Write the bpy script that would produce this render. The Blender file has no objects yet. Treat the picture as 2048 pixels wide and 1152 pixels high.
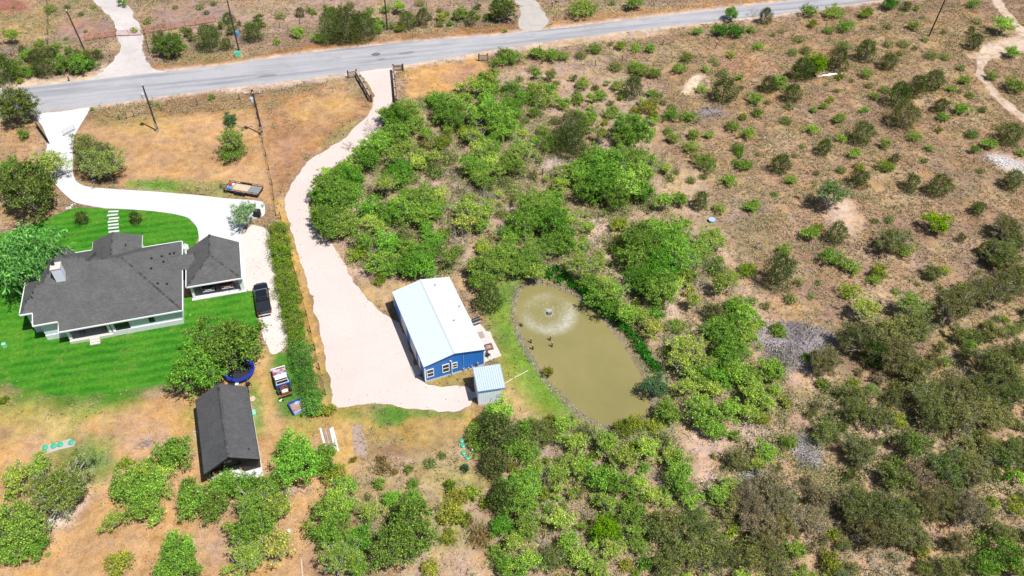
import bpy, bmesh, math, random
import numpy as np
from mathutils import Vector, Matrix
from mathutils.geometry import tessellate_polygon

scene = bpy.context.scene
COL = scene.collection

# ------------------------------------------------------------------ camera
CAM_F, CAM_T, CAM_H, CAM_R = 1636.2, math.radians(45.25), 84.0, math.radians(1.79)
CR, SR = math.cos(CAM_R), math.sin(CAM_R)
cam = bpy.data.cameras.new("camera")
cam.sensor_width = 36.0
cam.lens = 36.0 * CAM_F / 2048.0
cam.clip_start = 1.0
cam.clip_end = 6000.0
camo = bpy.data.objects.new("camera", cam)
COL.objects.link(camo)
right0 = Vector((1, 0, 0)); up0 = Vector((0, math.sin(CAM_T), math.cos(CAM_T)))
right = CR * right0 + SR * up0
up = CR * up0 - SR * right0
back = right.cross(up)
m3 = Matrix((right, up, back)).transposed()
camo.matrix_world = Matrix.Translation((0, 0, CAM_H)) @ m3.to_4x4()
scene.camera = camo

# ------------------------------------------------------------------ light
SUN_TO = Vector((0.42, -0.27, 1.0)).normalized()
world = bpy.data.worlds.new("World")
scene.world = world
world.use_nodes = True
wn = world.node_tree
wn.nodes.clear()
wo = wn.nodes.new("ShaderNodeOutputWorld")
wb = wn.nodes.new("ShaderNodeBackground")
ws = wn.nodes.new("ShaderNodeTexSky")
ws.sky_type = 'NISHITA'
ws.sun_disc = False
ws.sun_elevation = math.asin(SUN_TO.z)
ws.sun_rotation = math.atan2(SUN_TO.x, SUN_TO.y)
wb.inputs["Strength"].default_value = 0.068
wn.links.new(ws.outputs["Color"], wb.inputs["Color"])
wn.links.new(wb.outputs["Background"], wo.inputs["Surface"])
sun = bpy.data.lights.new("sun", 'SUN')
sun.energy = 4.9
sun.angle = math.radians(0.5)
sun.color = (1.0, 0.975, 0.935)
suno = bpy.data.objects.new("sun", sun)
COL.objects.link(suno)
suno.rotation_euler = SUN_TO.to_track_quat('Z', 'Y').to_euler()
suno.location = SUN_TO * 200
scene.view_settings.view_transform = 'Standard'
scene.view_settings.look = 'None'
scene.view_settings.gamma = 1.0
scene.view_settings.exposure = 0.32
scene.view_settings.use_curve_mapping = False
scene.render.engine = 'CYCLES'
scene.cycles.max_bounces = 6
scene.cycles.transparent_max_bounces = 12

# ------------------------------------------------------------------ pixel -> place
def g(px, py, z=0.0):
    a = px - 1024.0; b = py - 576.0
    u = (CR * a + SR * b) / CAM_F; v = (-SR * a + CR * b) / CAM_F
    dy = math.cos(CAM_T) - v * math.sin(CAM_T); dz = -math.sin(CAM_T) - v * math.cos(CAM_T)
    t = (z - CAM_H) / dz
    return Vector((u * t, dy * t, z))

def pix_per_m(x, y, z=0.0):
    return CAM_F / (y * math.cos(CAM_T) - (z - CAM_H) * math.sin(CAM_T))

# ------------------------------------------------------------------ helpers
class MB:
    """collects geometry for one mesh"""
    def __init__(s): s.v = []; s.f = []
    def add(s, vs, fs):
        o = len(s.v); s.v += [tuple(p) for p in vs]; s.f += [tuple(i + o for i in f) for f in fs]
        return s
    def quad(s, a, b, c, d): return s.add([a, b, c, d], [(0, 1, 2, 3)])
    def box(s, x0, x1, y0, y1, z0, z1, M=None):
        vs = [Vector(p) for p in ((x0,y0,z0),(x1,y0,z0),(x1,y1,z0),(x0,y1,z0),(x0,y0,z1),(x1,y0,z1),(x1,y1,z1),(x0,y1,z1))]
        if M is not None: vs = [M @ p for p in vs]
        return s.add(vs, [(3,2,1,0),(4,5,6,7),(0,1,5,4),(1,2,6,5),(2,3,7,6),(3,0,4,7)])
    def prism(s, poly, z0, z1):
        n = len(poly)
        vs = [(p[0], p[1], z0) for p in poly] + [(p[0], p[1], z1) for p in poly]
        fs = [(i, (i+1) % n, n + (i+1) % n, n + i) for i in range(n)]
        fs += [tuple(range(n, 2*n)), tuple(reversed(range(n)))]
        return s.add(vs, fs)
    def loft(s, rings, cap=True):
        n = len(rings[0]); o = []
        for r in rings: o += r
        fs = []
        for k in range(len(rings) - 1):
            for i in range(n):
                fs.append((k*n+i, k*n+(i+1) % n, (k+1)*n+(i+1) % n, (k+1)*n+i))
        if cap:
            fs.append(tuple(reversed(range(n)))); fs.append(tuple(range((len(rings)-1)*n, len(rings)*n)))
        return s.add(o, fs)
    def tube(s, pts, rad, n=6, cap=True):
        pts = [Vector(p) for p in pts]
        if not hasattr(rad, '__len__'): rad = [rad] * len(pts)
        rings = []
        for k, p in enumerate(pts):
            d = (pts[min(k+1, len(pts)-1)] - pts[max(k-1, 0)])
            if d.length < 1e-6: d = Vector((0, 0, 1))
            d.normalize()
            a = d.cross(Vector((0, 0, 1)))
            if a.length < 1e-3: a = Vector((1, 0, 0))
            a.normalize(); b = a.cross(d)
            rings.append([p + (a * math.cos(-2*math.pi*i/n) + b * math.sin(-2*math.pi*i/n)) * rad[k] for i in range(n)])
        return s.loft(rings, cap)
    def lathe(s, prof, n=16, c=(0, 0, 0), axis='z'):
        rings = []
        for r, h in prof:
            ring = []
            for i in range(n):
                a = 2*math.pi*i/n
                if axis == 'z': ring.append(Vector((c[0]+r*math.cos(a), c[1]+r*math.sin(a), c[2]+h)))
                elif axis == 'x': ring.append(Vector((c[0]+h, c[1]+r*math.cos(a), c[2]+r*math.sin(a))))
                else: ring.append(Vector((c[0]+r*math.sin(a), c[1]+h, c[2]+r*math.cos(a))))
            rings.append(ring)
        return s.loft(rings)
    def mesh(s, name, smooth=False):
        me = bpy.data.meshes.new(name)
        me.from_pydata(s.v, [], s.f)
        me.update()
        if smooth:
            me.polygons.foreach_set("use_smooth", [True] * len(me.polygons))
        return me

def link(name, me, mat=None, parent=None, loc=None, rz=0.0):
    o = bpy.data.objects.new(name, me)
    COL.objects.link(o)
    if mat is not None and me is not None and len(me.materials) == 0: me.materials.append(mat)
    if parent is not None: o.parent = parent
    if loc is not None: o.location = loc
    if rz: o.rotation_euler = (0, 0, rz)
    return o

def part(name, mb, mat, parent=None, bevel=0.0, smooth=False, label=None, loc=None, rz=0.0):
    o = link(name, mb.mesh(name, smooth), mat, parent, loc, rz)
    if bevel:
        b = o.modifiers.new("bevel", 'BEVEL'); b.width = bevel; b.segments = 2; b.limit_method = 'ANGLE'; b.angle_limit = 0.6
    if label: o["label"] = label
    return o

def tag(o, label, cat, group=None):
    o["label"] = label; o["category"] = cat
    if group: o["group"] = group
    return o

def thing(name, label, cat, loc=(0, 0, 0), rz=0.0, group=None):
    o = link(name, None, None, None, loc, rz)
    o.empty_display_size = 0.3
    return tag(o, label, cat, group)

def structure(o): o["kind"] = "structure"; return o
def stuff(o): o["kind"] = "stuff"; return o

def copy_tree(o, parent=None):
    c = o.copy(); COL.objects.link(c)
    if parent is not None: c.parent = parent; c.matrix_parent_inverse = o.matrix_parent_inverse.copy()
    for ch in list(o.children): copy_tree(ch, c)
    return c

# ------------------------------------------------------------------ materials
def newmat(name):
    m = bpy.data.materials.new(name); m.use_nodes = True
    nt = m.node_tree; nt.nodes.clear()
    out = nt.nodes.new("ShaderNodeOutputMaterial")
    return m, nt, out

def N(nt, typ, **kw):
    n = nt.nodes.new(typ)
    for k, v in kw.items():
        if hasattr(n, k): setattr(n, k, v)
        else: n.inputs[k].default_value = v
    return n

def mixcol(nt, fac, a, b, mode='MIX'):
    n = nt.nodes.new("ShaderNodeMix"); n.data_type = 'RGBA'; n.blend_type = mode
    for sock, val in ((n.inputs[0], fac), (n.inputs[6], a), (n.inputs[7], b)):
        if hasattr(val, 'is_output'): nt.links.new(val, sock)
        elif hasattr(val, '__len__'): sock.default_value = tuple(val) + ((1.0,) if len(val) == 3 else ())
        else: sock.default_value = val
    return n.outputs[2]

def ramp(nt, src, stops):
    r = nt.nodes.new("ShaderNodeValToRGB")
    e = r.color_ramp.elements
    while len(e) < len(stops): e.new(0.5)
    for k, (p, c) in enumerate(stops):
        e[k].position = p
        e[k].color = (c, c, c, 1) if not hasattr(c, '__len__') else tuple(c) + (1,)
    nt.links.new(src, r.inputs[0])
    return r.outputs[0]

def noise(nt, scale, detail=4, rough=0.6, vec=None, dist=0.0):
    n = N(nt, "ShaderNodeTexNoise")
    n.inputs["Scale"].default_value = scale; n.inputs["Detail"].default_value = detail
    n.inputs["Roughness"].default_value = rough; n.inputs["Distortion"].default_value = dist
    if vec is not None: nt.links.new(vec, n.inputs["Vector"])
    return n.outputs["Fac"]

def objvec(nt):
    return nt.nodes.new("ShaderNodeTexCoord").outputs["Object"]

def mat_plain(name, col, rough=0.6, metal=0.0, var=0.15, scale=3.0, bump=0.0, spec=0.5, dirt=None, coat=0.0):
    m, nt, out = newmat(name)
    b = N(nt, "ShaderNodeBsdfPrincipled")
    vec = objvec(nt)
    n1 = noise(nt, scale, 5, 0.65, vec)
    lo = tuple(c * (1 - var) for c in col); hi = tuple(min(1, c * (1 + var)) for c in col)
    c = ramp(nt, n1, [(0.3, lo), (0.7, hi)])
    if dirt is not None:
        n2 = noise(nt, scale * 0.45, 6, 0.7, vec)
        f = ramp(nt, n2, [(0.5, 0.0), (0.68, 1.0)])
        c = mixcol(nt, f, c, dirt)
    nt.links.new(c, b.inputs["Base Color"])
    b.inputs["Roughness"].default_value = rough; b.inputs["Metallic"].default_value = metal
    b.inputs["Specular IOR Level"].default_value = spec
    if coat: b.inputs["Coat Weight"].default_value = coat
    if bump:
        bm = N(nt, "ShaderNodeBump"); bm.inputs["Strength"].default_value = 0.6; bm.inputs["Distance"].default_value = bump
        nt.links.new(noise(nt, scale * 6, 4, 0.6, vec), bm.inputs["Height"])
        nt.links.new(bm.outputs[0], b.inputs["Normal"])
    nt.links.new(b.outputs[0], out.inputs[0])
    return m

def mat_ground():
    m, nt, out = newmat("ground_cover")
    b = N(nt, "ShaderNodeBsdfPrincipled")
    at = N(nt, "ShaderNodeAttribute"); at.attribute_name = "cover"
    vec = objvec(nt)
    n_big = noise(nt, 0.12, 5, 0.6, vec, 0.4)
    n_mid = noise(nt, 0.9, 6, 0.72, vec, 0.3)
    n_fine = noise(nt, 5.0, 5, 0.7, vec)
    n_gr = noise(nt, 2.1, 6, 0.75, vec, 0.6)
    n_pat = noise(nt, 0.33, 6, 0.7, vec, 0.8)
    c = mixcol(nt, 1.0, at.outputs["Color"], ramp(nt, n_pat, [(0.32, (0.80, 0.77, 0.74)), (0.5, (1, 1, 1)), (0.68, (1.16, 1.16, 1.15))]), 'MULTIPLY')
    c = mixcol(nt, 1.0, c, ramp(nt, n_big, [(0.3, (0.84, 0.82, 0.80)), (0.7, (1.14, 1.12, 1.10))]), 'MULTIPLY')
    c = mixcol(nt, 1.0, c, ramp(nt, n_mid, [(0.28, (0.68, 0.67, 0.66)), (0.5, (1.0, 1.0, 1.0)), (0.75, (1.26, 1.25, 1.22))]), 'MULTIPLY')
    c = mixcol(nt, 1.0, c, ramp(nt, n_fine, [(0.3, (0.74, 0.73, 0.72)), (0.7, (1.22, 1.22, 1.21))]), 'MULTIPLY')
    hue = noise(nt, 0.21, 5, 0.65, vec, 0.6); hue2 = noise(nt, 0.75, 5, 0.7, vec, 0.5)
    c = mixcol(nt, 1.0, c, ramp(nt, hue, [(0.34, (1.05, 0.98, 0.80)), (0.5, (1, 1, 1)), (0.66, (0.93, 0.93, 1.12))]), 'MULTIPLY')
    c = mixcol(nt, 1.0, c, ramp(nt, hue2, [(0.34, (1.07, 0.99, 0.86)), (0.5, (1, 1, 1)), (0.66, (0.90, 0.91, 0.99))]), 'MULTIPLY')
    # dry litter and tuft mottling where the cover is grassy (attribute alpha)
    f = ramp(nt, n_gr, [(0.50, 0.0), (0.62, 1.0)])
    mm = N(nt, "ShaderNodeMath", operation='MULTIPLY'); nt.links.new(f, mm.inputs[0]); nt.links.new(at.outputs["Alpha"], mm.inputs[1])
    m2 = N(nt, "ShaderNodeMath", operation='MULTIPLY'); nt.links.new(mm.outputs[0], m2.inputs[0]); m2.inputs[1].default_value = 0.55
    c2 = mixcol(nt, 1.0, c, (0.44, 0.42, 0.44), 'MULTIPLY')
    c = mixcol(nt, m2.outputs[0], c, c2)
    nt.links.new(c, b.inputs["Base Color"])
    b.inputs["Roughness"].default_value = 0.95; b.inputs["Specular IOR Level"].default_value = 0.1
    bm = N(nt, "ShaderNodeBump"); bm.inputs["Strength"].default_value = 0.7; bm.inputs["Distance"].default_value = 0.09
    nt.links.new(n_gr, bm.inputs["Height"])
    bm2 = N(nt, "ShaderNodeBump"); bm2.inputs["Strength"].default_value = 0.5; bm2.inputs["Distance"].default_value = 0.03
    nt.links.new(n_fine, bm2.inputs["Height"]); nt.links.new(bm.outputs[0], bm2.inputs["Normal"])
    nt.links.new(bm2.outputs[0], b.inputs["Normal"])
    nt.links.new(b.outputs[0], out.inputs[0])
    return m

def mat_sheet(name, col, spots=None, spotfac=0.6, spot_at=(0.6, 0.7), spot_scale=1.5, var=0.10, rough=0.9, bump=0.02, big=0.08, streak=None):
    m, nt, out = newmat(name)
    b = N(nt, "ShaderNodeBsdfPrincipled")
    vec = objvec(nt)
    c = ramp(nt, noise(nt, big, 5, 0.65, vec, 0.5), [(0.3, tuple(x * (1 - var) for x in col)), (0.7, tuple(min(1, x * (1 + var)) for x in col))])
    c = mixcol(nt, 1.0, c, ramp(nt, noise(nt, 3.5, 6, 0.75, vec), [(0.3, 0.88), (0.7, 1.08)]), 'MULTIPLY')
    if streak is not None:          # (angle, cross scale, along scale, colour, low, high)
        mp = N(nt, "ShaderNodeMapping"); nt.links.new(vec, mp.inputs[0])
        mp.inputs["Rotation"].default_value = (0, 0, -streak[0])
        mp2 = N(nt, "ShaderNodeMapping"); nt.links.new(mp.outputs[0], mp2.inputs[0])
        mp2.inputs["Scale"].default_value = (streak[2], streak[1], 1)
        f = ramp(nt, noise(nt, 1.0, 5, 0.65, mp2.outputs[0], 0.2), [(streak[4], 0.0), (streak[5], 1.0)])
        c = mixcol(nt, f, c, streak[3])
    if spots is not None:
        f = ramp(nt, noise(nt, spot_scale, 6, 0.7, vec, 0.3), [(spot_at[0], 0.0), (spot_at[1], spotfac)])
        c = mixcol(nt, f, c, spots)
    nt.links.new(c, b.inputs["Base Color"])
    b.inputs["Roughness"].default_value = rough; b.inputs["Specular IOR Level"].default_value = 0.2
    bm = N(nt, "ShaderNodeBump"); bm.inputs["Strength"].default_value = 0.5; bm.inputs["Distance"].default_value = bump
    nt.links.new(noise(nt, 6.0, 5, 0.7, vec), bm.inputs["Height"])
    nt.links.new(bm.outputs[0], b.inputs["Normal"])
    nt.links.new(b.outputs[0], out.inputs[0])
    return m

def mat_lawn():
    m, nt, out = newmat("mown_lawn")
    b = N(nt, "ShaderNodeBsdfPrincipled")
    vec = objvec(nt)
    # mowing passes: broad soft bands along the house
    mp = N(nt, "ShaderNodeMapping"); nt.links.new(vec, mp.inputs[0]); mp.inputs["Rotation"].default_value = (0, 0, -0.24)
    sx = N(nt, "ShaderNodeSeparateXYZ"); nt.links.new(mp.outputs[0], sx.inputs[0])
    nz = noise(nt, 0.25, 3, 0.5, vec)
    ad = N(nt, "ShaderNodeMath", operation='MULTIPLY_ADD'); nt.links.new(nz, ad.inputs[0]); ad.inputs[1].default_value = 1.6; nt.links.new(sx.outputs[1], ad.inputs[2])
    ml = N(nt, "ShaderNodeMath", operation='MULTIPLY'); nt.links.new(ad.outputs[0], ml.inputs[0]); ml.inputs[1].default_value = 4.2
    sn = N(nt, "ShaderNodeMath", operation='SINE'); nt.links.new(ml.outputs[0], sn.inputs[0])
    f = N(nt, "ShaderNodeMath", operation='MULTIPLY_ADD'); nt.links.new(sn.outputs[0], f.inputs[0]); f.inputs[1].default_value = 0.5; f.inputs[2].default_value = 0.5
    c = ramp(nt, f.outputs[0], [(0.0, (0.024, 0.140, 0.005)), (1.0, (0.050, 0.205, 0.010))])
    c = mixcol(nt, ramp(nt, noise(nt, 0.16, 5, 0.65, vec, 0.6), [(0.46, 0.0), (0.68, 0.9)]), c, (0.078, 0.220, 0.014))
    c = mixcol(nt, ramp(nt, noise(nt, 0.33, 6, 0.7, vec, 0.5), [(0.56, 0.0), (0.72, 0.75)]), c, (0.165, 0.21, 0.045))
    c = mixcol(nt, 1.0, c, ramp(nt, noise(nt, 2.2, 6, 0.75, vec), [(0.3, 0.62), (0.7, 1.32)]), 'MULTIPLY')
    c = mixcol(nt, 1.0, c, ramp(nt, noise(nt, 8.0, 4, 0.7, vec), [(0.3, 0.62), (0.7, 1.34)]), 'MULTIPLY')
    nt.links.new(c, b.inputs["Base Color"])
    b.inputs["Roughness"].default_value = 0.85; b.inputs["Specular IOR Level"].default_value = 0.2
    bm = N(nt, "ShaderNodeBump"); bm.inputs["Strength"].default_value = 0.7; bm.inputs["Distance"].default_value = 0.05
    nt.links.new(noise(nt, 9.0, 5, 0.7, vec), bm.inputs["Height"])
    nt.links.new(bm.outputs[0], b.inputs["Normal"])
    nt.links.new(b.outputs[0], out.inputs[0])
    return m

def mat_leaf(name, trans=0.22, lo=0.42, hi=2.0, dead=0.0):
    m, nt, out = newmat(name)
    oi = N(nt, "ShaderNodeObjectInfo")
    ge = N(nt, "ShaderNodeNewGeometry")
    c = mixcol(nt, 1.0, oi.outputs["Color"], ramp(nt, ge.outputs["Random Per Island"], [(0.0, (lo, lo, lo * 0.9)), (0.6, (1, 1, 1)), (1.0, (hi, hi * 0.98, hi * 0.8))]), 'MULTIPLY')
    cl = noise(nt, 1.5, 4, 0.65, objvec(nt))
    c = mixcol(nt, 1.0, c, ramp(nt, cl, [(0.32, (0.66, 0.76, 0.9)), (0.68, (1.42, 1.24, 0.95))]), 'MULTIPLY')
    if dead:
        c = mixcol(nt, ramp(nt, noise(nt, 1.3, 3, 0.6, objvec(nt)), [(0.5, 0.0), (0.7, dead)]), c, (0.20, 0.15, 0.09))
    d = N(nt, "ShaderNodeBsdfDiffuse"); t = N(nt, "ShaderNodeBsdfTranslucent")
    nt.links.new(c, d.inputs[0]); nt.links.new(mixcol(nt, 1.0, c, (1.15, 1.15, 0.6), 'MULTIPLY'), t.inputs[0])
    ms = N(nt, "ShaderNodeMixShader"); ms.inputs[0].default_value = trans
    nt.links.new(d.outputs[0], ms.inputs[1]); nt.links.new(t.outputs[0], ms.inputs[2])
    nt.links.new(ms.outputs[0], out.inputs[0])
    return m

def mat_island(name, stops, rough=0.9):
    m, nt, out = newmat(name)
    ge = N(nt, "ShaderNodeNewGeometry")
    b = N(nt, "ShaderNodeBsdfDiffuse")
    nt.links.new(ramp(nt, ge.outputs["Random Per Island"], stops), b.inputs[0])
    nt.links.new(b.outputs[0], out.inputs[0])
    return m

def mat_shingle(name, col, axis_v=(0, 1)):
    m, nt, out = newmat(name)
    b = N(nt, "ShaderNodeBsdfPrincipled")
    vec = objvec(nt)
    br = N(nt, "ShaderNodeTexBrick"); nt.links.new(vec, br.inputs["Vector"])
    br.inputs["Scale"].default_value = 1.0
    br.inputs["Brick Width"].default_value = 0.34; br.inputs["Row Height"].default_value = 0.145
    br.inputs["Mortar Size"].default_value = 0.012
    br.inputs["Color1"].default_value = tuple(c * 0.86 for c in col) + (1,)
    br.inputs["Color2"].default_value = tuple(c * 1.16 for c in col) + (1,)
    br.inputs["Mortar"].default_value = tuple(c * 0.7 for c in col) + (1,)
    c = mixcol(nt, 1.0, br.outputs["Color"], ramp(nt, noise(nt, 0.5, 5, 0.7, vec), [(0.3, 0.86), (0.7, 1.13)]), 'MULTIPLY')
    c = mixcol(nt, 1.0, c, ramp(nt, noise(nt, 9.0, 4, 0.7, vec), [(0.3, 0.78), (0.7, 1.22)]), 'MULTIPLY')
    nt.links.new(c, b.inputs["Base Color"])
    b.inputs["Roughness"].default_value = 0.9; b.inputs["Specular IOR Level"].default_value = 0.25
    bm = N(nt, "ShaderNodeBump"); bm.inputs["Strength"].default_value = 0.5; bm.inputs["Distance"].default_value = 0.02
    nt.links.new(br.outputs["Fac"], bm.inputs["Height"]); nt.links.new(bm.outputs[0], b.inputs["Normal"])
    nt.links.new(b.outputs[0], out.inputs[0])
    return m

def mat_water():
    m, nt, out = newmat("murky_pond_water")
    b = N(nt, "ShaderNodeBsdfPrincipled")
    vec = objvec(nt)
    c = ramp(nt, noise(nt, 0.12, 4, 0.6, vec, 0.5), [(0.3, (0.205, 0.178, 0.068)), (0.7, (0.25, 0.215, 0.085))])
    nt.links.new(c, b.inputs["Base Color"])
    b.inputs["Roughness"].default_value = 0.12; b.inputs["Specular IOR Level"].default_value = 0.4
    bm = N(nt, "ShaderNodeBump"); bm.inputs["Strength"].default_value = 0.25; bm.inputs["Distance"].default_value = 0.02
    nt.links.new(noise(nt, 3.5, 4, 0.6, vec, 0.4), bm.inputs["Height"])
    nt.links.new(bm.outputs[0], b.inputs["Normal"])
    nt.links.new(b.outputs[0], out.inputs[0])
    return m

def mat_foam():
    m, nt, out = newmat("churned_foam")
    d = N(nt, "ShaderNodeBsdfDiffuse"); d.inputs[0].default_value = (0.80, 0.79, 0.70, 1)
    t = N(nt, "ShaderNodeBsdfTransparent")
    at = N(nt, "ShaderNodeAttribute"); at.attribute_name = "foam"
    f = ramp(nt, noise(nt, 1.1, 7, 0.8, objvec(nt), 0.8), [(0.30, 0.05), (0.62, 1.0)])
    mm = N(nt, "ShaderNodeMath", operation='MULTIPLY'); nt.links.new(f, mm.inputs[0]); nt.links.new(at.outputs["Fac"], mm.inputs[1])
    ms = N(nt, "ShaderNodeMixShader"); nt.links.new(mm.outputs[0], ms.inputs[0])
    nt.links.new(t.outputs[0], ms.inputs[1]); nt.links.new(d.outputs[0], ms.inputs[2])
    nt.links.new(ms.outputs[0], out.inputs[0])
    return m

def mat_glass(name, col=(0.015, 0.018, 0.022), rough=0.06):
    m, nt, out = newmat(name)
    b = N(nt, "ShaderNodeBsdfPrincipled")
    n1 = noise(nt, 1.5, 3, 0.5, objvec(nt))
    nt.links.new(ramp(nt, n1, [(0.3, col), (0.7, tuple(c * 1.8 for c in col))]), b.inputs["Base Color"])
    b.inputs["Roughness"].default_value = rough; b.inputs["Specular IOR Level"].default_value = 0.6
    nt.links.new(b.outputs[0], out.inputs[0])
    return m

M = {}
M['ground'] = mat_ground()
M['asphalt'] = mat_sheet("worn_asphalt", (0.36, 0.352, 0.365), spots=(0.25, 0.25, 0.268), spotfac=0.55, spot_at=(0.52, 0.66), spot_scale=0.22, var=0.07, bump=0.01, big=0.1,
                         streak=(0.26, 0.62, 0.03, (0.225, 0.225, 0.25), 0.47, 0.64))
M['concrete'] = mat_sheet("bright_concrete", (0.565, 0.565, 0.565), spots=(0.44, 0.425, 0.41), spotfac=0.5, spot_at=(0.54, 0.72), spot_scale=0.25, var=0.05, bump=0.004)
M['patio'] = mat_sheet("patio_concrete", (0.56, 0.52, 0.47), spots=(0.40, 0.36, 0.31), spotfac=0.5, spot_at=(0.55, 0.72), spot_scale=0.8, var=0.07, bump=0.004)
M['caliche'] = mat_sheet("pink_caliche", (0.575, 0.468, 0.432), spots=(0.40, 0.30, 0.235), spotfac=0.6, spot_at=(0.60, 0.74), spot_scale=0.9, var=0.07, bump=0.03)
M['caliche2'] = mat_sheet("pale_gravel", (0.60, 0.515, 0.475), spots=(0.40, 0.34, 0.29), spotfac=0.6, spot_at=(0.58, 0.72), spot_scale=0.8, var=0.08, bump=0.03)
M['trackdirt'] = mat_sheet("pale_track_dirt", (0.50, 0.39, 0.305), spots=(0.33, 0.225, 0.15), spotfac=0.9, spot_at=(0.46, 0.60), spot_scale=0.5, var=0.1, bump=0.04)
M['greygravel'] = mat_sheet("grey_gravel", (0.42, 0.38, 0.35), spots=(0.30, 0.26, 0.22), spotfac=0.6, spot_at=(0.5, 0.66), spot_scale=0.7, var=0.1, bump=0.03)
M['lawn'] = mat_lawn()
M['leaf'] = mat_leaf("green_leaf")
M['leaf_dry'] = mat_leaf("half_dry_leaf", dead=0.75)
M['bark'] = mat_plain("grey_bark", (0.22, 0.19, 0.165), 0.9, var=0.35, scale=4)
M['bark_pale'] = mat_plain("bleached_twig", (0.36, 0.33, 0.31), 0.9, var=0.3, scale=4)
M['shingle'] = mat_shingle("grey_shingle", (0.104, 0.102, 0.101))
M['shingle_dark'] = mat_shingle("dark_shingle", (0.088, 0.087, 0.089))
M['white_wall'] = mat_plain("white_painted_siding", (0.62, 0.67, 0.74), 0.6, var=0.04, scale=1.0)
M['white_trim'] = mat_plain("white_trim_paint", (0.78, 0.78, 0.77), 0.45, var=0.03)
M['black_trim'] = mat_plain("black_paint", (0.02, 0.02, 0.022), 0.5, var=0.2)
M['dark_board'] = mat_plain("dark_stained_board", (0.045, 0.035, 0.032), 0.75, var=0.25, scale=2)
M['glass'] = mat_glass("window_glass")
M['blue_metal'] = mat_plain("blue_ribbed_steel", (0.014, 0.165, 0.52), 0.42, var=0.07, scale=0.8)
M['white_roof'] = mat_plain("white_steel_roof", (0.515, 0.575, 0.615), 0.38, var=0.025, scale=0.4)
M['pale_metal'] = mat_plain("pale_blue_grey_steel", (0.78, 0.86, 0.94), 0.45, var=0.04, scale=0.6)
M['galv'] = mat_plain("galvanised_steel", (0.45, 0.46, 0.47), 0.4, 0.6, var=0.12)
M['car_black'] = mat_plain("black_car_paint", (0.008, 0.010, 0.016), 0.22, var=0.1, coat=1.0)
M['car_red'] = mat_plain("red_car_paint", (0.22, 0.018, 0.018), 0.25, var=0.1, coat=1.0)
M['car_dark'] = mat_plain("charcoal_car_paint", (0.03, 0.032, 0.038), 0.25, var=0.1, coat=1.0)
M['chrome'] = mat_plain("chrome", (0.72, 0.72, 0.73), 0.18, 1.0, var=0.04)
M['rubber'] = mat_plain("tyre_rubber", (0.022, 0.021, 0.020), 0.85, var=0.25)
M['vinyl'] = mat_plain("black_vinyl_cover", (0.014, 0.016, 0.024), 0.5, var=0.2)
M['taillight'] = mat_plain("red_lens", (0.35, 0.01, 0.01), 0.2, var=0.1)
M['headlight'] = mat_plain("clear_lens", (0.75, 0.77, 0.8), 0.15, var=0.05)
M['rust'] = mat_plain("rusted_steel", (0.20, 0.075, 0.035), 0.85, var=0.4, scale=3, dirt=(0.10, 0.045, 0.025))
M['rust_pink'] = mat_plain("faded_rust_liner", (0.36, 0.22, 0.18), 0.8, var=0.2, scale=2, dirt=(0.24, 0.12, 0.09))
M['peel_red'] = mat_plain("peeling_red_paint", (0.24, 0.03, 0.03), 0.6, var=0.25, scale=2.0, dirt=(0.55, 0.6, 0.68))
M['white_paint'] = mat_plain("chalky_white_paint", (0.76, 0.76, 0.76), 0.55, var=0.05)
M['blue_paint'] = mat_plain("blue_car_paint", (0.025, 0.075, 0.30), 0.45, var=0.2, scale=2)
M['light_blue'] = mat_plain("faded_light_blue_paint", (0.32, 0.47, 0.72), 0.5, var=0.15)
M['tramp_blue'] = mat_plain("blue_vinyl_padding", (0.012, 0.035, 0.33), 0.4, var=0.15)
M['tramp_mat'] = mat_plain("black_trampoline_mesh", (0.018, 0.018, 0.022), 0.8, var=0.3)
M['pole_wood'] = mat_plain("creosoted_pole", (0.055, 0.038, 0.030), 0.9, var=0.3, scale=3)
M['post_wood'] = mat_plain("weathered_post", (0.10, 0.075, 0.055), 0.9, var=0.35, scale=4)
M['plank_grey'] = mat_plain("silvered_plank", (0.34, 0.27, 0.22), 0.85, var=0.25, scale=3)
M['plank_brown'] = mat_plain("brown_plank", (0.30, 0.19, 0.13), 0.85, var=0.3, scale=3)
M['plank_white'] = mat_plain("white_board", (0.72, 0.70, 0.67), 0.7, var=0.07)
M['plank_tan'] = mat_plain("raw_plywood", (0.50, 0.40, 0.28), 0.8, var=0.12)
M['gate_red'] = mat_plain("red_oxide_pipe", (0.36, 0.10, 0.085), 0.6, var=0.25)
M['green_plastic'] = mat_plain("green_plastic", (0.04, 0.40, 0.24), 0.45, var=0.12)
M['mint_box'] = mat_plain("mint_green_enamel", (0.25, 0.62, 0.42), 0.45, var=0.08)
M['blue_plastic'] = mat_plain("blue_plastic", (0.05, 0.28, 0.62), 0.4, var=0.1)
M['sky_plastic'] = mat_plain("light_blue_plastic", (0.14, 0.46, 0.68), 0.4, var=0.1)
M['red_plastic'] = mat_plain("red_plastic", (0.50, 0.035, 0.02), 0.45, var=0.1)
M['dark_metal'] = mat_plain("dark_metal", (0.03, 0.03, 0.033), 0.5, 0.3, var=0.25)
M['transformer'] = mat_plain("grey_blue_enamel", (0.42, 0.50, 0.60), 0.4, var=0.1)
M['rock'] = mat_plain("grey_bank_rock", (0.34, 0.31, 0.27), 0.9, var=0.3, scale=5)
M['rock_white'] = mat_plain("pale_limestone", (0.50, 0.48, 0.475), 0.9, var=0.15, scale=5)
M['rock_blue'] = mat_plain("blue_grey_boulder", (0.50, 0.56, 0.60), 0.8, var=0.15, scale=5)
M['log'] = mat_plain("grey_log", (0.24, 0.20, 0.185), 0.9, var=0.35, scale=6)
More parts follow.
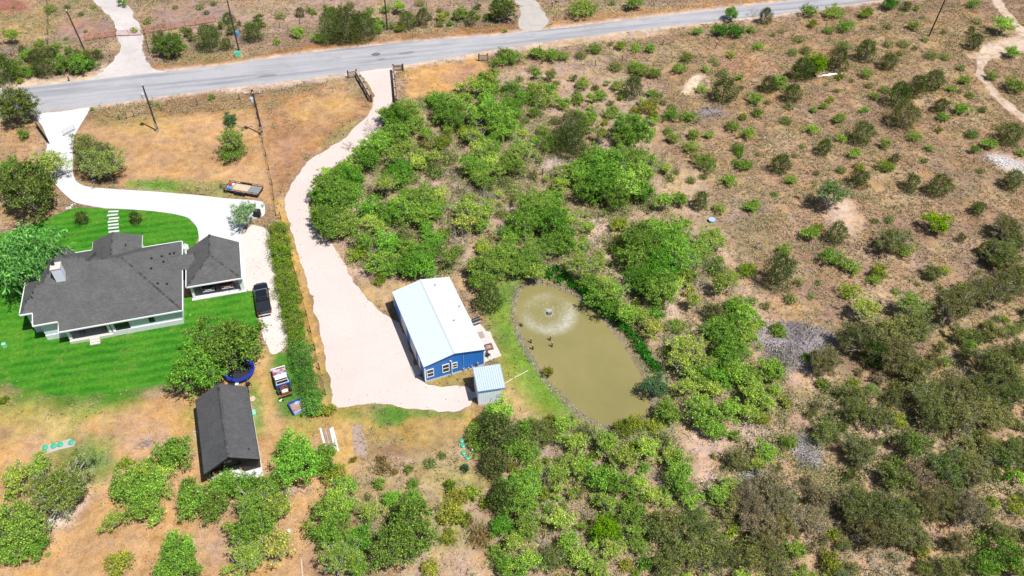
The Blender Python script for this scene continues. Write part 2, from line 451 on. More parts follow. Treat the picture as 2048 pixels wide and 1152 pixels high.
M['firewood'] = mat_plain("split_firewood", (0.36, 0.25, 0.20), 0.9, var=0.4, scale=6)
M['water'] = mat_water()
M['foam'] = mat_foam()
M['spray'] = mat_plain("white_spray", (0.85, 0.86, 0.84), 0.4, var=0.02)
M['tarp'] = mat_plain("pale_blue_tarp", (0.46, 0.55, 0.64), 0.6, var=0.2, scale=4)
M['wire'] = mat_plain("fence_wire", (0.12, 0.11, 0.10), 0.6, 0.5, var=0.2)
M['net'] = mat_plain("green_black_netting", (0.03, 0.05, 0.025), 0.9, var=0.3)

# ------------------------------------------------------------------ ground
rng = np.random.default_rng(7)
_tab = rng.random((256, 256))
def vnoise(x, y, s):
    x = np.asarray(x, float) * s + 1000; y = np.asarray(y, float) * s + 1000
    xi = np.floor(x).astype(int); yi = np.floor(y).astype(int)
    fx = x - xi; fy = y - yi
    fx = fx*fx*(3-2*fx); fy = fy*fy*(3-2*fy)
    t = lambda a, b: _tab[a % 256, b % 256]
    return (t(xi, yi)*(1-fx)+t(xi+1, yi)*fx)*(1-fy) + (t(xi, yi+1)*(1-fx)+t(xi+1, yi+1)*fx)*fy
def fbm(x, y, s): return (vnoise(x, y, s)*0.5 + vnoise(x, y, s*2.1)*0.3 + vnoise(x, y, s*4.3)*0.2) - 0.5

def P(*pts):
    return np.array([tuple(g(a, b))[:2] for a, b in pts])

def smooth_poly(poly, step=0.6, closed=True):
    """Catmull-Rom through the corners"""
    poly = np.asarray(poly, float); n = len(poly); out = []
    rngk = range(n) if closed else range(n - 1)
    for k in rngk:
        if closed: p0, p1, p2, p3 = poly[k-1], poly[k], poly[(k+1) % n], poly[(k+2) % n]
        else: p0, p1, p2, p3 = poly[max(k-1, 0)], poly[k], poly[k+1], poly[min(k+2, n-1)]
        m = max(2, int(np.linalg.norm(p2 - p1) / step))
        for i in range(m):
            t = i / m
            # centripetal-ish: damp tangents on short segments
            l = np.linalg.norm(p2 - p1)
            d0 = np.linalg.norm(p1 - p0) + 1e-6; d2 = np.linalg.norm(p3 - p2) + 1e-6
            m1 = ((p1 - p0) / d0 + (p2 - p1) / (l + 1e-6)) * 0.5 * l
            m2 = ((p3 - p2) / d2 + (p2 - p1) / (l + 1e-6)) * 0.5 * l
            h00 = 2*t**3-3*t**2+1; h10 = t**3-2*t**2+t; h01 = -2*t**3+3*t**2; h11 = t**3-t**2
            out.append(h00*p1 + h10*m1*0.6 + h01*p2 + h11*m2*0.6)
    if not closed: out.append(poly[-1])
    return np.array(out)

def ragged(poly, amp, s=0.8):
    d = np.roll(poly, -1, 0) - np.roll(poly, 1, 0)
    d /= np.linalg.norm(d, axis=1)[:, None] + 1e-9
    nrm = np.stack([d[:, 1], -d[:, 0]], 1)
    k = fbm(poly[:, 0], poly[:, 1], s) * 2
    return poly + nrm * (k * amp)[:, None]

def sdf(x, y, poly):
    poly = np.asarray(poly, float)
    d = np.full(x.shape, 1e9); inside = np.zeros(x.shape, bool)
    n = len(poly)
    for i in range(n):
        a = poly[i]; b = poly[(i+1) % n]
        ex, ey = b - a; wx = x - a[0]; wy = y - a[1]
        t = np.clip((wx*ex + wy*ey) / (ex*ex + ey*ey + 1e-12), 0, 1)
        d = np.minimum(d, (wx - ex*t)**2 + (wy - ey*t)**2)
        c1 = (a[1] <= y) & (b[1] > y); c2 = (b[1] <= y) & (a[1] > y)
        cr = ex*wy - ey*wx
        inside ^= (c1 & (cr > 0)) | (c2 & (cr < 0))
    d = np.sqrt(d)
    return np.where(inside, -d, d)

def ribbon(pts, widths):
    pts = smooth_poly(np.asarray(pts), 1.0, closed=False)
    w = np.interp(np.linspace(0, 1, len(pts)), np.linspace(0, 1, len(widths)), widths)
    d = np.gradient(pts, axis=0); d /= np.linalg.norm(d, axis=1)[:, None]
    nr = np.stack([-d[:, 1], d[:, 0]], 1)
    return np.concatenate([pts + nr*w[:, None]/2, (pts - nr*w[:, None]/2)[::-1]])

POND = smooth_poly(P((1032,600),(1040,577),(1065,566),(1110,572),(1150,590),(1190,620),(1222,655),(1250,690),(1275,730),(1296,772),(1304,808),(1293,830),(1260,845),(1215,850),(1180,834),(1145,806),(1115,778),(1090,746),(1065,710),(1045,675),(1034,642)), 0.5)
ROAD = np.concatenate([P((-420,215),(-200,193),(0,179),(180,160),(320,145),(460,129),(600,108),(800,86),(1000,70),(1200,47),(1400,23),(1540,7),(1640,-6),(1900,-50),(2200,-110)),
                       P((2300,-80),(2000,-26),(1850,-8),(1740,3),(1640,17),(1540,30),(1430,43),(1300,57),(1200,69),(1000,97),(900,115),(800,132),(700,145),(600,159),(450,176),(300,196),(180,213),(90,223),(0,232),(-200,250),(-420,275))])
ROAD = smooth_poly(ROAD, 1.5)
DRIVE = smooth_poly(P((69,229),(120,224),(179,216),(166,242),(150,270),(146,310),(146,345),(152,362),(168,372),(220,378),(300,383),(385,390),(460,398),(526,405),(528,431),(500,441),(484,462),(482,500),(480,560),(400,560),(396,500),(398,478),(394,455),(376,436),(346,428),(300,422),(240,418),(213,417),(180,412),(150,405),(118,377),(98,350),(91,318),(95,280),(84,252)), 0.5)
PINK = smooth_poly(P((722,144),(736,168),(748,198),(740,225),(715,250),(690,275),(650,300),(613,326),(586,365),(568,400),(580,450),(600,520),(625,600),(645,680),(655,740),(667,790),(664,815),(700,812),(760,807),(820,815),(870,822),(912,823),(945,806),(938,775),(905,770),(885,774),(851,768),(835,745),(815,690),(790,640),(767,628),(740,602),(713,570),(690,530),(665,490),(640,465),(624,440),(618,400),(645,350),(695,318),(740,285),(768,245),(784,210),(782,165),(790,137),(755,139)), 0.5)
PARK = smooth_poly(P((482,470),(505,450),(530,455),(546,520),(560,600),(576,690),(545,708),(533,690),(520,640),(506,590),(480,565)), 0.5)
LAWN = smooth_poly(P((-120,500),(-40,475),(60,452),(105,432),(150,416),(213,417),(240,418),(300,422),(346,428),(376,436),(394,455),(396,480),(390,497),(372,520),(372,590),(485,583),(503,580),(512,620),(518,665),(508,702),(470,725),(400,753),(345,766),(280,777),(200,788),(120,790),(60,780),(0,762),(-60,755),(-120,745)), 0.6)
TOPDRIVE = smooth_poly(P((165,-40),(188,0),(210,25),(228,45),(237,75),(238,100),(225,122),(205,143),(170,163),(250,158),(330,147),(303,135),(285,108),(286,75),(276,45),(255,10),(240,-20),(225,-40)), 0.8)
TOPGREY = smooth_poly(P((1020,-30),(1030,0),(1040,25),(1036,50),(1050,62),(1085,58),(1098,42),(1085,20),(1072,0),(1060,-30)), 0.8)
TRACK = ragged(ribbon(P((1985,-12),(2012,25),(2038,55),(2062,75)), (3, 2.2, 1.8, 3)), 1.0)
TRACK2 = ragged(ribbon(P((2075,70),(2035,92),(1985,104),(1962,122),(1962,150),(1985,182),(2020,215),(2060,245),(2110,280)), (3.6, 3.4, 2.6, 1.6, 1.7, 1.9, 2.0, 2.2)), 0.9)
GARDEN = smooth_poly(P((706,852),(720,850),(733,880),(736,908),(716,914),(706,890)), 0.5)
BANK = sdf  # alias

xs = np.arange(-150, 150.01, 0.75); ys = np.arange(26, 232.01, 0.75)
GX, GY = np.meshgrid(xs, ys)
gx = GX.ravel(); gy = GY.ravel()
wob = fbm(gx, gy, 0.35) * 2
wob2 = fbm(gx + 77, gy - 31, 0.9) * 2
FIELD = np.array((0.272, 0.180, 0.125, 0.85))
cover = np.tile(FIELD, (len(gx), 1))
def paint(region, col, soft=1.5, amp=2.0, alpha=0.5, strength=1.0):
    """region: world polygon; blends the ground's own cover colour"""
    lo = region.min(0) - 8; hi = region.max(0) + 8
    s = (gx > lo[0]) & (gx < hi[0]) & (gy > lo[1]) & (gy < hi[1])
    d = sdf(gx[s], gy[s], region) + wob[s] * amp + wob2[s] * amp * 0.5
    w = np.clip(0.5 - d / (2*soft), 0, 1); w = (w*w*(3-2*w) * strength)[:, None]
    cover[s] = cover[s]*(1-w) + np.array(tuple(col) + (alpha,))*w
def ell(px, py, rx, ry, rot=0):
    pts = []
    for k in range(20):
        a = 2*math.pi*k/20
        x = rx*math.cos(a); y = ry*math.sin(a)
        pts.append((px + x*math.cos(rot) - y*math.sin(rot), py + x*math.sin(rot) + y*math.cos(rot)))
    return P(*pts)

ORANGE = (0.425, 0.268, 0.138); PINKD = (0.39, 0.285, 0.205); VERGE = (0.25, 0.145, 0.082); YELL = (0.36, 0.25, 0.09)
WEED = (0.13, 0.19, 0.045); GREEN = (0.10, 0.24, 0.028); TAN = (0.40, 0.28, 0.17); PALE = (0.58, 0.46, 0.37); BROWN = (0.29, 0.17, 0.105); GREY = (0.32, 0.25, 0.20)
# far side of the road
paint(P((-300,-60),(2300,-60),(1700,-10),(1400,20),(1000,66),(600,105),(300,140),(0,175),(-300,200)), (0.265, 0.188, 0.145), 2, 2, 0.85)
paint(P((300,20),(520,-10),(900,-20),(1000,20),(760,40),(480,60),(330,55)), (0.34, 0.235, 0.19), 3, 3, 0.6)
paint(P((-60,20),(130,0),(120,60),(60,90),(-60,100)), (0.34, 0.24, 0.115), 3, 3, 0.7)
paint(ell(20,12,45,16), (0.27,0.12,0.09), 2, 1, 0.4)
paint(ell(160,55,55,25), (0.33,0.21,0.165), 2, 2, 0.5)
paint(ell(390,30,100,22), (0.30,0.21,0.175), 2, 2, 0.5)
# verges
paint(P((300,150),(300,130),(460,112),(600,92),(800,66),(1000,50),(1030,45),(1030,70),(800,88),(600,110),(460,131)), (0.30,0.155,0.075), 1, 1.2, 0.6)
paint(P((1100,40),(1250,20),(1400,4),(1560,-10),(1560,6),(1400,24),(1200,48),(1100,60)), (0.36,0.21,0.115), 1, 1.2, 0.6)
paint(P((-300,150),(0,160),(170,150),(210,130),(240,150),(200,175),(0,195),(-300,220)), (0.52,0.40,0.30), 1.2, 1.0, 0.25)
paint(P((180,205),(300,190),(450,172),(600,156),(700,143),(720,160),(690,185),(600,175),(480,195),(300,215),(180,235)), VERGE, 1.2, 1.5, 0.8)
paint(P((430,180),(560,163),(715,142),(722,152),(600,172),(470,190)), (0.50,0.40,0.34), 0.8, 1.6, 0.4, 0.8)
paint(P((790,135),(900,118),(1000,100),(1200,70),(1440,42),(1640,16),(1645,30),(1440,62),(1200,86),(1000,112),(880,132),(795,142)), (0.48,0.36,0.27), 1.0, 1.4, 0.4, 0.85)
paint(ell(1560,75,70,26,-0.1), (0.52,0.39,0.28), 1.5, 1.8, 0.3)
paint(ell(1510,100,60,16,0.3), (0.44,0.32,0.22), 1.5, 1.8, 0.4)
# left yard, front of the house
paint(P((-200,250),(70,240),(85,280),(95,350),(110,430),(0,460),(-200,480)), (0.40,0.25,0.135), 1.5, 1.5, 0.6)
paint(P((170,245),(300,222),(480,205),(525,200),(545,300),(550,400),(520,400),(300,380),(165,368),(148,330)), ORANGE, 2, 2.0, 0.22)
paint(P((180,220),(330,205),(480,190),(520,200),(500,220),(330,235),(180,258)), (0.27,0.175,0.085), 1.2, 1.6, 0.9)
paint(ell(290,250,60,22,-0.1), (0.40,0.275,0.11), 1.5, 2, 0.5, 0.7)
paint(ell(460,310,55,22), (0.33,0.20,0.11), 1.5, 1.5, 0.4, 0.7)
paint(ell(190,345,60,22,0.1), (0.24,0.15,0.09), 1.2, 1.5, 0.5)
paint(ell(330,372,75,11,0.05), GREEN, 0.8, 0.9, 0.6)
paint(ell(420,380,65,16,0.1), (0.21,0.22,0.06), 1.2, 1.2, 0.7)
# strip between the two drives
paint(P((525,200),(690,165),(745,205),(710,250),(640,300),(600,330),(560,400),(550,380),(540,300)), (0.36,0.20,0.105), 1.8, 2.2, 0.55)
paint(ell(650,215,70,26,-0.2), (0.43,0.275,0.125), 1.5, 2.5, 0.35)
paint(ell(600,290,50,20,-0.4), (0.40,0.235,0.135), 1.5, 2.5, 0.35)
paint(ell(690,262,40,12,-0.5), (0.30,0.24,0.085), 1.2, 1.2, 0.6, 0.8)
paint(P((800,140),(960,118),(985,140),(960,180),(880,195),(815,205)), (0.48,0.285,0.12), 1.2, 1.6, 0.35)
paint(ell(930,150,45,16,-0.2), (0.40,0.235,0.13), 1.2, 1.4, 0.4)
paint(P((545,400),(570,400),(585,460),(612,560),(640,680),(650,760),(660,815),(640,830),(628,760),(600,640),(570,520),(552,450)), (0.46,0.30,0.105), 0.7, 0.8, 0.35)
paint(ell(655,770,9,45,-0.1), (0.22,0.24,0.06), 0.6, 0.6, 0.6)
# yard below, around the dark shed and old truck
paint(P((-200,760),(60,790),(200,800),(345,770),(470,720),(520,690),(560,705),(585,700),(640,830),(700,860),(660,950),(640,1200),(-200,1200)), ORANGE, 2.5, 2.5, 0.20)
paint(P((-60,770),(60,790),(200,800),(300,785),(260,815),(140,850),(60,850),(-60,830)), (0.22,0.25,0.05), 2.0, 2.2, 0.5)
paint(P((-100,740),(20,755),(200,780),(400,745),(470,722),(460,745),(400,768),(330,786),(290,796),(200,812),(90,808),(0,790),(-100,770)), (0.055,0.175,0.016), 1.0, 1.6, 0.5, 0.95)
paint(ell(170,910,60,40,0.2), (0.22,0.24,0.07), 2.0, 2.5, 0.5)
paint(ell(185,925,45,16,0.1), (0.12,0.20,0.06), 1.5, 2.0, 0.5, 0.8)
paint(ell(60,850,70,20), (0.40,0.31,0.12), 2.0, 2.5, 0.4)
paint(ell(300,880,45,26,0.3), (0.40,0.27,0.19), 1.5, 1.5, 0.3)
paint(ell(380,850,18,45,0.0), (0.28,0.27,0.075), 1.5, 1.5, 0.5, 0.8)
paint(P((530,695),(560,705),(590,700),(620,770),(630,830),(590,850),(560,840),(545,800),(540,740)), (0.07,0.20,0.022), 0.8, 1.0, 0.5)
paint(ell(515,815,14,55,-0.08), (0.10,0.24,0.035), 0.7, 0.8, 0.5)
paint(ell(610,850,40,28,0), (0.34,0.28,0.085), 1.5, 1.5, 0.5)
paint(P((520,690),(535,700),(540,760),(552,830),(585,870),(560,900),(530,860),(522,790),(510,740)), (0.46,0.31,0.135), 0.9, 0.8, 0.25)
paint(ell(110,1000,60,40,-0.3), (0.50,0.36,0.24), 2, 2, 0.3, 0.6)
paint(ell(440,1060,50,60,0.1), (0.42,0.29,0.20), 2, 2, 0.35, 0.7)
paint(ell(100,1045,70,18,-0.5), (0.56,0.47,0.40), 1.2, 1.5, 0.3, 0.8)
# grass below the pink drive
paint(P((660,815),(760,806),(912,822),(950,810),(960,840),(930,880),(900,930),(800,920),(720,930),(680,900),(655,850)), YELL, 1.6, 1.8, 0.45)
paint(P((745,812),(830,815),(920,824),(930,834),(840,836),(800,845),(760,848),(740,830)), (0.07,0.21,0.022), 0.9, 1.1, 0.5)
paint(ell(700,830,30,12), (0.22,0.24,0.06), 1.0, 1.2, 0.5)
paint(ell(870,860,50,22,-0.2), (0.38,0.27,0.11), 1.5, 2.2, 0.4)
paint(ell(690,900,24,60,-0.1), (0.46,0.30,0.115), 1.2, 1.2, 0.25)
paint(P((740,890),(860,900),(960,880),(960,990),(900,1060),(820,980),(730,960)), (0.34,0.25,0.15), 2, 2.5, 0.75)
paint(ell(790,905,32,18), (0.22,0.13,0.07), 1.2, 1.5, 0.6)
paint(ell(900,1000,40,45,0.3), (0.26,0.25,0.045), 2, 2, 0.6)
paint(ell(880,1090,60,60), (0.45,0.31,0.22), 2, 2, 0.4)
# around the blue building and the pond
paint(P((700,560),(780,560),(880,545),(960,555),(1000,590),(985,640),(900,560),(790,590),(770,625),(720,600)), (0.42,0.30,0.17), 1.2, 1.2, 0.4)
paint(P((850,765),(935,735),(938,775),(905,772),(862,778)), (0.31,0.24,0.075), 0.8, 0.8, 0.5)
paint(P((950,600),(1000,560),(1040,560),(1030,600),(1040,680),(1090,760),(1140,810),(1200,850),(1180,870),(1050,850),(1000,830),(1000,740),(975,640)), (0.255, 0.26, 0.070), 1.2, 1.2, 0.4)
paint(P((1005,575),(1040,555),(1034,580),(1028,620),(1042,680),(1090,750),(1145,812),(1200,856),(1160,850),(1090,800),(1040,720),(1010,660),(1000,620)), (0.13,0.25,0.024), 0.9, 0.9, 0.5)
paint(ell(1025,815,20,36,-0.5), (0.45,0.28,0.16), 1.8, 1.6, 0.3, .75)
# brush floor
paint(P((640,340),(780,210),(900,200),(980,140),(1180,110),(1330,180),(1330,330),(1450,450),(1560,650),(1600,800),(1560,1200),(640,1200),(900,950),(1050,850),(1250,860),(1310,800),(1230,640),(1100,560),(900,540),(700,540),(640,430)), PINKD, 3, 3, 0.55)
paint(ell(1110,330,55,22,0.2), (0.40,0.315,0.265), 1.5, 1.5, 0.35)
paint(ell(1205,480,28,50,-0.3), (0.50,0.375,0.29), 1.2, 1.4, 0.3)
paint(ell(1235,555,30,45,-0.5), (0.50,0.375,0.29), 1.2, 1.4, 0.3)
paint(ell(1350,610,25,40,0.4), (0.50,0.37,0.28), 1.2, 1.4, 0.3)
paint(ell(1420,930,35,80,0.05), (0.47,0.34,0.28), 1.5, 1.6, 0.4)
paint(ell(1520,860,60,30,-0.2), (0.46,0.33,0.26), 1.5, 1.8, 0.4)
paint(ell(690,500,40,60,-0.4), (0.42,0.30,0.22), 1.2, 1.4, 0.4)
paint(ell(1590,700,65,48,0), (0.30,0.245,0.235), 1.5, 1.5, 0.3)
paint(ell(1630,760,50,40,0.4), (0.48,0.345,0.255), 1.5, 1.8, 0.4)
# dry field on the right
paint(P((1330,60),(1600,30),(1950,20),(2200,120),(2200,420),(2048,450),(1900,420),(1560,480),(1420,350),(1330,250)), (0.325,0.215,0.128), 4, 4, 0.95)
paint(ell(1500,130,60,28), (0.36,0.205,0.135), 2, 2, 0.7)
paint(ell(1700,240,130,40,0.3), (0.285,0.19,0.125), 3, 3, 0.9)
paint(ell(1900,180,70,60,0.3), (0.36,0.245,0.14), 3, 3, 0.9)
paint(ell(1380,360,50,40), (0.40,0.295,0.19), 2, 2, 0.5)
paint(ell(1570,400,130,50,0.3), (0.35,0.235,0.15), 3, 3, 0.8)
paint(ell(1480,420,60,30), (0.285,0.21,0.15), 2, 2, 0.7)
paint(ell(1940,350,90,50), (0.27,0.185,0.125), 2, 3, 0.9)
paint(ell(1690,440,30,40,-0.5), (0.46,0.34,0.26), 1.2, 1.6, 0.4)
paint(ell(1790,560,120,60,0.3), (0.37,0.255,0.17), 3, 3, 0.8)
paint(ell(1570,615,60,26), (0.43,0.285,0.165), 2, 2, 0.6)
paint(ell(1385,170,26,11,-0.75), (0.60,0.50,0.40), 0.7, 0.6, 0.1)
paint(ell(1395,175,34,20,-0.5), (0.52,0.40,0.29), 0.9, 0.8, 0.2, 0.4)
paint(ell(1420,225,45,18,0), (0.25,0.165,0.12), 1.5, 1.5, 0.6)
paint(P((1560,800),(1700,780),(1830,720),(2048,640),(2300,600),(2300,1300),(1500,1300),(1480,980)), (0.40,0.275,0.185), 3, 3, 0.6)
paint(ell(1950,1030,90,40,-0.3), (0.47,0.32,0.22), 2, 2, 0.4)
paint(ell(1850,880,80,26,-0.3), (0.45,0.33,0.22), 2, 2, 0.4)
paint(ell(1720,850,50,30,-0.3), (0.46,0.34,0.25), 2, 2, 0.4)
paint(ell(2020,330,45,18,0.4), (0.50,0.44,0.40), 1.0, 1.2, 0.2)
paint(ell(2010,95,70,22,-0.3), (0.50,0.39,0.30), 1.5, 1.5, 0.2)
# pond margin: wet clay and dead grass right at the water, whatever lies behind
dp = sdf(gx, gy, POND)
gz = np.where(dp < 1.1, -0.62 * np.clip((1.1 - dp) / 2.6, 0, 1), 0.0)
bz = np.clip((gx - 2) / 2, 0, 1)*0
lb = np.clip(1.15 - np.abs(dp - 2.2)/2.2, 0, 1) * np.clip((13.0 + (84 - gy)*0.5 - gx)/3, 0, 1) * np.clip(.75 + wob2*.5, 0, 1)
cover = cover*(1-lb[:, None]) + np.array((0.12, 0.235, 0.026, 0.45))*lb[:, None]
rb = np.clip(1 - np.abs(dp - 1.2)/1.5, 0, 1) * np.clip((gx - 11.5 - (84-gy)*.4)/2, 0, 1) * .85
cover = cover*(1-rb[:, None]) + np.array((0.06, 0.16, 0.025, 0.6))*rb[:, None]
# dusty caliche shoulders along the asphalt
dr = sdf(gx, gy, ROAD); rs = np.clip(1.15 - dr/1.5 + wob2*.45, 0, 1)*.8
cover = cover*(1-rs[:, None]) + np.array((0.56, 0.46, 0.375, 0.15))*rs[:, None]
# bare pinkish tracks and greyer patches
for (pl, cc, s_) in ((ell(600,1010,25,60,0.2), (0.45,0.31,0.19), .7), (ell(250,1010,70,24,-.3), (0.47,0.30,0.14), .7), (ell(930,960,40,26,.2), (0.27,0.26,0.08), .7), (ell(860,930,40,20), (0.31,0.26,0.11), .6), (ell(900,1040,40,45,.2), (0.24,0.26,0.055), .6), (ell(760,990,60,30), (0.36,0.29,0.14), .6)):
    paint(pl, cc, 1.6, 2.2, .55, s_)
# olive weeds and straw drifting through the brush and the dry field
gr = np.clip((fbm(gx+300, gy+40, .13)*2.2 + wob*.35 - .02)*2.4, 0, 1) * np.clip((cover[:, 3]-.4)*3, 0, 1) * (.62 - .35*np.clip((gx-20)/25, 0, 1)*np.clip((gy-78)/20, 0, 1))
cover = cover*(1-gr[:, None]) + np.array((0.235, 0.225, 0.095, 0.8))*gr[:, None]
st = np.clip((fbm(gx-90, gy+340, .17)*2.2 + wob2*.3 - .05)*2.4, 0, 1) * np.clip((cover[:, 3]-.4)*3, 0, 1) * .55
cover = cover*(1-st[:, None]) + np.array((0.43, 0.325, 0.20, 0.85))*st[:, None]
wv = np.clip(1.25 - np.abs(dp) / .75, 0, 1)[:, None]
cover = cover*(1-wv) + np.array((0.22, 0.185, 0.125, 0.5))*wv

ny, nx = GX.shape
idx = np.arange(nx*ny).reshape(ny, nx)
faces = np.stack([idx[:-1, :-1], idx[:-1, 1:], idx[1:, 1:], idx[1:, :-1]], -1).reshape(-1, 4)
X0, X1, Y0, Y1 = xs[0], xs[-1], ys[0], ys[-1]
ring = []
border = np.concatenate([idx[0, :], idx[1:, -1], idx[-1, -2::-1], idx[-2:0:-1, 0]])
nb = len(border)
verts = np.stack([gx, gy, gz], 1)
cx0, cy0 = (X0+X1)/2, (Y0+Y1)/2
far = []
for i in border:
    v = verts[i]; d = np.array((v[0]-cx0, v[1]-cy0)); d = d / np.max(np.abs(d) / np.array((X1-cx0, Y1-cy0)))
    far.append((cx0 + d[0]*20, cy0 + d[1]*20, 0))
verts = np.concatenate([verts, np.array(far)])
cover = np.concatenate([cover, np.tile(FIELD, (nb, 1))])
rf = [(border[i], idx.size + i, idx.size + (i+1) % nb, border[(i+1) % nb]) for i in range(nb)]
gm = bpy.data.meshes.new("ground")
gm.from_pydata(verts.tolist(), [], faces.tolist() + [tuple(int(q) for q in f) for f in rf])
at = gm.attributes.new("cover", 'FLOAT_COLOR', 'POINT')
at.data.foreach_set("color", cover.astype(np.float32).ravel())
gm.update()
gm.polygons.foreach_set("use_smooth", [True]*len(gm.polygons))
structure(link("ground", gm, M['ground']))
cov_grid = cover[:idx.size].reshape(ny, nx, 4)
def cover_at(x, y):
    i = np.clip(((np.asarray(x) - X0) / 0.75).astype(int), 0, nx-1); j = np.clip(((np.asarray(y) - Y0) / 0.75).astype(int), 0, ny-1)
    return cov_grid[j, i]

def sheet(name, poly, mat, z, thick=0.0):
    """a ground sheet with a thin skirt so that it closes on the ground"""
    poly = np.asarray(poly)
    n = len(poly)
    tri = tessellate_polygon([[Vector((p[0], p[1], 0)) for p in poly]])
    vs = [(p[0], p[1], z) for p in poly] + [(p[0], p[1], min(0.001, z)) for p in poly]
    area = sum(poly[i][0]*poly[(i+1) % n][1] - poly[(i+1) % n][0]*poly[i][1] for i in range(n))
    fs = []
    for t in tri:
        a, b, c = (poly[k] for k in t)
        s = (b[0]-a[0])*(c[1]-a[1]) - (b[1]-a[1])*(c[0]-a[0])
        fs.append(tuple(t) if s > 0 else tuple(reversed(t)))
    for i in range(n):
        j = (i+1) % n
        fs.append((i, n+i, n+j, j) if area < 0 else (j, n+j, n+i, i))
    me = bpy.data.meshes.new(name); me.from_pydata(vs, [], fs); me.update()
    return structure(link(name, me, mat))

sheet("road", ragged(ROAD, 0.35, 0.5), M['asphalt'], 0.028)
sheet("asphalt_patch", ragged(smooth_poly(ell(751,109,9,3.2,-.1), .4), .25, 1.2), mat_sheet("fresh_asphalt", (0.13, 0.135, 0.15), var=0.1, bump=0.005), 0.032)
sheet("asphalt_patch", ragged(smooth_poly(ell(762,119,8,2.2,-.15), .4), .25, 1.2), mat_sheet("older_asphalt", (0.20, 0.20, 0.22), var=0.1, bump=0.005), 0.032)
sheet("asphalt_patch", ragged(smooth_poly(ell(812,106,16,2.4,-.13), .4), .3, 1.0), bpy.data.materials["older_asphalt"], 0.032)
sheet("asphalt_patch", ragged(smooth_poly(ell(535,152,18,2.6,-.13), .4), .3, 1.0), bpy.data.materials["older_asphalt"], 0.032)
sheet("concrete_driveway", DRIVE, M['concrete'], 0.060)
sheet("caliche_drive", ragged(PINK, 0.45, 0.7), M['caliche'], 0.012)
sheet("gravel_parking_strip", ragged(PARK, 0.4, 0.9), M['caliche2'], 0.016)
sheet("lawn", ragged(LAWN, 0.5, 1.1), M['lawn'], 0.020)
sheet("ranch_drive", ragged(TOPDRIVE, 0.7, 0.5), mat_sheet("grey_ranch_gravel", (0.50, 0.455, 0.435), spots=(0.36, 0.31, 0.29), spotfac=0.6, spot_at=(0.5, 0.68), spot_scale=0.4, var=0.12, bump=0.03), 0.016)
sheet("gravel_drive", ragged(TOPGREY, 0.6, 0.5), M['greygravel'], 0.012)
sheet("dirt_track", TRACK, M['trackdirt'], 0.008)
structure(bpy.data.objects[sheet("dirt_track", TRACK2, M['trackdirt'], 0.012).name])
sheet("garden_bed", ragged(GARDEN, 0.3, 1.2), mat_sheet("garden_bed_soil", (0.36, 0.27, 0.22), spots=(0.2, 0.12, 0.08), spotfac=0.8, spot_at=(0.5, 0.6), spot_scale=2.5, bump=0.06), 0.014)

# ------------------------------------------------------------------ pond
WZ = -0.30
pw = POND.copy()
c0 = pw.mean(0)
me_pts = []
tri = tessellate_polygon([[Vector((p[0], p[1], 0)) for p in pw]])
fs = []
for t in tri:
    a, b, c = (pw[k] for k in t)
    s = (b[0]-a[0])*(c[1]-a[1]) - (b[1]-a[1])*(c[0]-a[0])
    fs.append(tuple(t) if s > 0 else tuple(reversed(t)))
me = bpy.data.meshes.new("pond_water"); me.from_pydata([(p[0], p[1], WZ) for p in pw], [], fs); me.update()
structure(link("pond_water", me, M['water']))

def rock_mesh(name, seed, sub=1):
    r = random.Random(seed); bm = bmesh.new()
    bmesh.ops.create_icosphere(bm, subdivisions=sub, radius=1.0)
    for v in bm.verts: v.co *= r.uniform(0.72, 1.15)
    for v in bm.verts: v.co.z *= 0.65
    me = bpy.data.meshes.new(name); bm.to_mesh(me); bm.free(); return me

# stone rip-rap along the left bank: one mass of small stones
rm = MB(); r = random.Random(4)
base_ico = rock_mesh("bank_stone_base", 3, 1)
bv = [v.co.copy() for v in base_ico.vertices]; bf = [tuple(p.vertices) for p in base_ico.polygons]
n = len(POND)
for k in range(n):
    a = POND[k]; b = POND[(k+1) % n]
    px_side = a[0] < 14 and not (a[1] > 84 and a[0] > 4.5)
    cnt = 16 if px_side else 3
    d = b - a; nr = np.array((d[1], -d[0])); nr /= np.linalg.norm(nr) + 1e-9
    for q in range(cnt):
        t = r.random(); off = r.gauss(0.45, 0.35)
        p = a + d*t + nr*off*(-1 if sdf(np.array([a[0]+nr[0]*.1]), np.array([a[1]+nr[1]*.1]), POND)[0] < 0 else 1)
        s = r.uniform(0.035, 0.11)
        dd = sdf(np.array([p[0]]), np.array([p[1]]), POND)[0]
        zz = -0.62*min(1, max(0, (1.1-dd)/2.6)) + 0.02
        R = Matrix.Translation((p[0], p[1], zz)) @ Matrix.Rotation(r.uniform(0, 6.28), 4, 'Z') @ Matrix.Diagonal((s*r.uniform(.8, 1.5), s, s*.8, 1))
        rm.add([R @ v for v in bv], bf)
ro = part("bank_stones", rm, mat_island("bank_stone", [(0.0, (0.10, 0.085, 0.065)), (0.6, (0.22, 0.19, 0.155)), (1.0, (0.40, 0.37, 0.33))]))
stuff(ro)

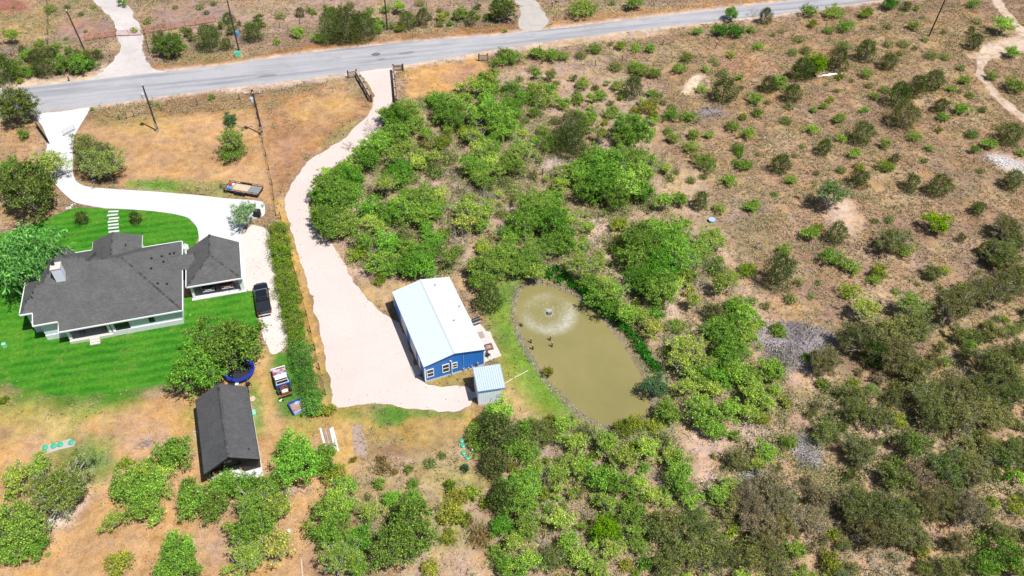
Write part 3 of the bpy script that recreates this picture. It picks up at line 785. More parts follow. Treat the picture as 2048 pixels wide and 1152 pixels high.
# fountain
fc = g(1098, 627, WZ)
ft = thing("pond_fountain", "floating fountain throwing a white ring of spray over the pond", "fountain", (fc.x, fc.y, WZ))
mb = MB(); mb.lathe([(0.0, -0.05), (0.34, -0.05), (0.40, 0.02), (0.40, 0.10), (0.30, 0.16), (0.0, 0.16)], 18)
part("float", mb, M['black_trim'], ft, smooth=False)
mb = MB(); mb.lathe([(0.0, 0.15), (0.09, 0.15), (0.07, 0.34), (0.0, 0.34)], 12)
part("nozzle", mb, M['galv'], ft)
r = random.Random(11)
jets = MB(); fall = MB()
def droplet(mb, p, s):
    a = [Vector((r.gauss(0, 1), r.gauss(0, 1), r.gauss(0, 1))).normalized()*s for _ in range(4)]
    mb.add([p+q for q in a], [(0, 1, 2), (0, 3, 1), (0, 2, 3), (1, 3, 2)])
for k in range(72):
    az = 2*math.pi*k/72 + r.uniform(-.03, .03)
    gap = abs((az - 1.15 + math.pi) % (2*math.pi) - math.pi)
    if gap < 0.34 and r.random() < 0.8: continue
    rad = 3.55 * r.uniform(0.93, 1.05); hp = 1.75 * r.uniform(0.92, 1.06)
    for q in range(46):
        t = r.random()**0.75
        if t < 0.80 and r.random() < 0.55: continue
        rr = rad*t; zz = 0.34*(1-t) + 4*hp*t*(1-t)*0.9
        sp = 0.02 + 0.22*t
        p = Vector((rr*math.cos(az) + r.gauss(0, sp), rr*math.sin(az) + r.gauss(0, sp), max(0.02, zz + r.gauss(0, sp*.6))))
        droplet(jets if t < 0.7 else fall, p, r.uniform(0.012, 0.035) if t > .25 else r.uniform(0.02, 0.045))
for k in range(260):
    az = r.uniform(0, 6.28); rr = abs(r.gauss(0, 0.35))
    droplet(jets, Vector((rr*math.cos(az), rr*math.sin(az), 0.1 + r.random()*0.8*(1-min(1, rr)))), r.uniform(0.02, 0.05))
part("water_jet", jets, M['spray'], ft); stuff(part("falling_spray", fall, M['spray'], ft))
for k in range(700):
    az = r.uniform(0, 6.28); rr = abs(r.gauss(0, 0.45))
    droplet(fall, Vector((rr*math.cos(az), rr*math.sin(az), 0.03 + r.random()*0.35*(1-min(1, rr)))), r.uniform(0.02, 0.06))
fm = MB(); rings = 22; seg = 72; fv = []; al = []
for i in range(rings+1):
    rr = 4.6*i/rings
    for k in range(seg):
        az = 2*math.pi*k/seg
        fv.append((rr*math.cos(az), rr*math.sin(az), 0.006))
        gap = abs((az - 1.0 + math.pi) % (2*math.pi) - math.pi); gap2 = abs((az - 2.95 + math.pi) % (2*math.pi) - math.pi)
        a = math.exp(-((rr-3.3)/0.75)**2)*0.36 + (0.07 + 0.16*max(0, math.cos(az + 0.6)))*math.exp(-((rr-2.2)/0.9)**2) + 0.75*math.exp(-(rr/0.45)**2)
        if rr > 1.2: a *= min(1, 0.05 + gap/0.7) * min(1, 0.15 + gap2/0.6) * (0.72 + 0.38*math.cos(az + 0.9))
        al.append(min(0.95, a) if i < rings else 0.0)
ff = [(i*seg+k, (i+1)*seg+k, (i+1)*seg+(k+1) % seg, i*seg+(k+1) % seg) for i in range(rings) for k in range(seg)]
fm.add(fv, ff)
fo = part("foam", fm, M['foam'], ft)
a_ = fo.data.attributes.new("foam", 'FLOAT', 'POINT'); a_.data.foreach_set("value", np.array(al, np.float32))

# old dock posts standing in the water
for (px, py, lab) in ((1062,686,"short dock post in the pond, the upper one close to the bank"), (1066,699,"leaning dark dock post in the pond, the lower one close to the bank"),
                      (1100,681,"pale topped dock post farther out in the pond, the upper one"), (1104,694,"pale topped dock post farther out in the pond, the lower one")):
    p = g(px, py, WZ)
    t = thing("dock_post", lab, "post", (p.x, p.y, WZ), r.uniform(0, 3), "old dock posts in the pond")
    mb = MB(); mb.tube([(0, 0, -0.6), (0.02, 0, 0.3), (0.07, 0.02, 0.85)], [0.11, 0.11, 0.10], 8); part("shaft", mb, M['post_wood'], t)
    mb = MB(); mb.lathe([(0, 0), (0.115, 0), (0.115, 0.05), (0, 0.06)], 8, (0.07, 0.02, 0.85)); part("top", mb, M['plank_grey'], t)
p = g(1042, 652, WZ)
t = thing("stump", "dark broken stump at the water's edge by the stony bank", "stump", (p.x, p.y, WZ))
mb = MB(); mb.tube([(0, 0, -0.3), (0.05, 0, 0.2), (0.05, 0.05, 0.45)], [0.26, 0.2, 0.13], 7); mb.tube([(0, 0, 0.1), (0.35, -0.25, 0.35)], [0.08, 0.04], 5); mb.tube([(0, 0, 0.1), (-0.3, 0.3, 0.5)], [0.08, 0.03], 5)
part("wood", mb, M['post_wood'], t)

# ================================================================== buildings
def roof_poly(name, polys, mat, parent, thick=0.14):
    """closed roof skin: shared corners, thickened downward"""
    mb = MB()
    for poly in polys:
        vs = [Vector(p) for p in poly]
        nrm = Vector((0, 0, 0))
        for i in range(len(vs)): nrm += vs[i].cross(vs[(i+1) % len(vs)])
        if nrm.z < 0: vs.reverse()
        if len(vs) > 4:
            for t in tessellate_polygon([vs]):
                a, b, c = (vs[k] for k in t)
                if (b-a).cross(c-a).z < 0: a, b, c = a, c, b
                mb.add([a, b, c], [(0, 1, 2)])
        else:
            mb.add(vs, [tuple(range(len(vs)))])
    o = part(name, mb, mat, parent)
    sm = o.modifiers.new("thickness", 'SOLIDIFY'); sm.thickness = thick; sm.offset = -1
    return o

def window(parent, x, z0, z1, w, y, ny=-1, frame=M['white_trim'], rails=1, fr=0.07, name="window"):
    """a window in a wall whose outside faces local -y (ny=-1); returns it as a part with its pane"""
    mb = MB(); s = ny
    ya, yb = sorted((y, y + s*0.07))
    mb.box(x-w/2-fr, x-w/2, ya, yb, z0-fr, z1+fr); mb.box(x+w/2, x+w/2+fr, ya, yb, z0-fr, z1+fr)
    mb.box(x-w/2, x+w/2, ya, yb, z1, z1+fr); mb.box(x-w/2, x+w/2, ya, yb, z0-fr, z0)
    for k in range(rails):
        zz = z0 + (z1-z0)*(k+1)/(rails+1)
        mb.box(x-w/2, x+w/2, ya, yb, zz-0.03, zz+0.03)
    o = part(name, mb, frame, parent)
    mb = MB(); ya, yb = sorted((y + s*0.005, y + s*0.03)); mb.box(x-w/2, x+w/2, ya, yb, z0, z1)
    part("pane", mb, M['glass'], o)
    return o

# ------------------------------------------------------------------ the grey-roofed house
H = thing("house", "large white house with a sprawling grey shingle hip roof and white chimney", "house", (-44.14, 74.2, 0), 0.30)
S = 0.414
def zn(v): return 3 + S*v
R_ = (-7.1, 8.7, zn(8.7)); V_ = (-11.5, 8.95, zn(8.95)); V2 = (-11.9, 9.6, zn(9.6)); LL = (-15.3, 10, zn(10)); J_ = (-16.88, 6.8, zn(6.8)); LW = (-17.7, 6.8, zn(6.8))
near = [(0, 0, 3), R_, V_, V2, LL, J_, LW, (-19.95, 3.1, zn(3.1)), (-18.4, 3.1, zn(3.1)), (-18.35, 1.4, zn(1.4)), (-15.4, 1.4, zn(1.4)), (-15.35, 0, 3)]
near = [(p[0], p[1], zn(p[1])) for p in near]
BL_ = (-18.7, 14.6, 3.3)
roof_poly("roof", [near,
    [(0, 0, 3), (0, 14.2, 3), R_],
    [R_, (0, 14.2, 3), (-11.5, 14.2, 3), V_],
    [V_, (-11.5, 14.2, 3), (-11.5, 15.4, 3), V2],
    [V2, (-11.5, 15.4, 3), (-15.2, 15.4, 3), LL],
    [LL, (-15.2, 15.4, 3), BL_],
    [LL, BL_, (-18.7, 8.9, 4.2), J_],
    [J_, LW, (-19.95, 9.3, 4.28), (-17.5, 9.3, 4.28)],
    [LW, (-19.95, 3.1, 4.28), (-19.95, 9.3, 4.28)]], M['shingle'], H)
rw = roof_poly("roof", [[(-8.9, 16.0, 5.2), (-8.9, 9.8, 5.2), (-12.35, 9.8, 3.0), (-12.35, 17.3, 3.0)],
                        [(-8.9, 9.8, 5.2), (-8.9, 16.0, 5.2), (-5.5, 17.0, 3.0), (-5.5, 9.8, 3.0)],
                        [(-12.35, 17.3, 3.0), (-5.5, 17.0, 3.0), (-8.9, 16.0, 5.2)]], M['shingle'], H)
rw2 = roof_poly("roof", [[(-16.0, 14.6, 5.0), (-16.0, 11.0, 5.0), (-17.4, 11.0, 3.4), (-17.4, 16.4, 3.4)],
                         [(-16.0, 11.0, 5.0), (-16.0, 14.6, 5.0), (-14.75, 16.2, 3.2), (-14.75, 11.0, 3.2)],
                         [(-17.4, 16.4, 3.4), (-14.75, 16.2, 3.2), (-16.0, 14.6, 5.0)]], M['shingle'], H)
# covered link between house and carport
roof_poly("roof", [[(-1.6, 9.6, 4.35), (1.9, 9.6, 4.35), (1.9, 11.2, 3.05), (-1.6, 11.2, 3.05)],
                   [(-1.6, 9.6, 4.35), (1.9, 9.6, 4.35), (1.9, 7.9, 3.05), (-1.6, 7.9, 3.05)]], M['shingle'], H)
def ridge(parent, a, b, mat, w=0.16):
    mb = MB(); a = Vector(a); b = Vector(b); d = b - a; L = d.length; d.normalize()
    sd = d.cross(Vector((0, 0, 1))).normalized(); n = int(L/0.30)
    for k in range(n):
        p = a + d*(L*k/n); q = a + d*(L*(k+1.12)/n); u = Vector((0, 0, 1))
        z0 = 0.035; z1 = 0.015
        mb.add([p+sd*w-u*.03, p+u*(z0+.03), p-sd*w-u*.03, q+sd*w-u*.05, q+u*(z1+.02), q-sd*w-u*.05], [(0, 1, 4, 3), (1, 2, 5, 4), (0, 2, 1)])
    return stuff(part("ridge_cap", mb, mat, parent))
M['ridge'] = mat_island("ridge_shingle", [(0.0, (0.045, 0.044, 0.043)), (1.0, (0.11, 0.108, 0.106))])
for a, b in ((R_, (0, 0, 3)), (R_, V_), (V2, LL), (LL, J_), (LW, (-19.95, 3.1, 4.28)), ((-8.9, 16.0, 5.2), (-8.9, 10.2, 5.2)), (J_, LW)):
    ridge(H, (a[0], a[1], a[2]+.01), (b[0], b[1], b[2]+.01), M['ridge'])
# gutters along the eaves
def gutter(parent, a, b, mat=M['white_trim'], h=0.17, t=0.11, name="gutter"):
    a = Vector(a); b = Vector(b); d = (b-a); L = d.length; d.normalize(); sd = Vector((d.y, -d.x, 0))
    mb = MB(); zz = Vector((0, 0, 1))
    p = [a - zz*h, a - zz*h + sd*t, a + sd*t + zz*.02, a + zz*.02]; q = [v + d*L for v in p]
    mb.loft([p, q]); return part(name, mb, mat, parent)
for a, b in (((-15.35, -.005, 3), (0.1, -.005, 3)), ((.005, 0, 3), (.005, 7.9, 3)), ((.005, 11.2, 3), (.005, 14.2, 3)), ((0, 14.205, 3), (-5.45, 14.205, 3)),
             ((-18.4, 1.395, 3.58), (-15.46, 1.395, 3.58)), ((-15.358, 1.4, 3.4), (-15.358, -.1, 3.0)), ((-19.95, 3.095, 4.28), (-18.46, 3.095, 4.28)), ((-18.408, 3.1, 4.2), (-18.408, 1.3, 3.58)),
             ((-12.4, 15.405, 3.02), (-14.7, 15.405, 3.02)), ((-12.355, 15.5, 3), (-12.355, 17.3, 3)), ((-5.495, 17.0, 3), (-5.495, 14.3, 3)), ((-19.955, 9.3, 4.28), (-19.955, 3.1, 4.28))):
    gutter(H, a, b)
# walls (with the porch hollowed out on the near side)
wl = MB()
wl.prism([(-9.4, 0.55), (-0.5, 0.55), (-0.5, 13.6), (-9.4, 13.6)], 0, 2.98)
wl.prism([(-14.9, 2.7), (-9.402, 2.7), (-9.402, 13.4), (-14.9, 13.4)], 0, 2.98)
wl.prism([(-17.9, 2.0), (-14.902, 2.0), (-14.902, 13.2), (-17.9, 13.2)], 0, 3.35)
wl.prism([(-19.5, 3.7), (-17.902, 3.7), (-17.902, 8.8), (-19.5, 8.8)], 0, 4.0)
wl.prism([(-12.0, 13.402), (-5.8, 13.602), (-5.8, 16.6), (-12.0, 16.8)], 0, 2.9)
part("wall", wl, M['white_wall'], H)
M["skirt"] = mat_plain("pale_limestone_skirt", (0.62, 0.63, 0.64), 0.85, var=0.12, scale=2.5, bump=0.02)
bd = MB(); bd.box(-9.4, -0.48, 0.42, 0.548, 0, 0.85); part("stone_base", bd, M["skirt"], H)
bd = MB(); bd.box(-17.95, -15.0, 1.9, 1.998, 0, 0.85); part("stone_base", bd, M["skirt"], H)
pf = MB(); pf.box(-14.95, -9.41, 0.35, 2.69, 0, 0.45)
part("porch_floor", pf, M['patio'], H)
for k in range(3):
    mb = MB(); mb.box(-12.45, -11.2, -0.55 + 0.3*k, -0.25 + 0.3*k, 0, 0.15*(k+1)-0.002*k); part("step", mb, M['patio'], H)
for u in (-14.7, -9.75):
    mb = MB(); mb.box(u-.17, u+.17, 0.55, 0.89, 0.45, 2.95); part("porch_column", mb, M['white_trim'], H)
for (u, z0, z1, w) in ((-8.05, 1.0, 2.35, 1.7), (-4.25, 1.35, 2.35, 0.55)):
    window(H, u, z0, z1, w, 0.545, -1, M['black_trim'])
dm = MB(); dm.box(-12.5, -10.9, 2.62, 2.698, 0.47, 2.6); dr = part("door", dm, M['glass'], H)
mb = MB(); mb.box(-11.74, -11.66, 2.585, 2.618, 0.47, 2.6); part("frame", mb, M['black_trim'], dr)
window(H, -13.7, 1.2, 2.3, 1.0, 2.698, -1, M['black_trim'])
# chimney
ch = MB(); ch.box(-15.3, -14.15, 6.6, 7.85, 5.0, 7.95)
cho = part("chimney", ch, M['white_wall'], H)
mb = MB(); mb.box(-15.37, -14.08, 6.53, 7.92, 7.95, 8.07); part("chimney_cap", mb, M['patio'], cho)
mb = MB(); mb.lathe([(0, 0), (0.2, 0), (0.2, .35), (0.26, .36), (0.26, .46), (0, .5)], 14, (-15.0, 7.5, 8.07)); part("flue", mb, M['dark_metal'], cho)
# roof vents on the right hip and a few pipes
for (u, v) in ((-3.6, 9.3), (-2.2, 9.0), (-2.4, 10.1), (-1.45, 10.9), (-0.95, 11.2), (-3.6, 7.2), (-2.8, 4.4), (-1.75, 4.6)):
    z = 3 + 3.6*(-u)/7.1
    mb = MB(); mb.box(u-.14, u+.14, v-.14, v+.14, z-.05, z+.16); part("roof_vent", mb, M['black_trim'], H)
for (u, v, z) in ((-7.3, 13.7, 4.3), (-18.2, 5.6, 5.4), (-18.35, 5.0, 5.15), (-19.1, 4.6, 4.95)):
    mb = MB(); mb.lathe([(0, -.1), (.07, -.1), (.07, .3), (0, .3)], 8, (u, v, z)); part("vent_pipe", mb, M['dark_metal'], H)
# potted plants along the porch edge are added with the plants below
for i, (u, cat) in enumerate(((-14.1, 0), (-13.3, 1), (-10.6, 0), (-10.0, 1))):
    if i in (1, 2):
        w = H.matrix_world if False else Matrix.Translation((-44.14, 74.2, 0)) @ Matrix.Rotation(0.30, 4, 'Z')
        p = w @ Vector((u, 1.35, 0.45))
        t = thing("patio_chair", ("dark porch chair left of the house steps" if i == 1 else "dark porch chair right of the house steps"), "chair", p, 0.3 + math.pi, "dark chairs on the back porch")
        mb = MB(); mb.box(-.27, .27, -.25, .25, .40, .45); part("seat", mb, M['dark_metal'], t)
        mb = MB(); mb.box(-.27, .27, .22, .27, .45, .95); part("backrest", mb, M['dark_metal'], t)
        for sx in (-.24, .24):
            for sy in (-.22, .22):
                mb = MB(); mb.box(sx-.02, sx+.02, sy-.02, sy+.02, 0, .40); part("leg", mb, M['dark_metal'], t)

# ------------------------------------------------------------------ carport
K = thing("carport", "open white carport with a grey hip roof beside the house, two cars parked inside", "carport", (-37.86, 80.69, 0), 0.291)
mb = MB(); mb.box(-7.3, 0.15, 0.12, 7.6, 0.001, 0.10); part("slab", mb, M['concrete'], K)
A1 = (-3.69, 3.3, 5.2); A2 = (-3.69, 7.69, 5.2)
roof_poly("roof", [[(-7.37, 0, 2.93), (0, 0, 2.93), A1], [(0, 0, 2.93), (0, 7.69, 2.93), A2, A1], [(-7.37, 7.69, 2.93), (-7.37, 0, 2.93), A1, A2]], M['shingle'], K)
for a, b in ((A1, (0, 0, 2.93)), (A1, (-7.37, 0, 2.93)), (A1, A2)): ridge(K, (a[0], a[1], a[2]+.01), (b[0], b[1], b[2]+.01), M['ridge'])
gutter(K, (-7.37, -.005, 2.93), (0.1, -.005, 2.93)); gutter(K, (.005, 0, 2.93), (.005, 7.69, 2.93), t=0.22); gutter(K, (-7.375, 7.69, 2.93), (-7.375, 0, 2.93))
mb = MB(); mb.box(-6.95, -0.45, 0.55, 0.75, 2.42, 2.80); mb.box(-0.45, -0.2, 0.55, 7.4, 2.42, 2.80); part("beam", mb, M['white_trim'], K)
for (u, v, w) in ((-6.95, 0.65, .16), (-0.3, 0.65, .24), (-0.3, 7.2, .2), (-6.95, 7.2, .16)):
    mb = MB(); mb.box(u-w, u+w, v-w, v+w, 0.10, 2.41); part("column", mb, M['white_trim'], K)
mb = MB(); mb.add([(-6.9, 7.4, .1), (-.3, 7.4, .1), (-.3, 7.4, 2.9), (-3.69, 7.4, 4.9), (-6.9, 7.4, 2.9), (-6.9, 7.5, .1), (-.3, 7.5, .1), (-.3, 7.5, 2.9), (-3.69, 7.5, 4.9), (-6.9, 7.5, 2.9)],
       [(0, 1, 2, 3, 4), (9, 8, 7, 6, 5), (0, 5, 6, 1), (1, 6, 7, 2), (2, 7, 8, 3), (3, 8, 9, 4), (4, 9, 5, 0)])
part("gable_wall", mb, M['white_wall'], K)

# ------------------------------------------------------------------ dark gabled shed
D = thing("shed", "dark gabled shed with a grey shingle roof and an open porch, below the trampoline", "shed", (-33.17, 55.5, 0), 0.368)
W2, L2, HE, HR = 3.07, 5.52, 2.93, 4.89
roof_poly("roof", [[(-W2, -L2, HE), (0, -L2, HR), (0, L2, HR), (-W2, L2, HE)], [(0, -L2, HR), (W2, -L2, HE), (W2, L2, HE), (0, L2, HR)]], M['shingle_dark'], D, 0.10)
ridge(D, (0, -L2+.02, HR+.01), (0, L2-.02, HR+.01), M['ridge'], 0.17)
mb = MB(); mb.add([(-.24, -4.0, HR-.13), (0, -4.0, HR+.10), (.24, -4.0, HR-.13), (-.24, 4.2, HR-.13), (0, 4.2, HR+.10), (.24, 4.2, HR-.13)], [(0, 1, 4, 3), (1, 2, 5, 4), (0, 2, 1), (3, 4, 5)])
part("ridge_vent", mb, M['shingle_dark'], D)
dk = M['black_trim']
for sx in (-1, 1):
    mb = MB(); mb.add([(sx*W2*1.005, -L2-.06, HE-.24), (0, -L2-.06, HR-.24), (0, -L2-.06, HR+.02), (sx*W2*1.005, -L2-.06, HE+.02), (sx*W2*1.005, -L2-.005, HE-.24), (0, -L2-.005, HR-.24), (0, -L2-.005, HR+.02), (sx*W2*1.005, -L2-.005, HE+.02)],
                      [(0, 1, 2, 3), (7, 6, 5, 4), (0, 4, 5, 1), (1, 5, 6, 2), (2, 6, 7, 3), (3, 7, 4, 0)])
    part("barge_board", mb, M['car_black'], D)
    gutter(D, (sx*(W2+.005), -L2*sx, HE), (sx*(W2+.005), L2*sx, HE), dk, 0.14, 0.05, "fascia")
wl = MB()
wl.box(-2.8, -2.7, -4.0, 5.3, 0.05, 2.95); wl.box(2.7, 2.8, -4.6, 5.3, 0.05, 2.95)
wl.box(-2.7, 2.7, 5.2, 5.3, 0.05, 2.95); wl.box(-2.7, 0.9, -3.4, -3.3, 0.05, 2.95); wl.box(0.9, 1.0, -4.6, -3.3, 0.05, 2.95); wl.box(1.0, 2.7, -4.6, -4.5, 0.05, 2.95)
wl.add([(-2.8, -4.6, 3.0), (2.8, -4.6, 3.0), (0, -4.6, 4.75), (-2.8, -4.5, 3.0), (2.8, -4.5, 3.0), (0, -4.5, 4.75)], [(0, 1, 2), (5, 4, 3), (0, 3, 4, 1), (1, 4, 5, 2), (2, 5, 3, 0)])
part("wall", wl, M['dark_board'], D)
bt = MB()
for k in range(9): bt.box(1.05+k*.2, 1.09+k*.2, -4.63, -4.602, 0.05, 2.95)
for k in range(40): bt.box(2.802, 2.83, -4.5+k*.245, -4.46+k*.245, 0.05, 2.9)
stuff(part("batten", bt, M['dark_board'], D))
mb = MB(); mb.box(-2.9, 2.9, -5.9, 5.35, 0.001, 0.06); part("slab", mb, M['concrete'], D)
mb = MB(); mb.box(-2.75, -2.6, -5.2, -5.05, 0.06, 3.0); part("post", mb, M['dark_board'], D)
mb = MB(); mb.lathe([(0, 0), (.09, 0), (.09, .25), (0, .25)], 8, (2.2, -4.2, 3.4)); part("vent_pipe", mb, M['black_trim'], D)
window(D, -0.9, 1.0, 2.2, 1.3, -3.4, -1, M['black_trim'])

# ------------------------------------------------------------------ blue metal building
B = thing("metal_building", "bright blue ribbed metal building with a low white gable roof beside the pond", "building", (-9.84, 73.6, 0), 0.407)
W3, L3, E3, R3 = 4.17, 7.15, 3.30, 4.25
sl = (R3-E3)/W3
roof_poly("roof", [[(-W3, -L3, E3), (0, -L3, R3), (0, L3, R3), (-W3, L3, E3)], [(0, -L3, R3), (W3, -L3, E3), (W3, L3, E3), (0, L3, R3)]], M['white_roof'], B, 0.07)
rb = MB()
for k in range(47):
    y = -L3+.12 + k*(2*L3-.24)/46
    for sx in (-1, 1):
        rb.add([(sx*.12, y-.02, R3-.12*sl), (sx*.12, y+.02, R3-.12*sl), (sx*W3, y+.02, E3+.001), (sx*W3, y-.02, E3+.001), (sx*.12, y, R3-.12*sl+.03), (sx*W3, y, E3+.031)],
               [(0, 4, 5, 3), (1, 2, 5, 4), (3, 5, 2)] if sx < 0 else [(3, 5, 4, 0), (4, 5, 2, 1), (2, 5, 3)])
stuff(part("roof_rib", rb, M['white_roof'], B))
mb = MB(); mb.add([(-.17, -L3-.03, R3-.02), (0, -L3-.03, R3+.06), (.17, -L3-.03, R3-.02), (-.17, L3+.03, R3-.02), (0, L3+.03, R3+.06), (.17, L3+.03, R3-.02)], [(0, 1, 4, 3), (1, 2, 5, 4), (0, 2, 1), (3, 4, 5)])
part("ridge_cap", mb, mat_plain("grey_ridge_flashing", (0.52, 0.54, 0.54), 0.4, var=0.05), B)
def ribbed(parent, axis, fixed, a, b, z0, ztop, out, mat, pitch=0.30, name="wall"):
    """a profiled sheet wall: pans 30 cm apart with raised ribs"""
    mb = MB(); xs_ = []; x = a
    while x < b - 1e-6:
        for dx, d in ((0, 0), (.05, .03), (.09, .03), (.14, 0)):
            if x + dx <= b: xs_.append((x+dx, d))
        x += pitch
    xs_.append((b, 0)); vs = []
    for (q, d) in xs_:
        f = fixed + out*d
        p = (q, f) if axis == 'x' else (f, q)
        vs += [(p[0], p[1], z0), (p[0], p[1], ztop(q))]
    fs = []
    flip = (out > 0) == (axis == 'x')
    for i in range(len(xs_)-1):
        f = (2*i, 2*i+2, 2*i+3, 2*i+1); fs.append(tuple(reversed(f)) if flip else f)
    mb.add(vs, fs); o = part(name, mb, mat, parent)
    return o
topg = lambda x: R3 - .09 - abs(x)*sl
ws_ = 4.02
ribbed(B, 'x', -7.0, -ws_, ws_, 0.30, topg, -1, M['blue_metal']); ribbed(B, 'x', 7.0, -ws_, ws_, 0.30, topg, 1, M['blue_metal'])
ribbed(B, 'y', -ws_, -7.0, 7.0, 0.30, lambda q: E3-.06, -1, M['blue_metal']); ribbed(B, 'y', ws_, -7.0, 7.0, 0.30, lambda q: E3-.06, 1, M['blue_metal'])
mb = MB(); mb.box(-ws_-.03, ws_+.03, -7.04, 7.04, 0.001, 0.30); part("footing", mb, M['patio'], B)
for (x, y) in ((-ws_, -7.0), (ws_, -7.0), (-ws_, 7.0), (ws_, 7.0)):
    mb = MB(); mb.box(x-.075, x+.075, y-.075, y+.075, 0.302, E3-.08); part("corner_trim", mb, M['white_trim'], B)
for sx in (-1, 1):
    mb = MB(); mb.add([(sx*W3, -7.19, E3-.16), (0, -7.19, R3-.16), (0, -7.19, R3-.005), (sx*W3, -7.19, E3-.005), (sx*W3, -7.155, E3-.16), (0, -7.155, R3-.16), (0, -7.155, R3-.005), (sx*W3, -7.155, E3-.005)],
                      [(0, 1, 2, 3), (7, 6, 5, 4), (0, 4, 5, 1), (1, 5, 6, 2), (2, 6, 7, 3), (3, 7, 4, 0)])
    part("rake_trim", mb, mat_plain("deep_blue_trim", (0.012, 0.05, 0.20), 0.45), B)
for (x, z0, z1, w) in ((-3.35, 1.05, 2.35, .78), (-1.25, 1.1, 2.45, .80), (-0.02, 1.35, 2.25, .52)):
    window(B, x, z0, z1, w, -7.03, -1, M['white_trim'], 1, 0.09)
mb = MB(); mb.tube([(-.47, -7.12, .25), (-.47, -7.12, 2.85), (-.52, -7.12, 2.98), (-.70, -7.10, 3.02)], .06, 8); part("conduit", mb, M['white_trim'], B)
mb = MB(); mb.tube([(1.15, -7.09, .6), (1.15, -7.09, 3.4)], .025, 6); part("conduit", mb, M['light_blue'], B)
for (x, z, s) in ((1.15, .55, .14), (1.85, .45, .10), (2.3, .65, .09), (3.1, .85, .12)):
    mb = MB(); mb.box(x-s, x+s, -7.16, -7.035, z-s*1.3, z+s*1.3); part("utility_box", mb, M['galv'], B)
for x in (2.85, 3.05):
    mb = MB(); mb.tube([(x, -7.10, .1), (x, -7.10, .95)], .035, 6); part("conduit", mb, M['black_trim'], B)
# doors and windows on the shaded left side
for y0, nm in ((-2.1, 0), (2.2, 1)):
    mb = MB(); mb.box(-4.10, -4.065, y0-1.3, y0+1.3, 0.31, 2.75); dd = part("roller_door", mb, M['white_wall'], B)
    mb = MB()
    for k in range(8): mb.box(-4.115, -4.102, y0-1.28, y0+1.28, 0.36+k*.3, 0.40+k*.3)
    stuff(part("door_ridge", mb, M['white_trim'], dd))
mb = MB(); mb.box(-4.11, -4.065, -5.2, -4.2, 0.31, 2.45); dd = part("door", mb, M['white_trim'], B)
mb = MB(); mb.lathe([(0, 0), (.04, 0), (.04, .06), (0, .06)], 8, (-4.17, -4.32, 1.3), 'x'); part("handle", mb, M['dark_metal'], dd)
mb = MB(); mb.box(-5.1, -4.13, -5.5, -3.9, 0.013, 0.16); part("door_step", mb, M['patio'], B)
for (x, y) in ((1.6, 5.6), (3.5, 1.0), (1.9, -1.5)):
    z = R3 - abs(x)*sl
    mb = MB(); mb.lathe([(0, -.05), (.06, -.05), (.06, .22), (.1, .22), (.1, .28), (0, .3)], 8, (x, y, z)); part("vent_pipe", mb, M['galv'], B)
Bm = Matrix.Translation((-9.84, 73.6, 0)) @ Matrix.Rotation(0.407, 4, 'Z')

# patio on the pond side
pat = [Bm @ Vector((4.06, y, 0)) for y in (3.2, -6.6)]
ppoly = [tuple(pat[0])[:2], tuple(pat[1])[:2]] + [tuple(g(*q))[:2] for q in ((1003, 712), (990, 686), (985, 677), (981, 664), (972, 663), (966, 655), (960, 648))]
sheet("patio", np.array(ppoly), M['patio'], 0.07)

def fire_table(px, py, lab):
    p = g(px, py, 0.07); t = thing("fire_pit", lab, "fire pit", p, 0.35)
    mb = MB()
    for (x0, x1, y0, y1) in ((-.5, .5, -.5, -.36), (-.5, .5, .36, .5), (-.5, -.36, -.36, .36), (.36, .5, -.36, .36)): mb.box(x0, x1, y0, y1, .30, .36)
    part("rim", mb, M['rust'], t, 0.01)
    mb = MB(); mb.box(-.36, .36, -.36, .36, .16, .20); part("bowl", mb, M['rust_pink'], t)
    for sx in (-.44, .44):
        for sy in (-.44, .44):
            mb = MB(); mb.box(sx-.04, sx+.04, sy-.04, sy+.04, 0, .30); part("leg", mb, M['dark_metal'], t)
fire_table(978, 696, "square rust-brown fire pit on the concrete patio")
p = g(962, 670, 0.075); mbm = MB(); mbm.box(-.42, .42, -.6, .6, 0, .012)
o = part("mat", mbm, mat_plain("faded_brown_mat", (0.34, 0.26, 0.23), 0.95, var=0.2, scale=5), None, 0, False, None, p, 0.35); tag(o, "faded brown mat lying flat on the concrete patio", "mat")
def metal_chair(px, py, rz, lab):
    p = g(px, py, 0.07); t = thing("patio_chair", lab, "chair", p, rz)
    mb = MB(); mb.box(-.25, .25, -.25, .25, .38, .42); part("seat", mb, M['dark_metal'], t)
    mb = MB()
    for k in range(5): mb.box(-.25+k*.11, -.19+k*.11, .22, .25, .42, .95)
    mb.box(-.25, .25, .22, .25, .951, 1.0); part("backrest", mb, M['dark_metal'], t)
    for sx in (-.22, .22):
        for sy in (-.22, .22):
            mb = MB(); mb.tube([(sx, sy, .38), (sx*1.2, sy*1.2, 0)], .025, 6); part("leg", mb, M['dark_metal'], t)
metal_chair(976, 713, 0.9, "small dark metal chair on the patio near the pump house")
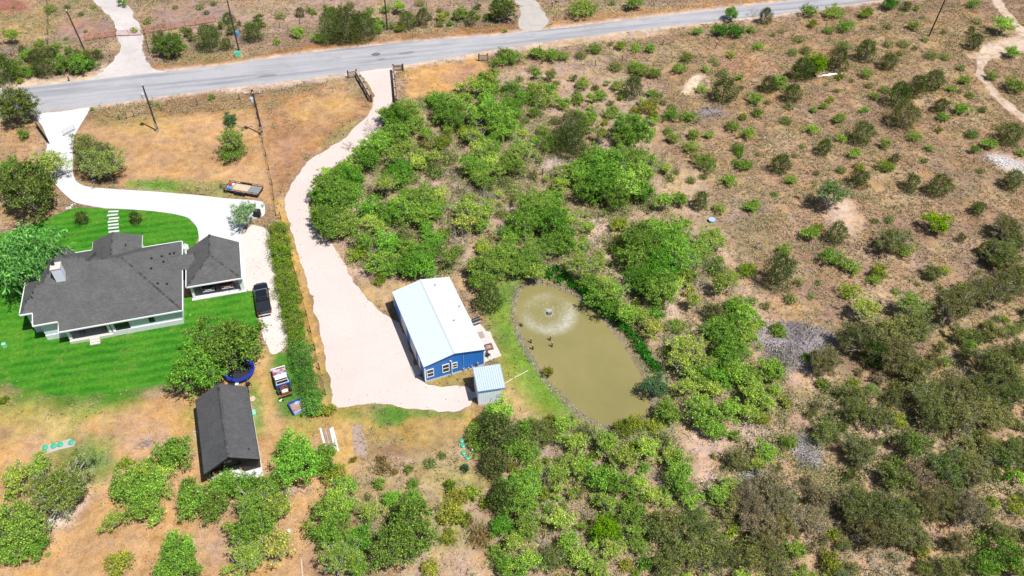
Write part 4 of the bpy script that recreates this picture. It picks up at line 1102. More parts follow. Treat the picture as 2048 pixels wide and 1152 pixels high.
# grill and red box at the patio's upper corner
p = g(952, 648, 0.03); t = thing("grill", "black barrel barbecue grill at the upper corner of the patio", "grill", p, 0.5)
mb = MB(); mb.lathe([(0, -.6), (.3, -.6), (.3, .6), (0, .6)], 14, (0, 0, .85), 'x'); part("drum", mb, M['dark_metal'], t, smooth=False)
mb = MB(); mb.tube([(.3, 0, 1.1), (.3, 0, 1.6)], .06, 8); part("chimney", mb, M['dark_metal'], t)
for sx in (-.5, .5):
    for sy in (-.2, .2):
        mb = MB(); mb.tube([(sx, sy, .7), (sx, sy*1.5, 0)], .025, 6); part("leg", mb, M['dark_metal'], t)
mb = MB(); mb.box(-.6, .6, -.55, -.3, .75, .78); part("shelf", mb, M['plank_grey'], t)
p = g(958, 641, 0); t = thing("push_mower", "red push mower standing beside the black grill", "mower", p, -0.6)
mb = MB(); mb.lathe([(0, .15), (.3, .15), (.32, .3), (.2, .36), (.16, .5), (0, .52)], 14); part("deck", mb, M['red_plastic'], t)
for sx in (-.28, .28):
    for sy in (-.25, .25):
        mb = MB(); mb.lathe([(0, -.04), (.12, -.04), (.12, .04), (0, .04)], 12, (sx, sy, .12), 'x'); part("wheel", mb, M['rubber'], t)
mb = MB(); mb.tube([(-.2, -.2, .25), (-.2, -.9, .95), (.2, -.9, .95), (.2, -.2, .25)], .02, 6); part("handle", mb, M['galv'], t)

# ------------------------------------------------------------------ pale pump house
Q = thing("pump_house", "small pale blue-grey metal pump house with a sloping roof beside the blue building", "shed", (-3.86, 62.12, 0), 0.224)
roof_poly("roof", [[(0, 0, 2.95), (3.52, 0, 2.95), (3.52, 3.5, 3.35), (0, 3.5, 3.35)]], mat_plain('pale_blue_sheet_roof', (0.43, 0.51, 0.60), 0.4, var=0.06, scale=1.2), Q, 0.06)
rb = MB()
for k in range(13):
    x = .06 + k*.283; rb.add([(x-.03, 0, 2.952), (x, 0, 2.99), (x+.03, 0, 2.952), (x-.03, 3.5, 3.352), (x, 3.5, 3.39), (x+.03, 3.5, 3.352)], [(0, 1, 4, 3), (1, 2, 5, 4), (0, 2, 1), (3, 4, 5)])
for k in range(7):
    y = .5 + k*.5; z = 2.95+y*.4/3.5
    rb.box(0.0, 3.52, y-.006, y+.006, z-.02, z+.008)
stuff(part("roof_rib", rb, mat_plain("pale_sheet_seam", (0.36, 0.44, 0.53), 0.4, var=0.04), Q))
mb = MB(); mb.box(0, 3.52, -.03, 0.002, 2.74, 2.91); part("fascia", mb, mat_plain("mid_blue_trim", (0.10, 0.24, 0.52), 0.45), Q)
wl = MB(); wl.prism([(.10, .12), (3.05, .12), (3.05, 3.4), (.10, 3.4)], 0.001, 2.87); part("wall", wl, M['pale_metal'], Q)
mb = MB()
for k in range(11): mb.box(.22+k*.28, .25+k*.28, .10, .119, .02, 2.72)
for k in range(11): mb.box(.08, .099, .3+k*.28, .33+k*.28, .02, 2.86)
stuff(part("wall_rib", mb, M['pale_metal'], Q))
mb = MB(); mb.box(.05, .079, 2.2, 3.0, .05, 2.05); dd = part("door", mb, M['white_trim'], Q)
mb = MB(); mb.lathe([(0, 0), (.04, 0), (.04, .06), (0, .06)], 8, (-.0, 2.3, 1.0), 'x'); part("handle", mb, M['dark_metal'], dd)
mb = MB(); mb.box(-.75, .07, 1.2, 2.1, 0.014, .22); part("step", mb, M['galv'], Q)
mb = MB(); mb.tube([(3.06, 2.2, .25), (5.2, 3.4, .06), (7.4, 4.4, .05)], .035, 6); tag_o = part("hose", mb, M['plank_white'], None, 0, False, None, (-3.86, 62.12, 0), 0.224)
tag(tag_o, "white hose running from the pump house across the grass to the pond", "hose")

# ================================================================== vehicles
def wheel(parent, x, y, r=.39, w=.26, side=1, rim=M['galv']):
    mb = MB(); mb.lathe([(r*.62, -w/2), (r*.95, -w/2), (r, -w*.35), (r, w*.35), (r*.95, w/2), (r*.62, w/2)], 20, (x, y, r), 'x')
    t = part("wheel", mb, M['rubber'], parent)
    mb = MB(); mb.lathe([(0, -w*.3), (r*.6, -w*.36), (r*.62, w*.36), (0, w*.3)], 16, (x, y, r), 'x'); part("rim", mb, rim, t)
    return t

def section(hw, z0, zb):
    return [(-hw*.93, z0), (-hw, z0+.22), (-hw, zb-.10), (-hw+.09, zb), (hw-.09, zb), (hw, zb-.10), (hw, z0+.22), (hw*.93, z0)]

def body_loft(rows):
    mb = MB()
    mb.loft([[Vector((x, y, z)) for x, z in section(hw, z0, zb)] for (y, hw, z0, zb) in reversed(rows)])
    return mb

def greenhouse(parent, paint, y0, y1, yr0, yr1, zb, zt, hb=.90, ht=.72, split=None):
    """cabin: sloped pillars, glass set just proud of the metal"""
    mb = MB()
    b = [(-hb, y0, zb), (hb, y0, zb), (hb, y1, zb), (-hb, y1, zb)]; t = [(-ht, yr0, zt), (ht, yr0, zt), (ht, yr1, zt), (-ht, yr1, zt)]
    mb.add(b+t, [(4, 5, 6, 7), (0, 1, 5, 4), (1, 2, 6, 5), (2, 3, 7, 6), (3, 0, 4, 7)])
    c = part("cab", mb, paint, parent, 0.04)
    def pane(nm, q, f0=.12, f1=.88, g0=.06, g1=.94):
        q = [Vector(v) for v in q]; nrm = (q[1]-q[0]).cross(q[3]-q[0]).normalized()
        at2 = lambda u, v: q[0]*(1-u)*(1-v) + q[1]*u*(1-v) + q[2]*u*v + q[3]*(1-u)*v
        p = [at2(g0, f0), at2(g1, f0), at2(g1, f1), at2(g0, f1)]
        m = MB(); m.loft([[v + nrm*.001 for v in p], [v + nrm*.014 for v in p]]); part(nm, m, M['glass'], c)
    pane("windshield", (b[2], b[3], t[3], t[2])); pane("rear_window", (b[0], b[1], t[1], t[0]), .25, .85)
    for nm, q in (("side_window", (b[1], b[2], t[2], t[1])), ("side_window", (b[3], b[0], t[0], t[3]))):
        pane(nm, q, .15, .88, .10, .47); pane(nm, q, .15, .88, .53, .90)
    return c

def lamps(t, y, z, x, w, h, mat, name, s):
    for sx in (-1, 1):
        mb = MB(); ya, yb = sorted((y, y+s*.05)); mb.box(sx*x-w/2, sx*x+w/2, ya, yb, z-h/2, z+h/2); part(name, mb, mat, t, .01)

# black pickup on the gravel strip
p = g(526.5, 601, 0); p0 = Vector((-34.95, 78.95, 0.016))
T = thing("pickup_truck", "black crew-cab pickup truck parked on the gravel strip beside the hedge", "pickup truck", p0, 0.335)
part("body", body_loft([(-3.0, .92, .50, 1.10), (-2.85, .98, .45, 1.16), (-1.0, 1.0, .42, 1.16), (.9, 1.0, .42, 1.12), (2.1, .99, .42, 1.09), (2.65, .95, .45, 1.03), (2.92, .86, .5, .92), (3.0, .80, .55, .80)]), M['car_black'], T, 0.03, True)
greenhouse(T, M['car_black'], -.95, 1.45, -.75, .62, 1.10, 1.86)
mb = MB(); mb.box(-.87, .87, -2.82, -1.02, 1.16, 1.195); part("bed_cover", mb, M['vinyl'], T, .015)
mb = MB(); mb.box(-.86, .86, -2.82, -2.78, 1.196, 1.215); mb.box(-.86, .86, -1.95, -1.92, 1.196, 1.215); part("cover_seam", mb, M['rubber'], T)
mb = MB(); mb.box(-.92, .92, -3.14, -2.99, .50, .74); part("rear_bumper", mb, M['chrome'], T, .03)
mb = MB(); mb.box(-.30, .30, -3.155, -3.142, .55, .68); part("number_plate", mb, M['white_paint'], T)
mb = MB(); mb.box(-.90, .90, 2.97, 3.10, .48, .68); part("front_bumper", mb, M['chrome'], T, .03)
mb = MB(); mb.box(-.6, .6, 2.94, 3.02, .70, .90); part("grille", mb, M['dark_metal'], T, .01)
lamps(T, -2.98, .96, .86, .16, .34, M['taillight'], "tail_light", -1); lamps(T, 2.90, .86, .72, .26, .16, M['headlight'], "headlight", 1)
for sx in (-1, 1):
    mb = MB(); mb.box(sx*1.12-.12, sx*1.12+.12, 1.02, 1.14, 1.13, 1.34); part("mirror", mb, M['car_black'], T, .02)
    for y in (1.85, -1.85): wheel(T, sx*.86, y, .40, .27)
    for y in (.62, -.35):
        mb = MB(); mb.box(sx*1.0-.015, sx*1.0+.025, y-.09, y+.09, .92, .95); part("door_handle", mb, M['chrome'], T)
mb = MB(); mb.box(-.74, .74, 1.38, 1.46, 1.135, 1.165); part("wiper_cowl", mb, M['galv'], T)

def suv(loc, rz, paint, lab):
    t = thing("parked_car", lab, "car", loc, rz, "cars under the carport roof")
    part("body", body_loft([(-2.4, .88, .40, .98), (-2.2, .93, .36, 1.04), (0, .95, .34, 1.04), (1.1, .95, .34, 1.02), (1.9, .92, .36, .96), (2.3, .86, .40, .84), (2.4, .78, .46, .72)]), paint, t, .03, True)
    greenhouse(t, paint, -2.15, 1.25, -1.85, .35, 1.0, 1.62, .86, .66)
    mb = MB(); mb.box(-.80, .80, 2.36, 2.48, .36, .56); part("front_bumper", mb, M['chrome'], t, .03)
    mb = MB(); mb.box(-.48, .48, 2.36, 2.44, .60, .76); part("grille", mb, M['chrome'], t, .02)
    lamps(t, 2.30, .72, .66, .28, .16, M['headlight'], "headlight", 1); lamps(t, -2.38, .80, .78, .16, .24, M['taillight'], "tail_light", -1)
    for sx in (-1, 1):
        mb = MB(); mb.box(sx*1.03-.09, sx*1.03+.09, .82, .92, 1.0, 1.15); part("mirror", mb, paint, t, .02)
        for y in (1.48, -1.48): wheel(t, sx*.80, y, .34, .22)
Km = Matrix.Translation((-37.86, 80.69, 0)) @ Matrix.Rotation(0.291, 4, 'Z')
suv(Km @ Vector((-4.95, 3.45, .10)), 0.291 + math.pi, M['car_dark'], "charcoal car with a chrome front parked under the carport, beside the red one")
suv(Km @ Vector((-2.35, 3.45, .10)), 0.291 + math.pi, M['car_red'], "dark red car with a chrome front parked under the carport")

# stripped old truck: red and white cab on a rusty chassis
O = thing("stripped_truck", "stripped old pickup with a peeling red hood, white cab roof and bare rusty chassis", "old truck", (-29.0, 64.45, 0), 0.44)
part("body", body_loft([(-.72, .90, .40, 1.05), (-.6, .92, .38, 1.10), (.7, .92, .38, 1.08)]), M['blue_paint'], O, .03)
part("hood", body_loft([(.705, .90, .50, 1.06), (1.2, .89, .5, 1.04), (1.9, .86, .52, .99), (2.25, .80, .56, .90)]), M['peel_red'], O, .03)
mb = MB(); mb.add([(-.86, .70, 1.085), (.86, .70, 1.085), (.86, 1.02, 1.07), (.45, 1.15, 1.065), (.1, 1.02, 1.07), (-.3, 1.12, 1.065), (-.86, .98, 1.07)], [(0, 1, 2, 3, 4, 5, 6)])
part("cowl_panel", mb, M['light_blue'], O)
mb = MB(); mb.box(-.92, .92, 2.26, 2.36, .55, .95); part("grille", mb, M['white_paint'], O, .02)
greenhouse(O, M['white_paint'], -.66, .78, -.60, .42, 1.06, 1.72, .84, .74)
mb = MB(); mb.box(-.72, .72, -.60, -.36, 1.735, 1.75); part("sun_strip", mb, M['dark_metal'], O)
mb = MB()
for sx in (-.42, .42): mb.box(sx-.05, sx+.05, -2.15, -.72, .52, .66)
for y in (-.95, -1.45, -1.9): mb.box(-.37, .37, y-.05, y+.05, .54, .63)
part("chassis", mb, M['rust'], O)
mb = MB(); mb.lathe([(.06, -.62), (.07, -.2), (.2, -.12), (.22, 0), (.2, .12), (.07, .2), (.06, .62)], 10, (0, -1.2, .42), 'x'); mb.tube([(0, -.7, .55), (0, -1.1, .45)], .06, 6); part("rear_axle", mb, M['rust'], O)
mb = MB(); mb.box(-.32, .32, -.92, -.76, .64, .86); mb.box(-.28, -.02, -1.3, -1.05, .64, .80); part("drivetrain_scrap", mb, M['rust'], O, .03)
mb = MB(); mb.box(-.36, .36, -1.86, -1.42, .66, .84); part("fuel_tank", mb, M['white_paint'], O, .04)
mb = MB(); mb.box(-.88, .88, -2.32, -2.12, .48, .66); part("rear_bumper", mb, M['rust'], O, .02)
for sx in (-1, 1): wheel(O, sx*.76, -1.2, .39, .27, 1, M['rust']); wheel(O, sx*.76, 1.55, .36, .22, 1, M['rust'])

# cut-off pickup bed lying in the grass
X = thing("pickup_bed", "cut-off blue pickup bed with a rusty floor lying in the grass beside the hedge", "truck bed", (-26.28, 60.97, 0), 0.594)
mb = MB(); mb.box(-.86, .86, -.86, .86, .14, .20); part("floor", mb, M['rust_pink'], X)
for sx in (-1, 1):
    mb = MB(); mb.box(sx*.93-.07, sx*.93+.07, -.92, .92, .06, .62); part("side_panel", mb, M['blue_paint'], X, .02)
    mb = MB(); mb.box(sx*.72-.14, sx*.72+.14, -.35, .35, .20, .46); part("wheel_arch", mb, M['rust_pink'], X, .05)
mb = MB(); mb.box(-.86, .86, .86, .93, .06, .62); part("front_panel", mb, M['blue_paint'], X, .01)
mb = MB(); mb.box(-.86, .86, -.95, -.86, .06, .62); part("tailgate", mb, M['light_blue'], X, .01)
mb = MB(); mb.lathe([(0, 0), (.3, 0), (.3, .05), (0, .05)], 8, (.1, .62, .21)); part("dented_patch", mb, M['light_blue'], X)

# trampoline
tp = g(478, 739, 0.85)
Tr = thing("trampoline", "round blue-edged trampoline half hidden under the tree above the dark shed", "trampoline", (tp.x, tp.y, 0))
mb = MB(); mb.lathe([(0, 0), (1.62, 0), (1.62, .015), (0, .02)], 40, (0, 0, .85)); part("jumping_mat", mb, M['tramp_mat'], Tr)
mb = MB(); mb.lathe([(1.60, .86), (1.60, .93), (1.95, .93), (1.98, .84), (1.95, .70), (1.92, .70), (1.92, .86), (1.60, .86)], 48); part("padding", mb, M['tramp_blue'], Tr)
for k in range(8):
    a = k*math.pi/4; mb = MB(); mb.tube([(1.85*math.cos(a), 1.85*math.sin(a), .85), (1.9*math.cos(a), 1.9*math.sin(a), 0)], .03, 6); part("leg", mb, M['galv'], Tr)

# utility trailer
U = thing("utility_trailer", "flat utility trailer loaded with sheets and blue tubs at the end of the driveway", "trailer", (-43.8, 103.35, 0), -0.195)
for k in range(6):
    mb = MB(); y = -1.0 + k*.335; mb.box(-2.85, 2.85, y+.008, y+.328, .55, .60); part("plank", mb, M['plank_grey'] if k % 2 else M['plank_brown'], U)
mb = MB(); mb.box(-2.95, 2.95, -1.10, -1.0, .45, .66); mb.box(-2.95, 2.95, 1.02, 1.12, .45, .66); mb.box(-2.95, -2.86, -1.0, 1.02, .45, .66); mb.box(2.86, 2.95, -1.0, 1.02, .45, .66); part("frame", mb, M['dark_metal'], U)
mb = MB(); mb.tube([(-2.9, -.7, .5), (-4.1, 0, .45)], .05, 6); mb.tube([(-2.9, .7, .5), (-4.1, 0, .45)], .05, 6); mb.tube([(-4.05, 0, .8), (-4.05, 0, .03)], .04, 6); part("tongue", mb, M['dark_metal'], U)
for sy in (-1, 1):
    for x in (-.5, .45):
        mb = MB(); mb.lathe([(0, -.1), (.33, -.1), (.34, .1), (0, .1)], 16, (x, sy*1.26, .33), 'y'); part("wheel", mb, M['rubber'], U)
    mb = MB(); mb.box(-1.0, .95, sy*1.26-.14, sy*1.26+.14, .69, .73); part("mudguard", mb, M['dark_metal'], U)
    mb = MB()
    for k in range(7): mb.box(-2.9+k*.96, -2.84+k*.96, sy*1.06-.03, sy*1.06+.03, .66, .95)
    mb.box(-2.95, 2.95, sy*1.06-.03, sy*1.06+.03, .951, 1.0); part("side_rail", mb, M['dark_metal'], U)
Um = Matrix.Translation((-43.8, 103.35, 0)) @ Matrix.Rotation(-0.195, 4, 'Z')
def load(name, lab, cat, x0, x1, y0, y1, z0, z1, mat, bev=.02):
    c = Um @ Vector(((x0+x1)/2, (y0+y1)/2, z0)); mb = MB(); mb.box((x0-x1)/2, (x1-x0)/2, (y0-y1)/2, (y1-y0)/2, 0, z1-z0)
    o = part(name, mb, mat, None, bev, False, None, c, -0.195); return tag(o, lab, cat)
load("tarp_bundle", "crumpled blue tarp bundle at the front of the trailer", "tarp", -2.6, -1.7, -.85, -.35, .60, .92, M['blue_plastic'], .12)
load("plywood_sheet", "raw tan plywood sheet flat on the trailer deck", "plywood", -1.6, .9, -.7, .85, .601, .64, M['plank_tan'], .004)
load("metal_sheet", "pale grey metal sheet at the tail of the trailer", "metal sheet", 1.0, 2.8, -.8, .85, .601, .63, M['galv'], .004)
load("crate", "small red crate beside the blue tarp on the trailer", "crate", -2.6, -2.2, .1, .6, .60, .9, M['red_plastic'], .03)
load("bucket_box", "white tub behind the red crate on the trailer", "tub", -2.1, -1.75, .2, .6, .60, .88, M['white_paint'], .05)

# ================================================================== poles
def utility_pole(px, py, h, lab, arm=False, transformer=False, meter=False, rz=0.0, lean=(0, 0)):
    p = g(px, py); t = thing("utility_pole", lab, "utility pole", (p.x, p.y, 0), rz, "wooden utility poles along the road")
    mb = MB(); mb.tube([(0, 0, -.3), (lean[0]*.5, lean[1]*.5, h*.5), (lean[0], lean[1], h)], [.17, .15, .12], 10); part("shaft", mb, M['pole_wood'], t)
    if arm:
        mb = MB(); mb.box(lean[0]-1.25, lean[0]+1.25, lean[1]-.20, lean[1]-.10, h-.75, h-.62); c = part("crossarm", mb, M['post_wood'], t)
        for x in (-1.1, 0.0, 1.1):
            mb = MB(); mb.lathe([(0, 0), (.05, 0), (.09, .08), (.06, .16), (.09, .2), (0, .28)], 8, (lean[0]+x, lean[1]-.15, h-.62)); part("insulator", mb, M['white_paint'], c)
    else:
        mb = MB(); mb.lathe([(0, 0), (.06, 0), (.1, .1), (.06, .2), (.09, .26), (0, .36)], 8, (lean[0], lean[1], h)); part("insulator", mb, M['white_paint'], t)
    if transformer:
        mb = MB(); mb.lathe([(0, 0), (.27, 0), (.29, .05), (.29, .75), (.24, .83), (0, .86)], 14, (-.45, -.12, h-2.3)); tr = part("transformer", mb, M['transformer'], t)
        mb = MB(); mb.lathe([(0, 0), (.04, 0), (.06, .1), (.03, .3), (0, .3)], 8, (-.45, -.12, h-1.46)); part("bushing", mb, M['white_paint'], tr)
        mb = MB(); mb.tube([(-.12, -.1, h-1.9), (-.2, -.1, h-1.9)], .05, 6); mb.tube([(-.45, -.1, h-1.2), (-.75, -.1, h-.5), (-.3, 0, h-.3)], .02, 5); part("bracket", mb, M['galv'], t)
    if meter:
        mb = MB(); mb.box(-.16, .16, -.36, -.17, 1.0, 1.65); part("meter_box", mb, M['galv'], t)
        mb = MB(); mb.tube([(.05, -.2, .02), (.05, -.2, 1.0)], .045, 6); part("conduit", mb, M['galv'], t)
        mb = MB(); mb.box(-.2, .2, -.42, .1, 0, .4); part("base_box", mb, M['galv'], t, .02)
    return t
utility_pole(316, 262, 9.1, "dark utility pole with a grey transformer standing in the orange dirt front yard", transformer=True, meter=True)
utility_pole(525, 269, 9.0, "utility pole with a crossarm and transformer on the fence line beside the bare strip", arm=True, transformer=True, meter=True, rz=0.15)
utility_pole(175, 113, 9.4, "leaning utility pole left of the ranch drive and red gate", lean=(-.7, 0.1))
utility_pole(478, 101, 10.6, "tall utility pole beside the mint green cabinet across the road")
utility_pole(775, 60, 10.2, "utility pole standing behind the roadside bushes at the top of the photo")
utility_pole(1858, 72, 9.6, "lone utility pole in the dry field right of the road's end", lean=(.25, 0))
p = g(1104, 14); t = thing("short_pole", "short dark pole with a white band beside the gravel drive across the road", "pole", (p.x, p.y, 0))
mb = MB(); mb.tube([(0, 0, -.2), (0, 0, 2.2)], [.12, .1], 8); part("shaft", mb, M['pole_wood'], t)
mb = MB(); mb.tube([(0, 0, 1.2), (0, 0, 1.5)], .13, 8); part("band", mb, M['white_paint'], t)
p = g(1117, 5); t = thing("mailbox", "small dark mailbox on a post by the gravel drive", "mailbox", (p.x, p.y, 0))
mb = MB(); mb.box(-.06, .06, -.06, .06, 0, 1.0); part("post", mb, M['post_wood'], t)
mb = MB(); mb.box(-.25, .25, -.35, .35, 1.0, 1.4); part("box", mb, M['car_dark'], t, .1)

# ================================================================== fences
def post_mb(h, r=.07, z=0.0):
    mb = MB(); mb.tube([(0, 0, -.2), (0, 0, h)], r, 7); return mb
POSTM = post_mb(1.35).mesh("post"); POSTM.materials.append(M['post_wood'])
def wire_fence(pts, lab, every=3.2, h=1.25, strands=4, mat=M['wire'], netting=False):
    """posts as parts, the strands joined into one part per fence"""
    pts = [Vector((p[0], p[1], 0)) for p in pts]; o = pts[0]
    t = thing("wire_fence", lab, "fence", o)
    segs = []; tot = 0
    for a, b in zip(pts[:-1], pts[1:]):
        n = max(1, round((b-a).length/every))
        for k in range(n): segs.append(a + (b-a)*(k/n))
    segs.append(pts[-1])
    rr = random.Random(len(lab))
    for s in segs:
        q = link("post", POSTM, None, t, s - o); q.scale = (1, 1, rr.uniform(.88, 1.08)); q.rotation_euler = (rr.uniform(-.05, .05), rr.uniform(-.05, .05), 0)
    mb = MB()
    for k in range(strands):
        z = .25 + k*(h-.25)/max(1, strands-1)
        for a, b in zip(segs[:-1], segs[1:]): mb.tube([a-o+Vector((0, 0, z)), b-o+Vector((0, 0, z))], .012, 3, False)
    if netting:
        for a, b in zip(segs[:-1], segs[1:]):
            d = b-a; n = int(d.length/.16)
            for k in range(n): mb.tube([a-o+d*(k/n)+Vector((0, 0, .05)), a-o+d*(k/n)+Vector((0, 0, h))], .009, 3, False)
    stuff(part("fence_mesh" if netting else "strand_wire", mb, mat, t))
    return t
G2 = lambda *q: [tuple(g(*k))[:2] for k in q]
wire_fence(G2((505,192),(526,285),(545,370),(552,432)), "wire fence on dark posts running from the road down to the hedge", 3.6)
wire_fence(G2((562,438),(575,490),(590,545),(605,600),(622,665),(640,740),(652,790)), "mesh wire fence close behind the right side of the hedge", 3.0, 1.3, 4, M['wire'], True)
wire_fence(G2((240,240),(254,238),(269,235),(323,223),(396,211),(480,199),(505,192)), "roadside wire fence on short dark posts behind the front yard pole", 9)
wire_fence(G2((480,65),(560,56),(640,42),(760,28),(900,12),(1010,0)), "far wire fence behind the roadside bushes across the road", 5)
wire_fence(G2((290,70),(294,85),(300,110)), "short wire fence flanking the ranch drive below its red gate", 2.4)
wire_fence(G2((95,-10),(98,50),(96,110)), "pale wire fence running up the far left pasture", 5)
wire_fence(G2((1000,112),(1085,120),(1190,133),(1244,123),(1325,91),(1417,77),(1431,98)), "sagging wire fence on widely spaced posts along the field below the road", 9)
def lone_post(px, py, lab, h=1.5, r_=.09, grp="lone fence posts"):
    p = g(px, py); t = thing("fence_post", lab, "post", (p.x, p.y, 0), 0, grp)
    mb = post_mb(h, r_); part("shaft", mb, M['post_wood'], t)
    mb = MB(); mb.lathe([(0, 0), (r_*1.05, 0), (0, .05)], 7, (0, 0, h)); part("top", mb, M['plank_grey'], t)
lone_post(1085, 351, "thin dark post standing in the bare patch among the thicket", 1.6)
lone_post(1871, 84, "short post in the dry field just right of the lone utility pole", 1.2, .06)
lone_post(1718, 500, "thin leaning post in the washed-out dry field below the big round tree", 1.5, .06)
lone_post(1950, 165, "short post on the left edge of the pale dirt track", 1.2, .06)
lone_post(139, 162, "dark stub post at the road edge under the left roadside bushes", 1.0, .12)

def rail_fence(pts, lab, h=1.35, group=None):
    pts = [Vector((q[0], q[1], 0)) for q in pts]; o = pts[0]
    t = thing("rail_fence", lab, "fence", o, 0, "plank rail fences at the drive entrance")
    ps = []
    for a, b in zip(pts[:-1], pts[1:]):
        n = max(1, round((b-a).length/2.6))
        for k in range(n): ps.append((a+(b-a)*(k/n)))
    ps.append(pts[-1])
    for s in ps:
        mb = MB(); mb.tube([s-o+Vector((0, 0, -.2)), s-o+Vector((0, 0, h+.2))], .15, 8); part("post", mb, M['pole_wood'], t)
    for a, b in zip(ps[:-1], ps[1:]):
        d = (b-a); L = d.length; an = math.atan2(d.y, d.x)
        for k in range(4):
            z = .22 + k*.31
            mb = MB(); Mx = Matrix.Translation(a-o) @ Matrix.Rotation(an, 4, 'Z'); mb.box(.0, L, -.20, -.155, z, z+.22, Mx); part("rail", mb, M['plank_grey'], t)
        mb = MB(); mb.box(.0, L, -.24, .02, h-.02, h+.03, Matrix.Translation(a-o) @ Matrix.Rotation(an, 4, 'Z')); part("cap_rail", mb, M['plank_grey'], t)
rail_fence(G2((697,156),(714,153),(729,178),(743,204)), "weathered plank rail fence left of the caliche drive entrance")
rail_fence(G2((806,142),(787,143),(790,172),(793,206),(806,214)), "weathered plank rail fence right of the caliche drive entrance")
rail_fence(G2((958,122),(975,121)), "short rail between two dark posts on the verge at the thicket's upper corner")

def pipe_fence(a, b, lab, cat, gate=False, h=1.25, every=2.2, mat=M['gate_red'], bars=5, rad=.035):
    a = Vector((*a, 0)); b = Vector((*b, 0)); d = b-a; L = d.length; an = math.atan2(d.y, d.x)
    t = thing("pipe_gate" if gate else "pipe_fence", lab, cat, a, an)
    n = max(1, round(L/every))
    for k in range(n+1):
        x = L*k/n; mb = MB(); mb.tube([(x, 0, .1 if gate else -.1), (x, 0, h+.05)], rad*1.3, 6); part("upright", mb, mat, t)
    for k in range(bars):
        z = .25 + k*(h-.25)/(bars-1); mb = MB(); mb.tube([(0, 0, z), (L, 0, z)], rad, 6); part("bar", mb, mat, t)
q = G2((172,83),(233,73),(284,71),(289,69),(372,55),(432,44),(480,38))
pipe_fence(q[0], q[1], "red pipe fence panel left of the ranch gate", "fence")
pipe_fence(q[1], q[2], "red pipe gate closing the ranch drive across the road", "gate", True)
pipe_fence(q[3], q[4], "rusty red pipe fence right of the ranch gate, behind the dark bushes", "fence")
pipe_fence(q[4], q[5], "pale red pipe fence farthest right of the ranch gate", "fence")
q = G2((129,273),(151,261))
pipe_fence(q[0], q[1], "pale open pipe gate standing on the right edge of the white driveway", "gate", True, 1.2, 3, M['galv'], 5, .03)
q = G2((76,256),(99,288))
pipe_fence(q[0], q[1], "dark open pipe gate along the left edge of the white driveway", "gate", True, 1.2, 2.5, M['pole_wood'], 6, .06)

# ================================================================== small things
def simple(name, lab, cat, px, py, mb, mat, z=0.0, rz=0.0, bev=0.0, group=None):
    p = g(px, py, z); o = part(name, mb, mat, None, bev, False, None, p, rz); return tag(o, lab, cat, group)
def two(name, lab, cat, px, py, parts, z=0.0, rz=0.0, group=None):
    p = g(px, py, z); t = thing(name, lab, cat, p, rz, group)
    for nm, mb, mat in parts: part(nm, mb, mat, t)
    return t
def bx(*a): return MB().box(*a)

two("utility_cabinet", "mint green utility cabinet on the verge below the tall pole", "cabinet", 477, 113, [("body", bx(-.55, .55, -.4, .4, 0, .85), M['mint_box']), ("lid", MB().add([(-.58, -.43, .851), (.58, -.43, .851), (.58, .43, .95), (-.58, .43, .95), (-.58, -.43, .90), (.58, -.43, .90), (.58, .43, 1.0), (-.58, .43, 1.0)], [(3,2,1,0),(4,5,6,7),(0,1,5,4),(1,2,6,5),(2,3,7,6),(3,0,4,7)]), M['green_plastic'])])
def barrel(name, lab, px, py, mat, h=.9, rr=.3, group=None, z=0):
    two(name, lab, "barrel", px, py, [("shell", MB().lathe([(0, 0), (rr*.94, 0), (rr, .06), (rr, h*.33), (rr*1.04, h*.35), (rr, h*.37), (rr, h*.64), (rr*1.04, h*.66), (rr, h*.68), (rr, h-.05), (rr*.92, h)], 16), mat), ("lid", MB().lathe([(0, h-.03), (rr*.92, h-.03), (rr*.92, h+.01), (0, h+.02)], 16), mat)], z, 0, group)
barrel("barrel", "bright blue barrel half hidden behind the tall pole across the road", 475, 72, M['blue_plastic'], 1.0, .35)
two("water_trough", "light blue plastic tub lying in the dry field below a green shrub", "tub", 1423, 443, [("tub", MB().lathe([(0, 0), (.40, 0), (.52, .42), (.46, .42), (.36, .06), (0, .06)], 14), M['sky_plastic']), ("rim", MB().lathe([(.45, .40), (.56, .40), (.56, .46), (.45, .46)], 18), M['light_blue'])])
two("storage_tank", "white upright tank in the corner between the house and the carport", "tank", 373, 503, [("body", MB().lathe([(0, 0), (.48, 0), (.5, .05), (.5, 1.05), (.4, 1.2), (0, 1.25)], 18), M['white_paint']), ("cap", MB().lathe([(0, 1.23), (.14, 1.23), (.14, 1.3), (0, 1.31)], 12), M['galv'])])
two("wall_unit", "black cooler box on the driveway's far corner beside the silvery tree", "box", 516, 432, [("body", bx(-.45, .45, -.4, .4, 0, 1.1), M['black_trim']), ("lid", bx(-.47, .47, -.42, .42, 1.101, 1.16), M['dark_metal'])], 0.06, -.1)
two("utility_box", "small pale green utility box on the lawn left of the house", "utility box", 10, 693, [("body", bx(-.22, .22, -.2, .2, 0, .5), M['mint_box']), ("lid", bx(-.24, .24, -.22, .22, .501, .56), M['mint_box'])], 0.02, .2)
two("bucket", "small white bucket on the dirt below the firewood", "bucket", 579, 1064, [("body", MB().lathe([(0, 0), (.15, 0), (.19, .38), (.16, .38), (.13, .04), (0, .04)], 14), M['white_paint']), ("handle", MB().tube([(-.18, 0, .36), (-.1, 0, .5), (.1, 0, .5), (.18, 0, .36)], .012, 5), M['galv'])])
simple("plywood_offcut", "raw plywood offcut in the grass right of the dark shed", "plywood", 504, 798, MB().prism([(-.38, -.3), (.2, -.42), (.45, -.05), (.30, .42), (-.25, .36)], 0, .03), M['plank_tan'], 0.01, .3)
